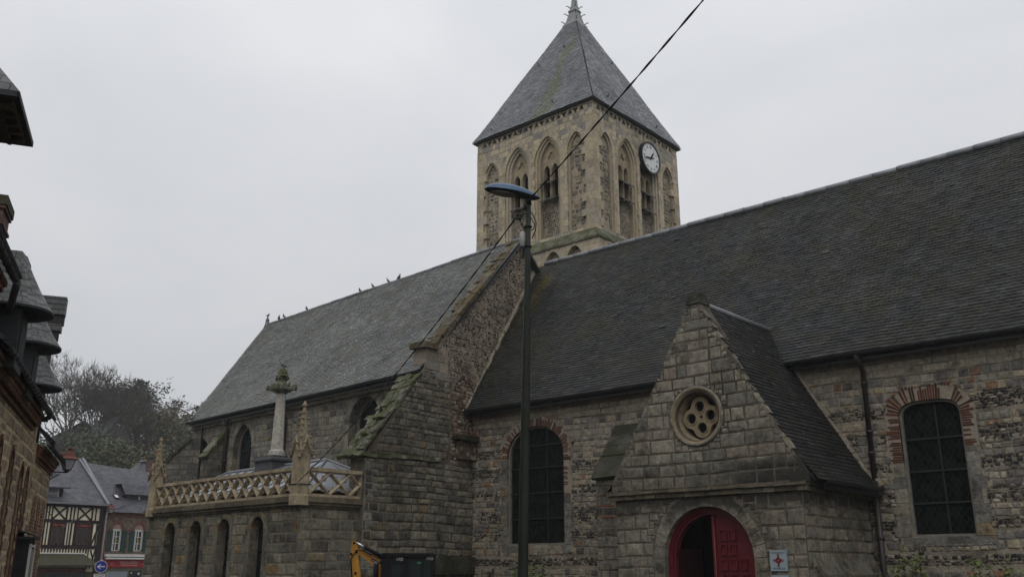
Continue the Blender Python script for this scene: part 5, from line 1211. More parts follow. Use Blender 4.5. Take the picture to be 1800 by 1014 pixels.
mb.rbox((bx0+.2, by-.012, 2.95), (.02, 0, 0), (0, .1, 0), (0, 0, .22), .004)
part('orange_pointing', mb, flat('orange_mortar', (.27, .10, .055), .9), sb)
# plaques
def plaque(z0, z1, name, label):
    mb = MB(); mb.box(-8.365, -8.03, PY-.045, PY-.012, z0, z1); o = mb.build(name, MT['plaqueblue']); return tag(o, label, 'sign')
pq = plaque(1.66, 2.035, 'monument_plaque', 'pale blue square plaque with red lozenge emblem beside the red door')
mb = MB(); c_ = V((-8.197, PY-.048, 1.85)); U, Wv = X_, Z_
def dia(cx, cz, a, b): return [(cx-a, cz), (cx, cz-b), (cx+a, cz), (cx, cz+b)]
mb.prism(dia(0, 0, .072, .085), c_, U, Wv, Nv, .002, 0, [circ(0, 0, .012, 8)])
for ox, oz in ((.082, 0), (-.082, 0), (0, .095), (0, -.095)): mb.prism(circ(ox, oz, .023, 12), c_, U, Wv, Nv, .0025, 0, [circ(ox, oz, .009, 8)])
for t in (.035, .055): mb.prism(dia(0, 0, t, t*1.15), c_, U, Wv, Nv, .0035, .002, [dia(0, 0, t-.006, (t-.006)*1.15)])
mb.build('emblem', MT['plaquered'], pq)
text_mesh('MONUMENT', .052, V((-8.197, PY-.048, 1.985)), X_, Z_, 'lettering', MT['plaquetext'], pq, .001, sx=.95); text_mesh('HISTORIQUE', .052, V((-8.197, PY-.048, 1.705)), X_, Z_, 'lettering', MT['plaquetext'], pq, .001, sx=.85)
pq2 = plaque(1.10, 1.585, 'information_plaque', 'second pale blue plaque hung under the lozenge plaque, cut by the frame edge')
# ------------------------------------------------------------------ south chapel with balustrade
KA = radians(2.5); KO = V((-19.46, 14.08, 0)); Ke = V((-cos(KA), sin(KA), 0)); Kn = V((sin(KA), cos(KA), 0)); KL = 8.12
def K(p, q, z): return KO+Ke*p+Kn*q+Z_*z
WK = [arch(-c, .32, .9, 2.68, .33, 8) for c in (1.89, 3.58, 5.13, 6.66)]
mb = MB(); mb.prism([(-KL, -.6), (0, -.6), (0, 3.25), (-KL, 3.25)], KO, -Ke, Z_, -Kn, 0, -.4, WK)
mb.prism([(0, -.6), (2.2, -.6), (2.2, 3.25), (0, 3.25)], KO, Kn, Z_, -Ke, 0, -.4) if False else mb.prism([(.4, -.6), (4.3, -.6), (4.3, 3.25), (.4, 3.25)], KO, Kn, Z_, -Ke, 0, -.4)
mb.prism([(.4, -.6), (4.3, -.6), (4.3, 3.25), (.4, 3.25)], K(KL, 0, 0), Kn, Z_, Ke, 0, -.4)
chapel = part('chapel_wall', mb, MT['m_chapel'])
mb = MB(); stones(mb, [(-KL, -.6), (0, -.6), (0, 3.2), (-KL, 3.2)], KO, -Ke, Z_, -Kn, .25, .44, .009, [grow(w_, .15) for w_ in WK], .2, .45, .012, .010, .005, .08, 61); stones(mb, [(0, -.6), (1.9, -.6), (1.9, 3.2), (0, 3.2)], KO, Kn, Z_, -Ke, .25, .44, .009, [], .2, .45, .012, .010, .005, .08, 63); part('ashlar', mb, MT['s_chapel'], chapel)
for c, Wk in zip((-1.89, -3.58, -5.13, -6.66), WK):
    mb = MB(); mb.prism(Wk, KO+Kn*.26, -Ke, Z_, -Kn, 0, -.03); win = part('window', mb, MT['chapelglass'], chapel)
    bb = MB()
    for z in (1.35, 1.75, 2.15, 2.55): bb.obox(KO-Ke*(c-.31)+Kn*.225+Z_*z, -Ke*.62, Kn*.03, Z_*.022)
    bb.build('glazing_bars', MT['bar'], win)
    vb = MB(); voussoirs(vb, Wk[2:], .15, 7, KO, -Ke, Z_, -Kn, .006, .2, .008, .003); edge_stones(vb, KO-Ke*(c-.32), Ke, -Kn, .9, 2.68, (.24, .16), (.25, .36), .006, .2, .003); edge_stones(vb, KO-Ke*(c+.32), -Ke, -Kn, .9, 2.68, (.16, .24), (.25, .36), .006, .2, .003)
    vb.build('window_arch', MT['s_chapel'], win)
def cornice(mbx, z0, z1, pr):
    """moulding carried round the two free sides, pr = projection"""
    mbx.obox(K(-pr, -pr, z0), Ke*(KL+2*pr), Kn*(pr+.02), Z_*(z1-z0)); mbx.obox(K(-pr, .02, z0), Ke*(pr+.02), Kn*1.9, Z_*(z1-z0))
mb = MB(); cornice(mb, 3.16, 3.21, .05); cornice(mb, 3.215, 3.285, .10); cornice(mb, 3.29, 3.37, .15); cornice(mb, 3.375, 3.43, .11)
part('cornice', mb, MT['corniceM'], chapel)
# balustrade
bal = MB(); bal.obox(K(.05, -.07, 3.43), Ke*(KL-.15), Kn*.16, Z_*.07); bal.obox(K(.05, -.09, 4.06), Ke*(KL-.15), Kn*.20, Z_*.085); bal.obox(K(.05, -.06, 4.03), Ke*(KL-.15), Kn*.14, Z_*.03)
bal.obox(K(-.07, .1, 3.43), Ke*.16, Kn*1.84, Z_*.07); bal.obox(K(-.09, .1, 4.06), Ke*.20, Kn*1.86, Z_*.085); bal.obox(K(-.06, .1, 4.03), Ke*.14, Kn*1.84, Z_*.03); bal.obox(K(-.06, 1.80, 3.43), Ke*.14, Kn*.14, Z_*.63)
balus = part('balustrade', bal, MT['balustrade'], chapel)
def lattice_bar(mbx, a, b, wdir, thick=.085, deep=.15):
    """chamfered bar from a to b lying in the panel plane; wdir = panel normal"""
    a, b, w_ = V(a), V(b), V(wdir); d = (b-a).normalized(); n = w_.cross(d).normalized()*thick*.5
    f = .25
    sec = [(-1, -f), (-f*.9, -1), (f*.9, -1), (1, -f), (1, f), (f*.9, 1), (-f*.9, 1), (-1, f)]
    vs = [p+n*x+w_*(y*deep*.5) for p in (a, b) for x, y in sec]; m = 8
    mbx.add(vs, [(k, (k+1) % m, m+(k+1) % m, m+k) for k in range(m)])
    for t in (.27, .73):
        c = a.lerp(b, t)
        for sg in (1, -1): mbx.add([c-d*.05+n*sg*.8-w_*.02, c+d*.05+n*sg*.8-w_*.02, c+n*sg*2.4, c-d*.05+n*sg*.8+w_*.02, c+d*.05+n*sg*.8+w_*.02], [(0, 1, 2), (3, 4, 2), (0, 3, 2), (1, 4, 2)])
zb, zt_ = 3.49, 4.045
nX = 14; p0, p1 = .32, KL-.42
for i in range(nX):
    mb = MB(); a, b = p0+(p1-p0)*i/nX, p0+(p1-p0)*(i+1)/nX
    lattice_bar(mb, K(a, .0, zb), K(b, .0, zt_), Kn); lattice_bar(mb, K(a, .0, zt_), K(b, .0, zb), Kn); mb.build('lattice_panel', MT['balustrade'], balus)
for i in range(3):
    mb = MB(); a, b = .22+.62*i, .22+.62*(i+1)
    if i == 2: b = a+.36
    lattice_bar(mb, K(.0, a, zb), K(.0, b, zt_ if i < 2 else zb+.33), Ke); lattice_bar(mb, K(.0, a, zt_), K(.0, b, zb if i < 2 else zt_-.33), Ke); mb.build('lattice_panel', MT['balustrade'], balus)
def pinnacle(c, s, label):
    z0 = 3.20
    mb = MB(); h = .185*s
    sh = lambda zz: z0+(zz)*s
    def pr(r, z, rot=1): return [(c + Ke*(r*sx) + Kn*(r*sy) + Z_*z) for sx, sy in ((-1, -1), (1, -1), (1, 1), (-1, 1))]
    def octa(r, ch, z):
        pts = []
        for sx, sy in ((-1, -1), (1, -1), (1, 1), (-1, 1)):
            a_, b_ = (sx*r, sy*(r-ch)), (sx*(r-ch), sy*r)
            for u, v_ in ((a_, b_) if sx*sy > 0 else (b_, a_)): pts.append(c+Ke*u+Kn*v_+Z_*z)
        return pts
    lev = [(h*1.12, 0), (h*1.12, .22), (h*1.0, .27), (h*1.0, 1.25)]
    vs = [v for r, z in lev for v in octa(r, r*.38, sh(z))]
    mb.add(vs, [(i*8+k, i*8+(k+1) % 8, (i+1)*8+(k+1) % 8, (i+1)*8+k) for i in range(len(lev)-1) for k in range(8)]+[tuple(range(8)), tuple(24+k for k in range(8))])
    o = mb.build('pinnacle', MT['balustrade'], chapel)
    mb = MB(); spz = [(h*.95, 1.22), (h*.72, 1.5), (h*.46, 1.95), (h*.26, 2.35), (h*.16, 2.45)]
    vs = [v for r, z in spz for v in octa(r, r*.35, sh(z))]
    mb.add(vs, [(i*8+k, i*8+(k+1) % 8, (i+1)*8+(k+1) % 8, (i+1)*8+k) for i in range(len(spz)-1) for k in range(8)])
    mb.lathe([(h*.16, sh(2.42)), (h*.42, sh(2.47)), (h*.30, sh(2.52)), (h*.12, sh(2.56)), (.008, sh(2.60))], c, 8)
    for k in range(4):                                       # ogee gablets
        d = [Ke, Kn, -Ke, -Kn][k]; t = [Kn, -Ke, -Kn, Ke][k]
        for sg in (1, -1):
            pts = [c+d*h*1.10+t*sg*h*1.05+Z_*sh(1.18), c+d*h*1.16+t*sg*h*.80+Z_*sh(1.27), c+d*h*1.14+t*sg*h*.42+Z_*sh(1.44), c+d*h*1.05+t*sg*h*.14+Z_*sh(1.62), c+d*h*.95+Z_*sh(1.72)]
            mb.tube(pts, [.034*s, .03*s, .03*s, .03*s, .02*s], 6)
    mb.build('spirelet', MT['carved'], o)
    mb = MB(); rr = random.Random(int(s*100))
    def knob(p, r): 
        mb.lathe([(r*.4, -r), (r, -r*.45), (r*1.1, .1*r), (r*.7, r*.7), (r*.15, r)], p, 6, False)
    for k in range(4):
        d = [Ke, Kn, -Ke, -Kn][k]; t = [Kn, -Ke, -Kn, Ke][k]
        for sg in (1, -1):
            for (a_, b_, z) in ((1.12, 1.15, 1.17), (1.2, .85, 1.33), (1.15, .45, 1.52)): knob(c+d*h*a_+t*sg*h*b_+Z_*sh(z), .036*s*rr.uniform(.85, 1.2))
    for z, r in ((1.68, .98), (1.84, .80), (2.0, .66), (2.15, .55), (2.29, .47)):
        for k in range(4):
            dg = [(Ke+Kn), (Kn-Ke), (-Ke-Kn), (Ke-Kn)][k].normalized(); knob(c+dg*h*r*1.08+Z_*sh(z), .033*s*rr.uniform(.85, 1.2)); mb.tube([c+dg*h*r*.6+Z_*sh(z), c+dg*h*r*1.05+Z_*sh(z+.01)], .015*s, 5)
    mb.build('crocket', MT['carved'], o); return o
pin1 = pinnacle(K(.02, -.02, 0), 1.0, ''); pin2 = pinnacle(K(KL-.28, .0, 0), .93, '')
mb = MB(); h = .20; mb.tube([K(.02, -.02, 3.70)+Ke*(h*a)+Kn*(h*b) for a, b in ((-1, -1), (1, -1), (1, 1), (-1, 1), (-1, -1))], .012, 6); mb.build('cable_clamp', MT['iron'], pin1)
# zinc roof
mb = MB(); zr, ze = 4.60, 3.62; a0, b0 = K(.18, .22, ze), K(KL-.25, .22, ze); a1, b1 = K(1.85, 2.0, zr), K(7.2, 2.0, zr); a2, b2 = K(.18, 4.2, ze), K(KL-.25, 4.2, ze)
mb.add([a0, b0, b1, a1], [(0, 1, 2, 3)]); mb.add([a2, a0, a1], [(0, 1, 2)]); mb.add([b2, a2, a1, b1], [(0, 1, 2, 3)]); mb.add([b0, b2, b1], [(0, 1, 2)]); mb.add([a0, b0, b2, a2], [(3, 2, 1, 0)])
zroof = part('zinc_roof', mb, MT['zinc'])
mb = MB()
p = .6
while p < KL-.4:
    e = V(K(p, .22, ze+.015)); t = min(1, max(0, (p-.18)/(1.67))) if p < 1.85 else (1 if p < 7.2 else max(0, (KL-.25-p)/(KL-.25-7.2)))
    f = V(K(p, .22+1.78*t, ze+(zr-ze)*t+.015)); mb.tube([e, f], .022, 6); p += .48
for q in (.9, 1.5, 2.1, 2.7, 3.3): t = 1-abs(q-2)/1.9; mb.tube([K(.18, q, ze+.015), K(.18+1.67*t, q, ze+(zr-ze)*t+.015)], .02, 6)
mb.tube([a1+Z_*.02, b1+Z_*.02], .045, 8); mb.tube([a1+Z_*.02, a0+Z_*.02], .035, 8); mb.tube([a1+Z_*.02, a2+Z_*.02], .035, 8); mb.tube([b1+Z_*.02, b0+Z_*.02], .035, 8)
mb.build('standing_seams', MT['lead'], zroof)
mb = MB(); mb.tube([(GX-.18, 15.80, 3.2), (GX-.22, 15.79, -.3)], .05, 8); part('downpipe', mb, MT['pipe'], chapel)
# stone cross column rising behind the balustrade
cc = K(4.42, 2.0, 0)
colm = thing('stone_cross_column', (cc.x, cc.y, 4.4), 'tall pale carved column with mossy foliate capital, rising behind the balustrade', 'column')
mb = MB(); mb.lathe([(.62, 4.3), (.62, 4.72), (.74, 4.74), (.74, 4.80), (.56, 4.84), (.56, 4.90)], cc, 4, False); mb.build('base', MT['louvre'], colm)
mb = MB(); mb.lathe([(.26, 4.88), (.25, 5.05), (.19, 5.10), (.145, 6.45), (.14, 6.86)], cc, 8, False); mb.build('shaft', MT['crossstone'], colm)
mb = MB(); mb.lathe([(.17, 6.80), (.21, 6.88), (.25, 6.95), (.24, 7.06), (.18, 7.12), (.13, 7.17), (.12, 7.22), (.15, 7.28), (.22, 7.33), (.17, 7.37), (.165, 7.44), (.12, 7.53), (.05, 7.60)], cc, 8, False)
rr = random.Random(5)
for k in range(8):
    a = 2*pi*k/8+.55; d = V((cos(a), sin(a), 0)); t_ = V((-sin(a), cos(a), 0)); r = .40 if k % 2 == 0 else .27; zz_ = 6.97+rr.uniform(-.03, .03); mb.tube([cc+d*.12+Z_*6.92, cc+d*r*.6+Z_*(zz_-.06), cc+d*r+Z_*zz_], [.11, .085, .07], 6); mb.rbox(cc+d*(r-.03)-t_*.075+Z_*(zz_-.075), d*.10, t_*.15, Z_*.15, .02); mb.tube([cc+d*r*.5+Z_*(zz_+.05), cc+d*r*.65+Z_*(zz_+.15)], [.05, .02], 5)
for k in range(4): a = 2*pi*k/4+.4; mb.lathe([(.03, -.05), (.06, 0), (.03, .06)], cc+V((cos(a)*.2, sin(a)*.2, 7.26)), 6, False)
mb.build('capital', MT['mosscoping'], colm)
# pigeons
def make_pigeon(mat, name='pigeon'):
    mb = MB()
    sec = [(-.19, .015, .004, .045), (-.12, .035, .015, .055), (-.06, .06, .045, .075), (0, .075, .065, .105), (.06, .072, .068, .135), (.095, .05, .055, .175), (.11, .036, .038, .215), (.125, .036, .036, .245), (.15, .026, .024, .255), (.168, .010, .009, .248), (.19, .004, .004, .242)]
    n = 10; vs = [V((x, rw*cos(2*pi*k/n), z+rh*sin(2*pi*k/n))) for x, rw, rh, z in sec for k in range(n)]
    mb.add(vs, [(i*n+k, i*n+(k+1) % n, (i+1)*n+(k+1) % n, (i+1)*n+k) for i in range(len(sec)-1) for k in range(n)]+[tuple(range(n))[::-1], tuple((len(sec)-1)*n+k for k in range(n))], True)
    for sg in (1, -1):
        mb.tube([(.02, .022*sg, .06), (.03, .024*sg, .0)], .006, 5)
        for a in (-.5, 0, .5): mb.tube([(.03, .024*sg, .004), (.03+.03*cos(a), .024*sg+.03*sin(a), .003)], .004, 4)
    o = mb.build(name, mat)
    mb = MB()
    for sg in (1, -1):
        w_ = [(.065, .067, .155), (.07, .072, .10), (.0, .082, .075), (-.10, .05, .055), (-.20, .02, .055), (-.10, .045, .095), (0, .07, .14)]
        vs = [V((x, sg*(y+.004), z)) for x, y, z in w_]; mb.add(vs, [tuple(range(7))])
    mb.build('wing', MT['pigeon' if mat is MT['pigeonpale'] else 'pigeonpale'], o)
    return o
pg = {'d': make_pigeon(MT['pigeon']), 'l': make_pigeon(MT['pigeonpale'])}
RP = [(15.27, 'l', 2.9, 'pale grey pigeon on the grey ridge, nearest to the lead finial'), (14.85, 'd', .4, 'pigeon second from the lead finial on the grey ridge'), (13.05, 'd', .1, 'dark pigeon alone in the gap on the grey ridge, facing the finial'),
      (9.2, 'd', .2, 'darkest hunched pigeon, lowest of the four sitting up the ridge'), (8.34, 'd', .5, 'slim upright pigeon, second of the four further up the ridge'), (7.36, 'd', .7, 'upright dark pigeon, third of the four further up the ridge'), (6.7, 'l', 3.4, 'pale speckled pigeon, highest one on the grey ridge')]
used = set()
for p, kd, dr, lab in RP:
    o = pg[kd] if kd not in used else copy_tree(pg[kd]); used.add(kd)
    o.location = C_(p, 3.9, 12.305); o.rotation_euler = (0, radians(-8), atan2(Ce.y, Ce.x)+dr-.3); tag(o, lab, 'pigeon', 'pigeons on the chancel roof'); s_ = .72; o.scale = (s_, s_, s_)
for loc, kd, rz, lab in ((C_(13.9, -.38, 7.22), 'd', 1.2, 'dark pigeon perched on the gutter at the far end of the grey roof'), (V((cc.x, cc.y, 7.60)), 'l', 4.2, 'pigeon standing on top of the carved column'), (C_(16.25, 3.9, 12.62), 'd', 2.0, 'small pigeon perched on the lead finial at the ridge end')):
    o = copy_tree(pg[kd]); o.location = loc; o.rotation_euler = (0, 0, rz); o.scale = (.72,)*3; tag(o, lab, 'pigeon')
    if 'group' in o: del o['group']
# ------------------------------------------------------------------ houses along the left of the street
ES = V((-.88441, .46671, 0)); NL = V((-.46671, -.88441, 0))           # along the street, to its left
def S(s, t, z): return ES*s + NL*t + Z_*z
def sbox(mb, s0, s1, t0, t1, z0, z1): return mb.obox(S(s0, t0, z0), ES*(s1-s0), NL*(t1-t0), Z_*(z1-z0))
LT = 2.6
def slit(s, z0, z1, w): return arch(s, w, z0, z1-w, w, 6)
def street_eave(parent, s0, s1, z, t, layers=4, brk='corbelbrick'):
    mb = MB()
    for i in range(layers):
        to = LT-.015-(LT-.015-t-.075)*(i+1)/layers
        sbox(mb, s0, s1, to, LT+.02, z-.02-.085*(layers-i), z-.024-.085*(layers-i-1))
    n = int((s1-s0)/.22)
    for i in range(n): ss = s0+.05+.22*i; sbox(mb, ss, ss+.11, t+.14, LT, z-.105-.085*(layers-2), z-.105-.085*(layers-3)+.0)
    mb.build('brick_eaves', MT[brk], parent)
    gb_ = MB(); prof = [(cos(a)*.06, sin(a)*.06) for a in [pi+pi*i/8 for i in range(9)]]; pr2 = [(u*.82, v*.82) for u, v in prof[::-1]]
    gb_.prism(prof+pr2, S(s0, t-.02, z+.03), NL, Z_, ES, 0, s1-s0)
    k = int((s1-s0)/.35)
    for i in range(k): ss = s0+.1+.35*i; gb_.tube([S(ss, t-.02+.066*cos(a), z+.03+.066*sin(a)) for a in [pi+pi*j/6 for j in range(7)]], .010, 4)
    gb_.build('gutter', MT['gutter'], parent)
# --- nearest house: wall, corbelled eaves, square hooded dormer over the street
hA = thing('flint_house', tuple(S(10, LT+2, 0)), 'nearest house at the left edge with a hooded dormer jutting over the street', 'house')
mb = MB(); mb.prism([(4, -.5), (15.1, -.5), (15.1, 5.9), (4, 5.9)], S(0, LT, 0), ES, Z_, -NL, 0, -.4); mb.prism([(LT+.4, -.5), (LT+6, -.5), (LT+6, 6.0), (LT+3.2, 9.6), (LT+.4, 6.0)], S(15.1, 0, 0), NL, Z_, ES, 0, -.4); mb.build('wall', MT['leftwall'], hA)
street_eave(hA, 4, 15.12, 5.84, 2.32, 5)
mb = MB(); slab(mb, S(4, 2.2, 5.9), S(15.1, 2.2, 5.9), S(15.1, LT+3.2, 9.7), S(4, LT+3.2, 9.7), .06); slab(mb, S(4, LT+6.2, 5.9), S(15.1, LT+6.2, 5.9), S(15.1, LT+3.2, 9.7), S(4, LT+3.2, 9.7), .06); mb.build('roof', MT['houseslate'], hA)
mb = MB(); mb.tube([S(15.0, 2.25, 5.80), S(15.2, 2.3, 5.68), S(16.12, 2.47, 5.55), S(16.2, 2.50, 5.4), S(16.2, 2.53, -.5)], .055, 10)
for z in (5.2, 4.55, 3.4, 2.2): mb.lathe([(.066, z-.05), (.072, z), (.066, z+.05)], S(16.2, 2.51, 0), 10)
mb.build('downpipe', MT['pipe'], hA)
# hooded dormer
d0, d1, tf, ze_ = 10.0, 11.3, 1.76, 6.5
mb = MB()
tb_ = 3.9
# roof: hipped hood with eaves rim at ze_
rim = [S(d0, tb_, ze_), S(d0, tf, ze_), S(d1, tf, ze_), S(d1, tb_, ze_)]; rA, rB = S((d0+d1)/2, tf+.75, ze_+1.0), S((d0+d1)/2, tb_+.6, ze_+1.0)
mb.add([rim[0], rim[1], rA, rB], [(0, 1, 2, 3)]); mb.add([rim[1], rim[2], rA], [(0, 1, 2)]); mb.add([rim[2], rim[3], rB, rA], [(0, 1, 2, 3)])
dr = mb.build('dormer_roof', MT['dormerslate'], hA)
mb = MB(); 
for a, b in zip(rim, rim[1:]): 
    dd_ = (b-a).normalized(); mb.obox(a-Z_*.06, b-a, V((0, 0, .055)), (NL if abs(dd_.dot(ES)) > .5 else ES*(1 if a is rim[0] else -1))*.03)
mb.build('rim_board', MT['soffitdark'], dr)
mb = MB(); mb.add([p-Z_*.05 for p in rim], [(0, 1, 2, 3)]); mb.build('soffit', MT['soffit'], dr)
mb = MB(); sbox(mb, d0+.14, d1-.14, tf+.20, tf+.24, ze_-.13, ze_-.055); sbox(mb, d0+.14, d1-.14, tf+.06, tf+.09, ze_-.10, ze_-.055)
mb.build('soffit_frame', MT['soffit'], dr)
for i in range(5): s = d0+.2+(d1-d0-.46)*i/4; mb = MB(); mb.obox(S(s, tf+.07, ze_-.12), ES*.06, NL*.15, Z_*.065); mb.build('modillion', MT['soffit'], dr)
for i in range(3): mb = MB(); mb.obox(S(d0+.06, tf+.35+.4*i, ze_-.12), ES*.12, NL*.06, Z_*.065); mb.build('modillion', MT['soffit'], dr)
mb = MB(); sbox(mb, d0+.32, d1-.32, tf+.42, tb_, 5.2, ze_-.06); mb.build('dormer_body', MT['soffitdark'], hA)
def chimney(parent, s, t, w, dpt, z0, z1, caps, name='chimney', mat='chimneybrick', pots=0):
    mb = MB(); sbox(mb, s-dpt/2, s+dpt/2, t, t+w, z0, z1-.02); ch = mb.build(name, MT[mat], parent)
    cb = MB(); mc = MB(); rb = MB()
    for i, (za, zb_, pr, kind) in enumerate(caps):
        tgt = mc if kind == 'm' else (rb if kind == 'r' else cb); sbox(tgt, s-dpt/2-pr, s+dpt/2+pr, t-pr, t+w+pr, za, zb_)
    if cb.v: cb.build('brick_band', MT[mat], ch)
    if rb.v: rb.build('rendered_band', MT['render'], ch)
    if mc.v: mc.build('mossy_cap', MT['mosscap'], ch)
    for i in range(pots): 
        pb = MB(); pb.lathe([(.12, z1), (.10, z1+.30), (.115, z1+.32), (.115, z1+.36)], S(s, t+w*(i+.5)/pots, 0), 10); pb.build('chimney_pot', MT['pot'], ch)
    return ch
chimney(hA, 14.5, 2.42, .95, .6, 5.9, 7.0, [(6.78, 7.0, .035, 'b'), (6.62, 6.78, .0, 'b'), (6.30, 6.36, .03, 'b')]) if False else None
# --- second house: three bell roofed dormers, stone and flint wall with yellow pointing
hB = thing('flint_house', tuple(S(19.5, LT+2, 0)), 'brown stone house with yellow pointing and three bell shaped dormer roofs', 'house')
holes = [slit(s, 1.1 if k < 2 else 1.3, 3.86 if k < 2 else 3.72, .22) for k, s in enumerate((18.3, 19.9, 21.55, 22.5))]
holes = [[(a, b) for a, b in h] for h in holes]
mb = MB(); mb.prism([(15.1, -.8), (23.15, -.8), (23.15, 4.95), (15.1, 4.95)], S(0, LT, 0), ES, Z_, -NL, 0, -.4, holes)
mb.prism([(LT+.05, -.8), (LT+6, -.8), (LT+6, 5.0), (LT+.05, 5.0)], S(23.15, 0, 0), NL, Z_, ES, 0, -.4); wallB = mb.build('wall', MT['m_yellow'], hB); mb = MB(); stones(mb, [(15.1, .2), (23.1, .2), (23.1, 4.45), (15.1, 4.45)], S(0, LT, 0), ES, Z_, -NL, .25, .40, .034, [grow(h_, .13) for h_ in holes], .25, .45, .012, .010, .010, .08, 91); mb.build('stone_courses', MT['s_left'], wallB)
for h, s in zip(holes, (18.3, 19.9, 21.55, 22.5)):
    mb = MB(); mb.prism(h, S(0, LT+.16, 0), ES, Z_, -NL, 0, -.03); wn_ = mb.build('window', MT['leftbrick'], wallB)
    o = arch(s, .30, h[0][1], h[2][1], .32, 7); mb = MB(); mb.prism(ring(o, h), S(0, LT, 0), ES, Z_, -NL, .012, -.16)
    z = h[0][1]; k = 0
    while z < h[2][1]-.1:
        for sg in (1, -1): x = s+sg*.30; mb.obox(S(x if sg > 0 else x-.12, LT-.012, z), ES*.12, NL*.1, Z_*.155)
        z += .31
    mb.build('brick_surround', MT['ringbrick'], wn_)
street_eave(hB, 15.3, 22.0, 4.86, 2.3, 4); 
mb = MB(); mb.tube([S(21.9, 2.28, 4.84), S(22.02, 2.28, 4.80), S(22.05, 2.45, 4.74), S(22.06, 2.62, 4.72)], .05, 8); sbox(mb, 21.9, 22.06, 2.3, 2.62, 4.70, 4.78); mb.build('eave_return', MT['gutter'], hB)
mb = MB(); slab(mb, S(15.1, 2.25, 4.93), S(23.2, 2.25, 4.93), S(23.2, LT+3, 8.0), S(15.1, LT+3, 8.0), .06); slab(mb, S(15.1, LT+6.2, 4.93), S(23.2, LT+6.2, 4.93), S(23.2, LT+3, 8.0), S(15.1, LT+3, 8.0), .06); roofB = mb.build('roof', MT['houseslate'], hB)
def bell_dormer(sc, tfront, zr, zbody):
    """dormer with a half round front, slated bell roof and boarded soffit; built at the local origin of its house"""
    R = .62; mb = MB(); n = 12; cpt = (sc, tfront+R)
    def outline(r, back, z): return [S(sc-r, back, z)] + [S(sc-r*cos(pi*i/n), cpt[1]-r*sin(pi*i/n), z) for i in range(n+1)] + [S(sc+r, back, z)]
    back = tfront+2.2
    levels = [(R, zr), (R*.80, zr+.16), (R*.60, zr+.36), (R*.36, zr+.64), (R*.12, zr+.95), (.015, zr+1.02)]
    rows = [outline(r, back, z) for r, z in levels]; m = len(rows[0])
    vs = [v for r in rows for v in r]; mb.add(vs, [(i*m+k, i*m+k+1, (i+1)*m+k+1, (i+1)*m+k) for i in range(len(rows)-1) for k in range(m-1)])
    r = mb.build('dormer_roof', MT['dormerslate'], hB)
    mb = MB(); lo = outline(R-.005, back, zr-.035); hi = outline(R-.005, back, zr-.002); mb.add(lo+hi, [(k, k+1, m+k+1, m+k) for k in range(m-1)]); mb.add(lo, [tuple(range(m))[::-1]]); mb.build('soffit', MT['soffitdark'], r)
    mb = MB(); lo = outline(R*.62, back, zr-.06); hi = outline(R*.62, back, zr-.036); mb.add(lo+hi, [(k, k+1, m+k+1, m+k) for k in range(m-1)]+[tuple(range(m))[::-1]]); mb.build('soffit_ring', MT['darkwood'], r)
    mb = MB(); w_ = .40; sbox(mb, sc-w_, sc+w_, tfront+.42, back, zbody, zr-.05); b = mb.build('dormer_body', MT['soffitdark'], hB)
    mb = MB(); sbox(mb, sc-w_+.1, sc+w_-.1, tfront+.40, tfront+.43, zbody+.15, zr-.2); mb.build('dormer_window', MT['darkwood'], b)
for sc, tf_, zr in ((16.35, 1.84, 5.68), (18.95, 1.92, 5.66), (22.2, 2.12, 5.46)): bell_dormer(sc, tf_, zr, 4.7)
chimney(hB, 16.4, 2.78, 1.0, .7, 5.5, 7.52, [(7.36, 7.52, .05, 'm'), (7.30, 7.36, .03, 'b'), (7.08, 7.30, -.005, 'r'), (7.03, 7.08, .03, 'b'), (6.58, 6.63, .02, 'b')])
chimney(hB, 20.6, 2.98, .85, .6, 5.5, 7.80, [(7.66, 7.80, .05, 'm'), (7.60, 7.66, .03, 'r'), (7.36, 7.60, -.004, 'r'), (7.32, 7.36, .02, 'r'), (5.5, 7.32, -.006, 'r')], mat='chimneybrick')
mb = MB(); sbox(mb, 22.3, 23.3, 2.25, 2.64, 2.30, 2.34); mb.obox(S(22.3, 2.25, 2.34), ES*1.0, NL*.39+Z_*.13, Z_*.03); hood = mb.build('shop_hood', MT['gutter'], hB)
mb = MB(); sbox(mb, 22.4, 23.2, 2.34, 2.62, .9, 2.30); mb.mat(1); sbox(mb, 22.5, 23.1, 2.32, 2.338, 1.30, 2.1); mb.mat(2)
for z in (1.15, 2.14): sbox(mb, 22.38, 23.22, 2.305, 2.35, z, z+.04)
for s in (22.38, 23.17): sbox(mb, s, s+.05, 2.305, 2.35, .9, 2.2)
mb.build('bay_window', [MT['darkwood'], MT['winglass'], MT['white']], hB)
mb = MB(); sbox(mb, 18.9, 19.3, 2.50, 2.59, 1.62, 2.05); tag(mb.build('wall_sign', MT['lampblue' if False else 'gutter']), 'small dark panel fixed low on the brown stone wall at the left edge', 'sign')
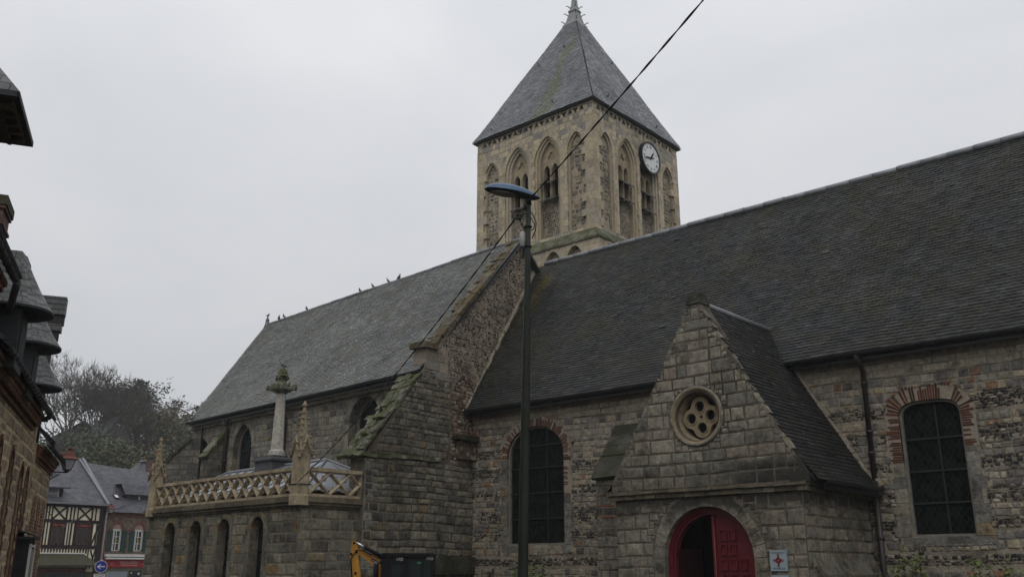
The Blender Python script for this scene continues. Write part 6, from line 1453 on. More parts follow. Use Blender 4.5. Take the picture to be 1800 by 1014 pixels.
# --- third house behind it: lower hood, tall slate lucarne
hC = thing('flint_house', tuple(S(26, LT+2, 0)), 'furthest house on the left with low black hood and a tall slate hung dormer', 'house')
mb = MB(); mb.prism([(23.2, -1.2), (27.0, -1.2), (27.0, 4.4), (23.2, 4.4)], S(0, 2.58, 0), ES, Z_, -NL, 0, -.4); mb.prism([(2.98, -1.2), (8, -1.2), (8, 4.4), (2.98, 4.4)], S(27.0, 0, 0), NL, Z_, ES, 0, -.4); wC = mb.build('wall', MT['m_yellow'], hC); mb = MB(); stones(mb, [(23.2, -.5), (27.0, -.5), (27.0, 4.0), (23.2, 4.0)], S(0, 2.58, 0), ES, Z_, -NL, .25, .40, .034, [], .25, .45, .012, .010, .010, .08, 93); mb.build('stone_courses', MT['s_left'], wC); mb = MB()
for s_ in (24.2, 25.2, 26.2): mb.prism(arch(s_, .28, .5, 3.0, .3, 6), S(0, 2.58, 0), ES, Z_, -NL, .03, -.02)
mb.build('brick_panel', MT['leftbrick'], wC)
street_eave(hC, 23.3, 27.0, 4.36, 2.34, 4)
mb = MB(); slab(mb, S(23.2, 2.28, 4.42), S(27.0, 2.28, 4.42), S(27.0, 5.4, 8.0), S(23.2, 5.4, 8.0), .06); slab(mb, S(23.2, 8.4, 4.42), S(27.0, 8.4, 4.42), S(27.0, 5.4, 8.0), S(23.2, 5.4, 8.0), .06); mb.build('roof', MT['houseslate'], hC)
mb = MB(); mb.obox(S(23.3, 2.24, 4.40), ES*1.6, NL*.45+Z_*.42, Z_*.06); sbox(mb, 23.3, 24.9, 2.22, 2.27, 4.30, 4.46); mb.build('black_hood', MT['gutter'], hC)
mb = MB(); s0, s1 = 27, 27.35
mb.obox(S(s0, 2.79, 8.29), ES*(s1-s0), NL*1.5, Z_*.5); mb.obox(S(s0+.05, 2.84, 7.84), ES*(s1-s0), NL*1.4, Z_*.19); luc = mb.build('lucarne_roof', MT['dormerslate'], hC)
mb = MB(); mb.obox(S(s0+.06, 2.80, 8.03), ES*(s1-s0-.1), NL*1.35, Z_*.255); mb.obox(S(s0+.10, 2.88, 7.58), ES*(s1-s0-.2), NL*1.3, Z_*.255); mb.obox(S(s0+.1, 3.0, 4.6), ES*.2, NL*1.2, Z_*3.2); mb.build('lucarne_wall', MT['darkwood'], luc)
# street lantern on a scrolled bracket
def lantern(loc, w, h, label, name='street_lantern'):
    t = thing(name, tuple(loc), label, 'lantern'); c = V(loc)
    mb = MB(); z = 0
    mb.lathe([(w*.30, 0), (w*.34, h*.02), (w*.60, h*.46)], c, 4, False); mb.build('glass', MT['lanternglass'], t)
    mb = MB(); r0, r1 = w*.31, w*.615
    for k in range(4): a = 2*pi*(k+.5)/4; d = V((cos(a), sin(a), 0)); mb.tube([c+d*r0, c+d*r1+Z_*h*.46], w*.035, 5)
    mb.lathe([(w*.36, -.02*h), (w*.36, .02*h)], c, 4, False); mb.lathe([(w*.64, h*.44), (w*.64, h*.49)], c, 4, False); mb.lathe([(.02, -h*.14), (w*.16, -h*.10), (w*.3, -.01*h)], c, 8); mb.build('frame', MT['iron'], t)
    mb = MB(); mb.lathe([(w*.74, h*.47), (w*.72, h*.51), (w*.52, h*.60), (w*.44, h*.78), (w*.24, h*.80), (w*.22, h*.86), (w*.14, h*.87), (w*.12, h*.93)], c, 4, False); mb.lathe([(w*.10, h*.86), (w*.12, h*.95), (w*.22, h*.965), (w*.20, h*1.0), (.01, h*1.02)], c, 8); mb.build('hood', MT['terracotta'], t)
    return t
Lc = V((-24.83, 10.61, 4.16)); ln = lantern(Lc, .32, .56, 'red roofed lantern on a scrolled iron bracket fixed to the far left house')
mb = MB(); wp = V((-25.22, 9.70, 4.10)); arm = Lc-Z_*.07
mb.tube([wp, arm], .018, 6); mb.tube([wp-Z_*.42, wp-Z_*.40+(arm-wp)*.25, wp-Z_*.25+(arm-wp)*.55, wp-Z_*.04+(arm-wp)*.85], .014, 6)
d_ = (arm-wp).normalized()
def scroll(c, r, sg=1): return [c+d_*(r*(1-i/14)*cos(sg*i*.62))+Z_*(r*(1-i/14)*sin(sg*i*.62)) for i in range(13)]
mb.tube(scroll(wp+d_*.16-Z_*.14, .11), .012, 5); mb.tube(scroll(wp+d_*.22-Z_*.36, .09, -1), .012, 5); mb.tube(scroll(wp+d_*.70-Z_*.10, .07), .010, 5); mb.tube([wp-Z_*.55, wp+Z_*.1], .02, 6); mb.obox(wp-d_*.22-Z_*.1+V((-.08, 0, 0)), d_*.22, V((.16, .05, 0)), Z_*.28)
mb.build('bracket', MT['iron'], ln)
# ------------------------------------------------------------------ half-timbered shop across the square
TXF = -55.0
th = thing('timber_house', (-57, 23.5, -1.4), 'half timbered shop house with cream panels, dark beams and an olive tiled awning', 'house')
def F(y, z, d=0.): return V((TXF+d, y, z))
y0, y1 = 18.5, 26.0
mb = MB(); mb.box(TXF-7, TXF, y0, y1, -2, 5.3); mb.build('wall', MT['cream'], th)
mb = MB()
def post(ya, yb, za, zb, d=.03): mb.obox(F(ya, za), (d, 0, 0), (0, yb-ya, 0), (0, 0, zb-za))
def brace(ya, za, yb, zb, w=.10, d=.025):
    a, b = F(ya, za), F(yb, zb); t = (b-a).normalized(); n = X_.cross(t)*w*.5; mb.obox(a-n, b-a, n*2, (d, 0, 0))
post(y0, y1, 5.08, 5.32, .06); post(y0, y1, 4.22, 4.38, .045); post(y0, y1, 2.80, 2.99, .05); post(25.74, y1+.02, -1.4, 5.1, .055)
for a, b in ((22.45, 22.53), (22.66, 22.73), (22.82, 22.88), (22.98, 23.05), (23.78, 23.88), (24.02, 24.10), (24.22, 24.29), (24.43, 24.50), (25.25, 25.34), (25.47, 25.54), (21.6, 21.7), (20.9, 21.0), (20.4, 20.5)): post(a, b, 4.36, 5.1)
for a, b in ((21.75, 22.45), (23.05, 23.78), (24.50, 25.25), (21.0, 21.6)): brace(a, 4.38, b, 5.08); brace(a, 5.08, b, 4.38, d=.028)
for a, b in ((22.62, 22.71), (22.81, 22.87), (22.98, 23.07), (23.80, 23.90), (24.0, 24.06), (24.14, 24.23), (24.34, 24.45), (25.36, 25.44), (25.62, 25.70), (22.44, 22.50), (21.5, 21.6)): post(a, b, 2.95, 4.25)
brace(25.44, 3.0, 25.76, 4.1, .09); brace(25.45, 2.75, 25.85, 1.7, .08); brace(25.74, 2.75, 25.5, 1.75, .07)
y = 21.2
while y < 25.3: post(y, y+.075, 2.55, 2.82, .03); y += .165
post(25.3, 25.36, 1.7, 2.82)
mb.build('timber_frame', MT['timber'], th)
for (a, b), txt in (((23.03, 23.83), 'Chocolatier'), ((24.42, 25.36), 'Patissier'), ((21.55, 22.45), 'Confiserie'[-3:])):
    mb = MB(); mb.obox(F(a, 2.97), (.035, 0, 0), (0, b-a, 0), (0, 0, 1.24)); wv = mb.build('window', MT['timber'], th)
    mb = MB(); m_ = (a+b)/2
    for q0, q1 in ((a+.12, m_-.03), (m_+.03, b-.12)): mb.obox(F(q0, 3.06, .035), (.006, 0, 0), (0, q1-q0, 0), (0, 0, .86))
    mb.build('pane', MT['winglass'], wv)
    mb = MB()
    for q0, q1, za, zb in ((a+.06, a+.12, 3.0, 3.96), (b-.12, b-.06, 3.0, 3.96), (m_-.04, m_+.04, 3.0, 3.96), (a+.06, b-.06, 3.0, 3.06), (a+.06, b-.06, 3.92, 3.97)): mb.obox(F(q0, za, .035), (.02, 0, 0), (0, q1-q0, 0), (0, 0, zb-za))
    mb.build('frame', MT['woodframe'], wv)
    mb = MB(); mb.obox(F(a+.05, 3.985, .036), (.03, 0, 0), (0, b-a-.1, 0), (0, 0, .175)); sg_ = mb.build('name_board', MT['maroon'], wv)
    text_mesh(txt if len(txt) > 3 else 'er', .15, F(m_, 4.07, .069), Y_, Z_, 'lettering', MT['gold'], wv, .002, sx=.85, shear=.25)
mb = MB(); mb.add([F(y0, 2.50, .05), F(25.08, 2.50, .05), F(25.72, 1.92, .8), F(y0, 1.92, .8)], [(0, 1, 2, 3)]); mb.add([F(25.08, 2.50, .05), F(25.74, 1.92, .05), F(25.72, 1.92, .8)], [(0, 1, 2)]); mb.add([F(y0, 1.84, .8), F(25.72, 1.84, .8), F(25.72, 1.92, .8), F(y0, 1.92, .8), F(25.74, 1.84, .05), F(25.74, 1.92, .05)], [(0, 1, 2, 3), (1, 4, 5, 2)]); aw = mb.build('awning', MT['awning'], th)
mb = MB(); mb.obox(F(y0, 2.505, .0), (.10, 0, 0), (0, 25.1-y0, 0), (0, 0, .07)); mb.build('ledge', MT['white'], aw)
mb = MB(); mb.obox(F(y0, 1.535, .1), (.06, 0, 0), (0, 25.25-y0, 0), (0, 0, .22)); fb_ = mb.build('fascia_sign', MT['maroon'], th)
text_mesh('CHOCOLATIER', .15, F(23.75, 1.645, .163), Y_, Z_, 'lettering', MT['gold'], fb_, .002, sx=.95, shear=.15); text_mesh('02.35.97.60.51', .14, F(24.75, 1.645, .163), Y_, Z_, 'lettering', MT['gold'], fb_, .002, sx=.85, shear=.15); text_mesh('Douceurs', .15, F(22.75, 1.645, .163), Y_, Z_, 'lettering', MT['gold'], fb_, .002, sx=.95, shear=.25)
mb = MB(); mb.obox(F(y0, -1.4, .02), (.05, 0, 0), (0, 25.3-y0, 0), (0, 0, 2.93)); mb.build('shop_front', MT['winglass'], th)
mb = MB(); mb.obox(F(25.3, -1.6, .0), (.045, 0, 0), (0, .75, 0), (0, 0, 3.15)); mb.build('pier', MT['olivestone'], th)
mb = MB(); slab(mb, (TXF+.28, y0, 5.28), (TXF+.28, y1+.05, 5.28), (TXF-4.3, y1+.05, 8.2), (TXF-4.3, y0, 8.2), .08); slab(mb, (TXF-8, y0, 5.5), (TXF-8, y1+.05, 5.5), (TXF-4.3, y1+.05, 8.2), (TXF-4.3, y0, 8.2), .08); rf = mb.build('roof', MT['houseslate'], th)
mb = MB(); mb.obox((TXF+.30, y1-.02, 5.27), (-4.6, 0, 2.95), (0, .12, 0), (0, 0, .10)); mb.obox((TXF+.22, y0, 5.22), (.14, 0, 0), (0, y1-y0+.1, 0), (0, 0, .09)); mb.build('verge_flashing', MT['lead'], rf)
dm = MB(); dm.obox(F(21.6, 5.3, -.5), (.2, 0, 0), (0, 1.98, 0), (0, 0, .85)); dmo = dm.build('dormer', MT['darkwood'], th)
mb = MB(); mb.obox(F(21.75, 5.42, -.30), (.015, 0, 0), (0, 1.58, 0), (0, 0, .68)); mb.build('pane', MT['curtain'], dmo)
mb = MB()
for q in (21.7, 22.2, 22.68, 23.28): mb.obox(F(q, 5.38, -.285), (.03, 0, 0), (0, .07, 0), (0, 0, .75))
for z in (5.36, 5.78, 6.10): mb.obox(F(21.7, z, -.283), (.03, 0, 0), (0, 1.64, 0), (0, 0, .05))
mb.build('frame', MT['greybox'], dmo)
mb = MB(); a, b = F(21.3, 6.15, .05), F(23.85, 6.15, .05); mb.add([a, b, F(23.25, 6.85, -1.0), F(21.7, 6.85, -1.0), F(21.3, 6.15, -2.2), F(23.85, 6.15, -1.5)], [(0, 1, 2, 3), (1, 5, 2), (4, 0, 3)]); mb.obox(a-Z_*.06, b-a, (-.03, 0, 0), (0, 0, .06)); mb.build('dormer_roof', MT['houseslate'], dmo)
mb = MB(); mb.box(-59.6, -58.8, 24.35, 25.1, 7.6, 8.15); chm = mb.build('chimney', MT['olivestone'], th)
mb = MB()
for yy in (24.72, 24.95): mb.lathe([(.13, 8.15), (.12, 8.5), (.14, 8.52), (.14, 8.58)], (-59.2, yy, 0), 8)
mb.build('chimney_pot', MT['pot'], chm)
# ------------------------------------------------------------------ brick shop
bh = thing('brick_house', (-57.5, 28.5, -1.4), 'red brick and flint shop with green shutters under a red signboard', 'house')
mb = MB(); wins = (26.92, 28.28)
hol = [arch(c, .30, 2.72, 3.95, .36, 8) for c in wins]
mb.prism([(26.05, -2), (31.5, -2), (31.5, 5.0), (26.05, 5.0)], (TXF, 0, 0), Y_, Z_, X_, 0, -.3, hol); wl = mb.build('wall', MT['houseflint'], bh)
mb = MB(); mb.box(TXF-.3, TXF+.03, 26.05, 31.5, 4.62, 4.78); mb.box(TXF-.3, TXF+.06, 26.05, 31.5, 4.785, 4.90); mb.box(TXF-.2, TXF+.016, 26.05, 26.32, -1.5, 4.6); mb.box(TXF-.2, TXF+.012, 27.42, 27.5, 2.6, 4.4) if False else None
for c in wins:
    o = arch(c, .47, 3.85, 3.95, .55, 8); i = arch(c, .30, 3.85, 3.95, .36, 8); mb.prism(ring(o, i), (TXF, 0, 0), Y_, Z_, X_, .02, -.1); mb.box(TXF-.1, TXF+.014, c+.30, c+.47, 2.7, 3.85); mb.box(TXF-.1, TXF+.014, c-.47, c-.30, 2.7, 3.85)
mb.box(TXF-.1, TXF+.016, 26.35, 26.45, 3.83, 3.95); mb.box(TXF-.1, TXF+.016, 27.4, 27.8, 3.83, 3.95); mb.build('brick_trim', MT['housebrick'], bh)
for c, h in zip(wins, hol):
    mb = MB(); mb.prism(h, (TXF-.12, 0, 0), Y_, Z_, X_, 0, -.03); wv = mb.build('window', MT['winglass'], bh)
    mb = MB(); mb.prism(arch(c, .295, 3.94, 3.96, .34, 8), (TXF-.06, 0, 0), Y_, Z_, X_, 0, -.05); mb.build('tympanum', MT['pinkplaster'], wv)
    mb = MB()
    for q0, q1, za, zb in ((c-.30, c-.25, 2.72, 3.9), (c+.2, c+.30, 2.72, 3.9), (c-.02, c+.02, 2.72, 3.9), (c-.30, c+.30, 3.84, 3.95), (c-.28, c+.28, 3.12, 3.15), (c-.28, c+.28, 3.5, 3.53), (c-.3, c+.3, 2.72, 2.76)): mb.box(TXF-.115, TXF-.06, q0, q1, za, zb)
    mb.box(TXF-.11, TXF-.09, c-.25, c-.10, 2.76, 3.84); mb.build('frame', MT['white'], wv)
    mb = MB(); st = [( .12*(1 if k % 2 == 0 else .42)*cos(pi*k/5+pi/2), .12*(1 if k % 2 == 0 else .42)*sin(pi*k/5+pi/2)) for k in range(10)]; mb.prism(st, (TXF-.055, c, 3.30), Y_, Z_, X_, .01, 0); mb.build('star_ornament', flat('gold_star', (.30, .24, .06)), wv)
for yy in (26.50, 27.36, 27.85, 28.72):
    mb = MB(); mb.box(TXF+.02, TXF+.055, yy-.15, yy+.15, 2.66, 3.88)
    for z in (2.72, 3.25, 3.78): mb.box(TXF+.055, TXF+.065, yy-.14, yy+.14, z-.03, z+.03)
    mb.build('shutter', MT['shutter'], bh)
mb = MB(); mb.box(TXF+.02, TXF+.24, 26.3, 28.8, 2.38, 2.52); mb.mat(1); mb.box(TXF+.03, TXF+.22, 26.4, 28.78, 2.335, 2.378); mb.mat(0); mb.box(TXF+.03, TXF+.25, 26.35, 28.8, 2.24, 2.33); mb.build('awning_box', [MT['white'], MT['darkwood']], bh)
mb = MB(); mb.box(TXF+.01, TXF+.10, 26.32, 28.75, 1.78, 2.24); sgn = mb.build('signboard', MT['signred'], bh)
text_mesh('VEULES APERO', .26, (TXF+.105, 27.82, 2.03), Y_, Z_, 'lettering', MT['letterpink'], sgn, .003, sx=.64); mb = MB(); mb.box(TXF+.10, TXF+.108, 27.33, 28.32, 1.875, 1.90); mb.build('underline', MT['letterpink'], sgn)
for yy, zz, t_ in ((26.78, 2.02, 'Cave'), (26.82, 1.95, 'Epicerie'), (28.64, 1.97, 'Bieres')): text_mesh(t_, .075, (TXF+.105, yy, zz), Y_, Z_, 'lettering', MT['letterpink'], sgn, .002)
mb = MB(); mb.box(TXF+.0, TXF+.06, 26.32, 28.8, -1.4, 1.78); mb.mat(1); mb.box(TXF+.06, TXF+.07, 26.5, 27.8, -1.2, 1.55); mb.mat(2); mb.box(TXF+.06, TXF+.07, 27.9, 28.65, -1.2, 1.6)
mb.mat(3); mb.box(TXF+.07, TXF+.074, 28.0, 28.07, 1.42, 1.5); mb.box(TXF+.07, TXF+.074, 28.45, 28.55, 1.36, 1.48); mb.build('shop_front', [MT['olivestone'], MT['shopgrey'], MT['winglass'], MT['white']], bh)
mb = MB(); slab(mb, (TXF+.2, 26.12, 4.98), (TXF+.2, 31.5, 4.98), (TXF-4.3, 31.5, 7.75), (TXF-4.3, 26.12, 8.12), .08); slab(mb, (TXF-8, 26.12, 5.2), (TXF-8, 31.5, 5.2), (TXF-4.3, 31.5, 7.75), (TXF-4.3, 26.12, 8.12), .08); rf = mb.build('roof', MT['houseslate'], bh)
mb = MB(); mb.obox((TXF+.24, 26.14, 5.04), (-4.5, 0, 3.24), (0, .16, 0), (0, 0, .10)); mb.obox((TXF+.16, 26.1, 4.90), (.12, 0, 0), (0, 5.4, 0), (0, 0, .09)); mb.build('verge_flashing', MT['lead'], rf)
mb = MB(); mb.prism([(TXF+.1, 5.2), (TXF-4.3, 8.05), (TXF-4.3, 8.30), (TXF+.2, 5.3)], (0, 26.02, 0), X_, Z_, Y_, .10, 0); mb.build('party_gable', MT['houseflint'], bh)
mb = MB(); mb.obox((TXF-1.0, 27.0, 5.72), (-.35, 0, .22), (0, .28, 0), (.04, 0, .08)); mb.mat(1); mb.obox((TXF-.955, 27.04, 5.83), (-.27, 0, .17), (0, .2, 0), (.005, 0, .01)); mb.build('skylight', [MT['darkwood'], MT['white']], rf)
mb = MB(); mb.box(-57.6, -56.2, 27.75, 29.4, 5.2, 6.05); dd_ = mb.build('dormer', MT['houseslate'], bh); mb = MB(); mb.box(-56.2, -56.16, 28.65, 29.35, 5.25, 6.0); mb.build('door', MT['shutter'], dd_); mb = MB(); mb.box(-56.19, -56.13, 28.58, 28.65, 5.25, 6.0); mb.build('frame', MT['white'], dd_)
mb = MB(); mb.add([(-55.95, 27.6, 6.06), (-55.95, 29.6, 6.06), (-56.6, 29.6, 6.72), (-56.6, 27.6, 6.72), (-58.3, 27.6, 6.75), (-58.3, 29.6, 6.75)], [(0, 1, 2, 3), (3, 2, 5, 4)]); mb.box(-58.2, -56.0, 27.62, 29.58, 6.0, 6.06); mb.build('dormer_roof', MT['houseslate'], dd_)
mb = MB(); mb.tube([(TXF+.10, 26.12, 4.9), (TXF+.08, 26.12, 4.6), (TXF+.08, 26.12, -1.4)], .05, 8); mb.build('downpipe', MT['greybox'], bh)
ln2 = lantern(V((-54.6, 26.17, 4.83)), .40, .52, 'small red roofed lantern at the corner between timber house and brick shop')
mb = MB(); mb.tube([(-55, 26.1, 4.5), (-54.75, 26.13, 4.45), (-54.6, 26.17, 4.75)], .02, 6); mb.build('bracket', MT['iron'], ln2)
# house with the brick chimney further back
bk = thing('slate_house', (-64, 34, -1.4), 'dark slate roofed house with square brick chimney behind the balustrade end', 'house')
mb = MB(); mb.box(-68, -62.6, 31, 38, -1.5, 6.6); mb.build('wall', MT['cream'], bk)
mb = MB(); slab(mb, (-62.2, 31, 6.4), (-62.2, 38.2, 6.4), (-66, 38.2, 9.75), (-66, 33.4, 9.2), .08); mb.add([(-62.2, 31, 6.4), (-66, 33.4, 9.2), (-69, 31, 6.4)], [(0, 1, 2)]); mb.mat(1); mb.obox((-66.1, 33.4, 9.2), (.25, 0, 0), (0, 4.8, .55), (0, 0, .12)); mb.build('roof', [MT['gutter'], MT['lead']], bk)
mb = MB(); mb.box(-62.4, -61.6, 32.05, 33.5, 4.5, 9.05); ck = mb.build('chimney', MT['chimneybrick'], bk); mb = MB(); mb.box(-62.47, -61.53, 31.95, 33.6, 9.05, 9.34); mb.build('mossy_cap', MT['mosscap'], ck); mb = MB(); mb.lathe([(.14, 9.34), (.11, 9.62), (.13, 9.66)], (-62, 32.5, 0), 8); mb.build('chimney_pot', MT['pot'], ck); mb = MB(); mb.tube([(-63, 34.6, 8.4), (-63, 34.6, 9.9)], .09, 8); mb.lathe([(.16, 9.9), (.16, 9.95), (.02, 10.05)], (-63, 34.6, 0), 8); mb.build('flue_pipe', MT['iron'], bk)
# round blue arrow sign
rs_ = thing('road_sign', (-32.5, 15.5, -.3), 'round blue road sign with white left arrow above a small white plate', 'road sign')
dv = V((-32.5, 15.5, 0)).normalized(); Un = V((-dv.y, dv.x, 0)) * -1; No = -dv; c = V((-32.5, 15.48, 1.775))
mb = MB(); mb.tube([(-32.53, 15.5, -.4), (-32.53, 15.5, 2.0)], .03, 8); mb.build('post', MT['greybox'], rs_)
mb = MB(); mb.prism(circ(0, 0, .20, 28), c+No*.04, Un, Z_, No, .012, 0); mb.build('rim', MT['letterwhite'], rs_); mb = MB(); mb.prism(circ(0, 0, .183, 28), c+No*.052, Un, Z_, No, .004, 0); mb.build('disc', MT['signblue'], rs_)
mb = MB(); ar = [(-.135, 0), (-.03, .085), (.01, .085), (-.06, .020), (.13, .020), (.13, -.020), (-.06, -.020), (.01, -.085), (-.03, -.085)]; mb.prism(ar, c+No*.057, Un, Z_, No, .003, 0); mb.build('arrow', MT['letterwhite'], rs_)
mb = MB(); mb.prism([(-.20, -.37), (.165, -.37), (.165, -.24), (-.20, -.24)], c+No*.04, Un, Z_, No, .01, 0); pl2 = mb.build('plate', MT['letterwhite'], rs_)
text_mesh('SENS UNIQUE', .05, c+No*.055+Un*-.02-Z_*.275, Un, Z_, 'lettering', MT['clockblack'], pl2, .001, sx=.9); text_mesh('SAUF VELOS', .05, c+No*.055+Un*-.02-Z_*.335, Un, Z_, 'lettering', MT['clockblack'], pl2, .001, sx=.9)
# ------------------------------------------------------------------ street lamp
lp = thing('street_lamp', (-8.20, 9.43, 0), 'tall green street lamp with blue flat lamp head in front of the nave', 'street lamp')
pb, ptp = V((-8.20, 9.43, -.1)), V((-8.10, 9.52, 6.86))
mb = MB(); mb.tube([pb, pb.lerp(ptp, .25), pb.lerp(ptp, .55), pb.lerp(ptp, .86), ptp], [.072, .068, .060, .041, .036], 14); mb.build('pole', MT['polegreen'], lp)
pth = V((-8.10, 9.52, 6.86))
ha = V((-8.55, 9.06, 6.97)); hb = V((-7.97, 9.62, 6.85)); dh = (hb-ha); Lh = dh.length; dx = V((dh.x, dh.y, 0)).normalized(); sy = V((-dx.y, dx.x, 0))
def headsec(k): # (position along, half width, z top, z bottom)
    return k
secs = [(0, .02, .02, -.008), (.05, .085, .06, -.02), (.15, .125, .10, -.028), (.30, .145, .125, -.03), (.46, .14, .125, -.034), (.58, .115, .11, -.045), (.70, .075, .08, -.055), (.80, .045, .045, -.05), (.86, .012, .0, -.02)]
nseg = 12; vs = []; Lt = .86
for u, hw_, zt2, zb2 in secs:
    base = ha + dh*(u/Lt)
    for k in range(nseg):
        a = 2*pi*k/nseg; z = zt2*sin(a) if sin(a) > 0 else -zb2*sin(a); vs.append(base+sy*(hw_*cos(a))+Z_*z)
up_f, dn_f = [], []
for i in range(len(secs)-1):
    for k in range(nseg):
        f = (i*nseg+k, i*nseg+(k+1) % nseg, (i+1)*nseg+(k+1) % nseg, (i+1)*nseg+k); (up_f if k < nseg//2 else dn_f).append(f)
mb = MB(); mb.add(vs, up_f, True); hd = mb.build('lamp_head', MT['lampblue'], lp); mb = MB(); mb.add(vs, dn_f, True); mb.build('underside', MT['lampblack'], hd)
mb = MB(); el = []
for k in range(20): a = 2*pi*k/20; u = .30+.20*cos(a); el.append(ha+dh*(u/Lt)+sy*(.105*sin(a))-Z_*.031)
mb.add(el, [tuple(range(20))]); mb.add([p-Z_*.006 for p in el]+el, [tuple(range(20))]+[(k, (k+1) % 20, 20+(k+1) % 20, 20+k) for k in range(20)]); mb.build('lens', MT['lampglass'], hd)
mb = MB(); mb.tube([ptp-Z_*.12, ptp+Z_*.02, hb-dh*.12-Z_*.02], [.044, .046, .05], 10); mb.build('spigot', MT['lampblack'], lp)
mb = MB(); q = V((-8.16, 9.47, 6.28)); rt = V((cos(radians(41.5)), sin(radians(41.5)), 0)); fw = V((-rt.y, rt.x, 0))
bx = V((-8.117, 9.505, 6.28))-rt*.075-fw*.03; mb.lathe([(.02, -.115), (.034, -.10), (.036, .09), (.022, .115)], bx+Z_*-.08, 10); mb.build('control_box', MT['greybox'], lp)
mb = MB(); mb.tube([bx-Z_*.19, bx-Z_*.30+rt*.012, bx-Z_*.36+rt*.01], .012, 6)
for z in (6.40, 6.10): cpt_ = pb.lerp(ptp, (z+.1)/6.96); mb.lathe([(.052, -.012), (.054, .012)], cpt_, 12)
tp = V((-8.105, 9.515, 6.72)); 
mb.tube([tp-rt*.04, tp+rt*.06-Z_*.12, tp+rt*.115-Z_*.26, tp+rt*.10-Z_*.38, tp+rt*.05-Z_*.50], .009, 6); mb.tube([tp-rt*.05-Z_*.04, tp+rt*.03-Z_*.16, tp+rt*.09-Z_*.28, tp+rt*.07-Z_*.36, tp-rt*.0-Z_*.38, tp-rt*.09-Z_*.30, tp-rt*.12-Z_*.2], .008, 6)
mb.tube([tp-rt*.12-Z_*.22, tp-rt*.06-Z_*.35, tp-rt*.04-Z_*.40], .008, 6)
mb.build('hanging_cable', MT['cable'], lp)
mb = MB()
for dx_, dz_, r in ((-.155, -.13, .022), (-.12, -.19, .026), (-.16, -.19, .020), (-.10, -.15, .02), (-.03, .0, .035), (.01, -.03, .03)): o = tp+rt*dx_+Z_*dz_; mb.lathe([(r*.5, -r*1.3), (r, -r*.5), (r, r*.6), (r*.5, r*1.2)], o, 7)
mb.tube([tp-rt*.16-Z_*.15, tp-Z_*.1], .010, 5); mb.build('cable_clamp', MT['cable'], lp)
def twisted(name, a, b, sag, label, r=.011, n=60, tw=.011, amp=None):
    a, b = V(a), V(b); mb = MB(); L = (b-a).length; n = max(24, int(L*9)); d = (b-a).normalized(); u = d.orthogonal().normalized(); w_ = d.cross(u)
    for ph in (0, pi):
        pts = []
        for i in range(n+1):
            t = i/n; p = a.lerp(b, t)-Z_*(sag*4*t*(1-t)); an = L*t*7+ph; pts.append(p+(u*cos(an)+w_*sin(an))*tw)
        mb.tube(pts, r, 5)
    o = mb.build(name, MT['cable']); return tag(o, label, 'cable')
twisted('overhead_cable', tp+Z_*.06-rt*.02, V((-2.7, 6.42, 7.0)), .03, 'twisted black cable rising from the lamp head to the top right sky', .0068, tw=.0065)
twisted('overhead_cable', tp-rt*.165-Z_*.16, K(-.20, -.22, 3.74), .22, 'black cable slanting down from the lamp post to the balustrade pinnacle', .0075, tw=.006)
# thin service wires across the square
def wire(pts, r, label):
    mb = MB(); mb.tube(pts, r, 5); return tag(mb.build('service_wire', MT['cable']), label, 'wire')
wire([V((-25.1, 9.75, 3.7)), V((-36, 15.5, 3.15)), V((-55+.1, 25.0, 3.0+1.9))], .012, 'thin wire from the lantern bracket to the timber house eaves')
wire([V((-54.6, 26.3, 5.0)), V((-55.3, 27.4, 5.35))], .02, 'short wire from the small lantern to the brick shop roof')
# ------------------------------------------------------------------ mini excavator
ex = thing('mini_excavator', (-14.1, 12.9, 0), 'small yellow excavator with black cab parked in front of the buttress', 'excavator')
ca, cb = V((-14.385, 12.41, 0)), V((-13.68, 13.19, 0)); cu = (cb-ca).normalized(); W_ = (cb-ca).length; cf = V((-cu.y, cu.x, 0)); cn = -cf if cf.dot(V((0, 0, 0))-ca) < 0 else cf
cn = cf if cf.dot(-ca) > 0 else -cf                         # towards the camera
def E_(u, z, d=0.): return ca+cu*u+Z_*z+cn*d
mb = MB(); mb.obox(E_(-.02, 1.925, .03), cu*(W_+.03), -cn*1.1, Z_*.055+cu*0); mb.obox(E_(.01, 1.975, .0), cu*(W_-.05), -cn*1.0, Z_*.02)
for u, w_ in ((0, .20), (.40, .14), (W_-.08, .08)): mb.obox(E_(u, .75), cu*w_, -cn*.06, Z_*1.18); mb.obox(E_(u, .75, -.98), cu*min(w_, .08), -cn*.06, Z_*1.18)
mb.obox(E_(.2, 1.80), cu*.22, -cn*.05, Z_*.13); mb.obox(E_(.5, 1.87), cu*.5, -cn*.05, Z_*.06); mb.obox(E_(0, .72), cu*W_, -cn*1.04, Z_*.12); mb.obox(E_(.54, 1.28, .002), cu*.44, -cn*.03, Z_*.03); mb.obox(E_(.80, .8, .002), cu*.02, -cn*.03, Z_*1.1)
cab = mb.build('cab', MT['cabblack'], ex)
mb = MB(); mb.obox(E_(.20, .84, -.02), cu*.20, -cn*.01, Z_*.97); mb.obox(E_(.54, .84, -.02), cu*(W_-.62), -cn*.01, Z_*1.04); mb.build('cab_glass', MT['cabglass'], cab)
mb = MB(); mb.obox(E_(.68, 1.86, .002), cu*.07, -cn*.01, Z_*.025) if False else mb.obox(E_(.70, 1.80, -.016), cu*.07, cn*.004, Z_*.03); mb.build('green_reflection', MT['greenglint'], cab)  # green plate painted as a reflection in the cab glass
for u, z in ((.355, 1.875), (W_-.11, 1.892)): text_mesh('11723', .075, E_(u, z, .012 if u < .5 else .012), cu, Z_, 'number', MT['letterwhite'], cab, .002, sx=.72)
mb = MB(); mb.obox(E_(-.15, .35, .1), cu*(W_+.3), -cn*1.3, Z_*.4); mb.build('body', MT['catyellow'], ex)
mb = MB()
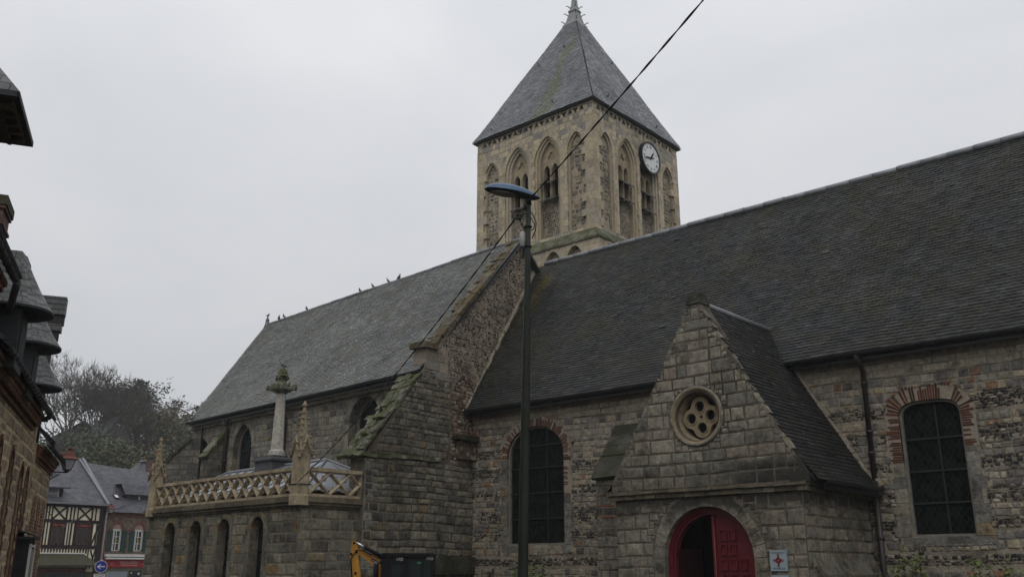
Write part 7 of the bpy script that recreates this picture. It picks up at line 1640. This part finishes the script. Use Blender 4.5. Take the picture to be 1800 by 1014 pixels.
for dd2 in (.12, -1.15):
    prof = [(-.3, .0), (W_+.2, 0), (W_+.35, .15), (W_+.2, .32), (-.3, .32), (-.45, .15)]; mb.prism(prof, E_(0, 0.0, dd2), cu, Z_, cn, 0, -.24)
mb.build('track', MT['iron'], ex)
# boom and dipper
mb = MB(); bm = [(.02, 1.76), (.02, 1.92), (-.04, 1.905), (-.40, 2.07), (-.52, 2.09), (-.58, 2.04), (-.56, 1.98), (-.42, 1.95), (-.14, 1.75), (-.06, 1.70)]; mb.prism([(u, z) for u, z in bm], E_(0, 0, -.30), cu, Z_, cn, 0, -.13)
mb.prism([(-.0, 1.86), (.02, 1.15), (-.05, 1.15), (-.06, 1.78)], E_(0, 0, -.29), cu, Z_, cn, 0, -.14); mb.build('boom', MT['catyellow'], ex)
mb = MB(); mb.prism([(-.60, 2.22), (-.54, 2.24), (-.49, 2.16), (-.47, 1.98), (-.40, 1.60), (-.42, .85), (-.52, .85), (-.56, 1.55), (-.62, 1.90)], E_(0, 0, -.30), cu, Z_, cn, .02, -.15); mb.build('dipper_arm', MT['catyellow'], ex)
mb = MB(); a, b = E_(-.50, 2.19, -.26), E_(.0, 1.93, -.26); mb.tube([a.lerp(b, .32), b], .042, 10); mb.tube([b+cn*.03-cu*.2+Z_*.03, b+cn*.03-cu*.35+Z_*.11, b+cn*.03-cu*.5+Z_*.12, b+cn*.03-cu*.6-Z_*.05, b+cn*.03-cu*.56-Z_*.4], .014, 6); mb.tube([E_(-.10, 1.78, -.2), E_(-.10, 1.35, -.2)], .05, 8)
for u, z in ((-.555, 2.19), (-.50, 2.02), (-.02, 1.82), (-.60, 1.98), (-.5, 1.62)): mb.tube([E_(u, z, -.26), E_(u, z, -.30)], .026, 10)
mb.prism([(-.20, 1.83), (-.11, 1.76), (-.05, 1.79), (-.06, 1.84), (-.17, 1.895), (-.21, 1.87)], E_(0, 0, -.296), cu, Z_, cn, 0, -.02); mb.build('hydraulic_cylinder', MT['cabblack'], ex)
mb = MB(); mb.tube([a, a.lerp(b, .33)], .022, 8); mb.build('cylinder_rod', MT['chrome'], ex)
tx = text_mesh('CAT', .075, E_(-.135, 1.825, -.293), (cu*.93-Z_*.36).normalized(), (Z_*.93+cu*.36).normalized(), 'lettering', MT['letterwhite'], ex, .002, sx=.85)
# ------------------------------------------------------------------ shrubs below the nave windows
def leaf_cloud(mb, rng, n, sampler, size, flat_=.6):
    for _ in range(n):
        p = sampler(rng); s = size*rng.uniform(.6, 1.4)
        a = V((rng.gauss(0, 1), rng.gauss(0, 1), rng.gauss(0, 1)*flat_)).normalized(); b = a.cross(V((rng.gauss(0, 1), rng.gauss(0, 1), rng.gauss(0, 1)))).normalized()
        mb.add([p-a*s, p+b*s*.45, p+a*s, p-b*s*.45], [(0, 1, 2, 3)])
def shrub(loc, w_, h, n, size, mat, label, seed, name='shrub', tips=None):
    rng = random.Random(seed); t = thing(name, loc, label, 'shrub'); c = V(loc); mb = MB(); mt = MB(); stems = MB()
    for i in range(26):
        a = rng.uniform(0, 2*pi); r = w_*.5*sqrt(rng.random()); top = c+V((r*cos(a)*1.15, r*sin(a)*.6, h*(1-.45*(r/(w_*.5))**2)*rng.uniform(.8, 1.08))); b0 = c+V((r*cos(a)*.3, r*sin(a)*.2, 0)); mid = b0.lerp(top, .6)+V((rng.uniform(-.05, .05), rng.uniform(-.05, .05), .05)); stems.tube([b0, mid, top], [.014, .009, .004], 4)
        for j in range(n//26):
            tt = rng.uniform(.35, 1.04)**.8; p = (b0.lerp(mid, tt/.6) if tt < .6 else mid.lerp(top, (tt-.6)/.4)) + V((rng.gauss(0, .06), rng.gauss(0, .05), rng.gauss(0, .05)))
            tgt = mt if tt > .86 and tips else mb
            leaf_cloud(tgt, rng, 1, lambda r_: p, size)
    mb.build('foliage', MT[mat], t)
    if mt.v: mt.build('young_shoots', MT[tips], t)
    stems.build('stems', MT['bark'], t); return t
shrub((-16.45, 19.35, 0), 1.6, 1.98, 2600, .045, 'leafgrey', 'grey green bush under the left nave window, behind the lamp post', 5, tips='leafpale')
shrub((-6.75, 19.3, 0), 1.25, 1.95, 2200, .05, 'leafgrey', 'bush with pale lime shoots under the right nave window, left of the two there', 8, tips='leafpale')
shrub((-5.15, 19.25, 0), 1.5, 1.86, 2200, .05, 'leafgrey', 'lower bush at the bottom right corner with lime green shoots', 9, tips='leafpale')
# small growth on the buttress slope
for k, (yy, zz, lab) in enumerate(((16.15, 4.98, 'green fern tuft rooted low on the sloping buttress stones'), (16.75, 5.72, 'green tuft half way up the sloping buttress stones'))):
    rng = random.Random(k); mb = MB(); c = V((GX-.35, yy, zz+.12))
    for i in range(40): a = rng.uniform(0, 2*pi); l = rng.uniform(.08, .2); d = V((cos(a), sin(a), rng.uniform(.2, 1.1))); mb.add([c, c+d*l*.5+V((-sin(a), cos(a), 0))*.018, c+d*l, c+d*l*.5-V((-sin(a), cos(a), 0))*.018], [(0, 1, 2, 3)])
    tag(mb.build('fern', MT['leafpale' if k == 0 else 'leafgreen']), lab, 'fern')
# ------------------------------------------------------------------ wooded hill
def limb(mb, rng, p, d, L, r, depth, tips, spread=.55, up=.15, ratio=.68):
    n = 3; pts = [p]; q = p.copy(); dd = d.normalized()
    for i in range(n): dd = (dd+V((rng.gauss(0, .12), rng.gauss(0, .12), rng.gauss(0, .08)+up*.15))).normalized(); q = q+dd*(L/n); pts.append(q.copy())
    mb.tube(pts, [r, r*.85, r*.72, r*.6], 5 if depth > 2 else 3, cap=False)
    if depth == 0: tips.append((q, dd)); return
    k = 3 if depth > 1 else 4
    for i in range(k):
        a = rng.uniform(0, 2*pi); o = dd.orthogonal().normalized(); o2 = dd.cross(o); nd = (dd*(1-spread*.4)+(o*cos(a)+o2*sin(a))*spread*rng.uniform(.6, 1.2)+Z_*up).normalized()
        limb(mb, rng, pts[rng.choice((2, 3, 3))], nd, L*ratio*rng.uniform(.8, 1.15), r*.55, depth-1, tips, spread, up, ratio)
def tree_proto(kind, seed):
    rng = random.Random(seed); t = bpy.data.objects.new(kind, None); COL.objects.link(t); tb = MB(); lf = MB(); tips = []
    if kind == 'pine_tree':
        H = 14; tb.tube([V((0, 0, -1)), V((.1, 0, 5)), V((.15, .1, 10)), V((.1, .1, H))], [.3, .24, .14, .04], 7)
        z = 4.5
        while z < H-.3:
            f = (H-z)/(H-4.5); R = .35+3.4*f**.8*rng.uniform(.65, 1.1)
            for i in range(rng.randint(3, 5)):
                a = rng.uniform(0, 2*pi); e = V((cos(a)*R, sin(a)*R, z+R*rng.uniform(-.1, .18))); b0 = V((.1, .05, z)); tb.tube([b0, b0.lerp(e, .5)+Z_*.1, e], [.06, .04, .015], 4, cap=False)
                for j in range(int(6+R*8)):
                    tt = rng.uniform(.3, 1.05); p = b0.lerp(e, tt)+V((rng.gauss(0, .22), rng.gauss(0, .22), rng.gauss(.05, .12)))
                    leaf_cloud(lf, rng, 4, lambda r_: p+V((r_.gauss(0, .14), r_.gauss(0, .14), r_.gauss(0, .08))), .16, .4)
            z += rng.uniform(.6, 1.05)
        mat = 'leafdark'
    elif kind == 'bare_tree':
        H = 13; tb.tube([V((0, 0, -1)), V((.1, 0, 1.5)), V((.0, .1, 3.5))], [.32, .27, .22], 7)
        for i in range(5): a = 2*pi*i/5+rng.uniform(-.3, .3); limb(tb, rng, V((0, .1, 3.2+.2*i)), V((cos(a)*.55, sin(a)*.55, 1)), 3.4, .13, 4, tips, .55, .18, .70)
        for p, d in tips:
            for j in range(4): e = p+(d+V((rng.gauss(0, .4), rng.gauss(0, .4), rng.gauss(.2, .3)))).normalized()*rng.uniform(.4, .9); tb.tube([p, e], [.014, .006], 3, cap=False)
            if rng.random() < .25: leaf_cloud(lf, rng, 2, lambda r_: p+V((r_.gauss(0, .2), r_.gauss(0, .2), r_.gauss(0, .2))), .09)
        mat = 'leafolive'
    else:
        H = 11; tb.tube([V((0, 0, -1)), V((.05, 0, 1.5)), V((.0, .05, 3.2))], [.28, .23, .19], 7)
        for i in range(5): a = 2*pi*i/5+rng.uniform(-.3, .3); limb(tb, rng, V((0, .05, 2.6+.25*i)), V((cos(a)*.6, sin(a)*.6, .9)), 2.9, .11, 3, tips, .6, .15, .70)
        m = {'autumn_tree': 16, 'evergreen_tree': 26, 'green_tree': 20}[kind]
        for p, d in tips:
            if rng.random() < .12: continue
            leaf_cloud(lf, rng, m, lambda r_: p+V((r_.gauss(0, .42), r_.gauss(0, .42), r_.gauss(0, .34))), .15 if kind != 'evergreen_tree' else .13)
        mat = {'autumn_tree': 'leafolive', 'evergreen_tree': 'leafdark', 'green_tree': 'leafgreen'}[kind]
    a = tb.build('trunk', MT['bark'], t); b = lf.build('crown', MT[mat], t)
    a.matrix_parent_inverse = Matrix(); b.matrix_parent_inverse = Matrix(); return t
protos = {k: [tree_proto(k, 11+i*7) for i in range(n)] for k, n in (('bare_tree', 2), ('pine_tree', 1), ('evergreen_tree', 2), ('autumn_tree', 2), ('green_tree', 1))}
first = set()
def at_px(px, d):
    a = radians(41.5016) - atan2((px-900), 1701.0); return -d*sin(a), d*cos(a)
TREES = [  # px of the trunk, distance, kind, top row in the photograph, label
 (95, 118, 'bare_tree', 655, 'bare spreading tree at the left, just beside the lowest bell dormer'), (128, 122, 'bare_tree', 660, 'bare twiggy tree leaning over the hidden house on the hill'),
 (158, 125, 'evergreen_tree', 672, 'dark rounded evergreen crown in the middle of the hill ridge'), (182, 132, 'evergreen_tree', 690, 'dark evergreen with drooping right side on the ridge'),
 (208, 128, 'pine_tree', 682, 'tall pointed conifer standing highest right of the evergreen'), (232, 126, 'autumn_tree', 712, 'russet autumn tree right of the tall conifer'),
 (250, 135, 'bare_tree', 722, 'thin bare tree at the right shoulder of the wooded hill'), (266, 131, 'autumn_tree', 762, 'low brownish tree at the right foot of the hill ridge'),
 (318, 138, 'pine_tree', 722, 'dark pine just left of the church roof corner'), (302, 150, 'pine_tree', 738, 'layered pine in the gap beside the church roof'), (348, 140, 'pine_tree', 702, 'pine partly hidden behind the grey church roof edge'),
 (336, 128, 'green_tree', 742, 'greenish tree behind the chancel roof corner'), (110, 105, 'evergreen_tree', 775, 'dark bushy tree in front of the hidden hill house'), (150, 100, 'green_tree', 790, 'dense green tree below the slate house on the hill'),
 (190, 104, 'autumn_tree', 772, 'olive brown tree in the middle of the slope'), (222, 98, 'green_tree', 782, 'green tree low on the slope above the brick shop roof'), (250, 102, 'autumn_tree', 785, 'yellowish tree on the slope above the slate ridge'),
 (205, 90, 'autumn_tree', 822, 'small yellow brown tree just above the slate ridge'), (242, 88, 'green_tree', 832, 'small bush like tree left of the dark gable roof'), (128, 90, 'evergreen_tree', 815, 'dark small tree right behind the timber house roof'),
 (283, 104, 'evergreen_tree', 802, 'dark tree behind the brick chimney'), (310, 106, 'green_tree', 800, 'pale green tree below the white house'), (168, 88, 'green_tree', 835, 'green bush like tree behind the roof ridge'), (75, 110, 'evergreen_tree', 765, 'dark tree against the left house wall')]
for i, (px, d, kind, top, lab) in enumerate(TREES):
    pr = protos[kind]; o = pr[i % len(pr)]
    if o.name in first: o = copy_tree(o)
    else: first.add(o.name)
    x, y = at_px(px, d); z = ground_z(x, y); ht = 1.7 + (999-top)/1701.0*d*.985
    base = min(z, ht-4.5); H0 = {'pine_tree': 14, 'bare_tree': 13.2, 'autumn_tree': 10.5, 'evergreen_tree': 10.5, 'green_tree': 10.5}[kind]
    s = min(max((ht-z)/H0, .45), 1.5); o.location = (x, y, ht-H0*s if (ht-z)/H0 > 1.5 or (ht-z)/H0 < .45 else z); o.scale = (s, s, s); o.rotation_euler = (0, 0, i*1.7)
    tag(o, lab, 'tree', 'trees on the hill')
# undergrowth: one mass of leaves on the slope
rng = random.Random(99); ub = MB()
for _ in range(17000):
    px = rng.uniform(20, 400); d = rng.uniform(74, 165); x, y = at_px(px, d); z = ground_z(x, y); hgt = 4.2*(.5+.5*mnoise.noise(V((x*.16, y*.16, 3))))+1.2
    p = V((x, y, z+hgt*rng.random()**.6)); s = rng.uniform(.18, .42); a = V((rng.gauss(0, 1), rng.gauss(0, 1), rng.gauss(0, .6))).normalized(); b = a.cross(V((rng.gauss(0, 1), rng.gauss(0, 1), rng.gauss(0, 1)))).normalized(); ub.add([p-a*s, p+b*s*.6, p+a*s, p-b*s*.6], [(0, 1, 2, 3)])
tag(ub.build('hillside_scrub', MT['leafgreen']), 'dense scrub and ivy covering the slope between the trees', 'undergrowth', kind='stuff')
# houses in the trees
def hill_house(px, d, zb, w_, dep, h, rh, wall, label, yaw=0., timber=False):
    x, y = at_px(px, d); t = thing('hill_house', (x, y, zb), label, 'house'); c = V((x, y, zb)); f = V((-x, -y, 0)).normalized(); f.rotate(Matrix.Rotation(yaw, 3, 'Z')); u = V((f.y, -f.x, 0)) * -1
    P = lambda a, b, z: c+u*a+f*b+Z_*z
    mb = MB(); mb.obox(P(-w_/2, -dep, -6), u*w_, f*dep, Z_*(h+6)); mb.prism([(-w_/2, h), (w_/2, h), (0, h+rh)], P(0, 0, 0), u, Z_, f, 0, -dep); mb.build('wall', MT[wall], t)
    mb = MB()
    for sg in (1, -1): slab(mb, P(sg*(w_/2+.3), .35, h-.25), P(sg*(w_/2+.3), -dep-.3, h-.25), P(0, -dep-.3, h+rh+.05), P(0, .35, h+rh+.05), .12)
    mb.build('roof', MT['houseslate'], t)
    for a, z, ww, hh in ((-w_*.22, h*.45, w_*.16, h*.3), (w_*.2, h*.45, w_*.16, h*.3), (0, h+rh*.25, w_*.15, rh*.3)):
        mb = MB(); mb.obox(P(a-ww/2, .02, z), u*ww, f*.05, Z_*hh); wv = mb.build('window', MT['winglass'], t); mb = MB(); mb.obox(P(a-ww*.06, .06, z), u*ww*.12, f*.03, Z_*hh); mb.obox(P(a-ww*.62, .06, z+hh), u*ww*1.24, f*.04, Z_*hh*.1); mb.build('frame', MT['white'], wv)
hill_house(336, 116, 11.8, 5.2, 6, 3.4, 1.2, 'white', 'small white gabled house on the hill beside the church roof', -.35)
hill_house(178, 120, 14.6, 3.4, 5, 2.2, 2.3, 'render', 'grey gabled house with slate roof half hidden among the hill trees', .5)
hill_house(112, 132, 14.8, 6.0, 6, 3.2, 2.0, 'render', 'pale house glimpsed behind the bare trees on the left of the hill', .2)
# ------------------------------------------------------------------ damp air
mb = MB(); mb.box(-320, 320, -320, 320, -6, 46); hz = mb.build('haze', MT['ground']); tag(hz, kind='stuff')
m = bpy.data.materials.new('damp_air'); m.use_nodes = True; n_ = m.node_tree; n_.nodes.clear(); o_ = n_.nodes.new('ShaderNodeOutputMaterial'); v_ = n_.nodes.new('ShaderNodeVolumePrincipled')
v_.inputs['Color'].default_value = (.93, .95, .97, 1); v_.inputs['Density'].default_value = .0006; v_.inputs['Anisotropy'].default_value = .15
n_.links.new(v_.outputs[0], o_.inputs['Volume']); hz.data.materials.clear(); hz.data.materials.append(m)
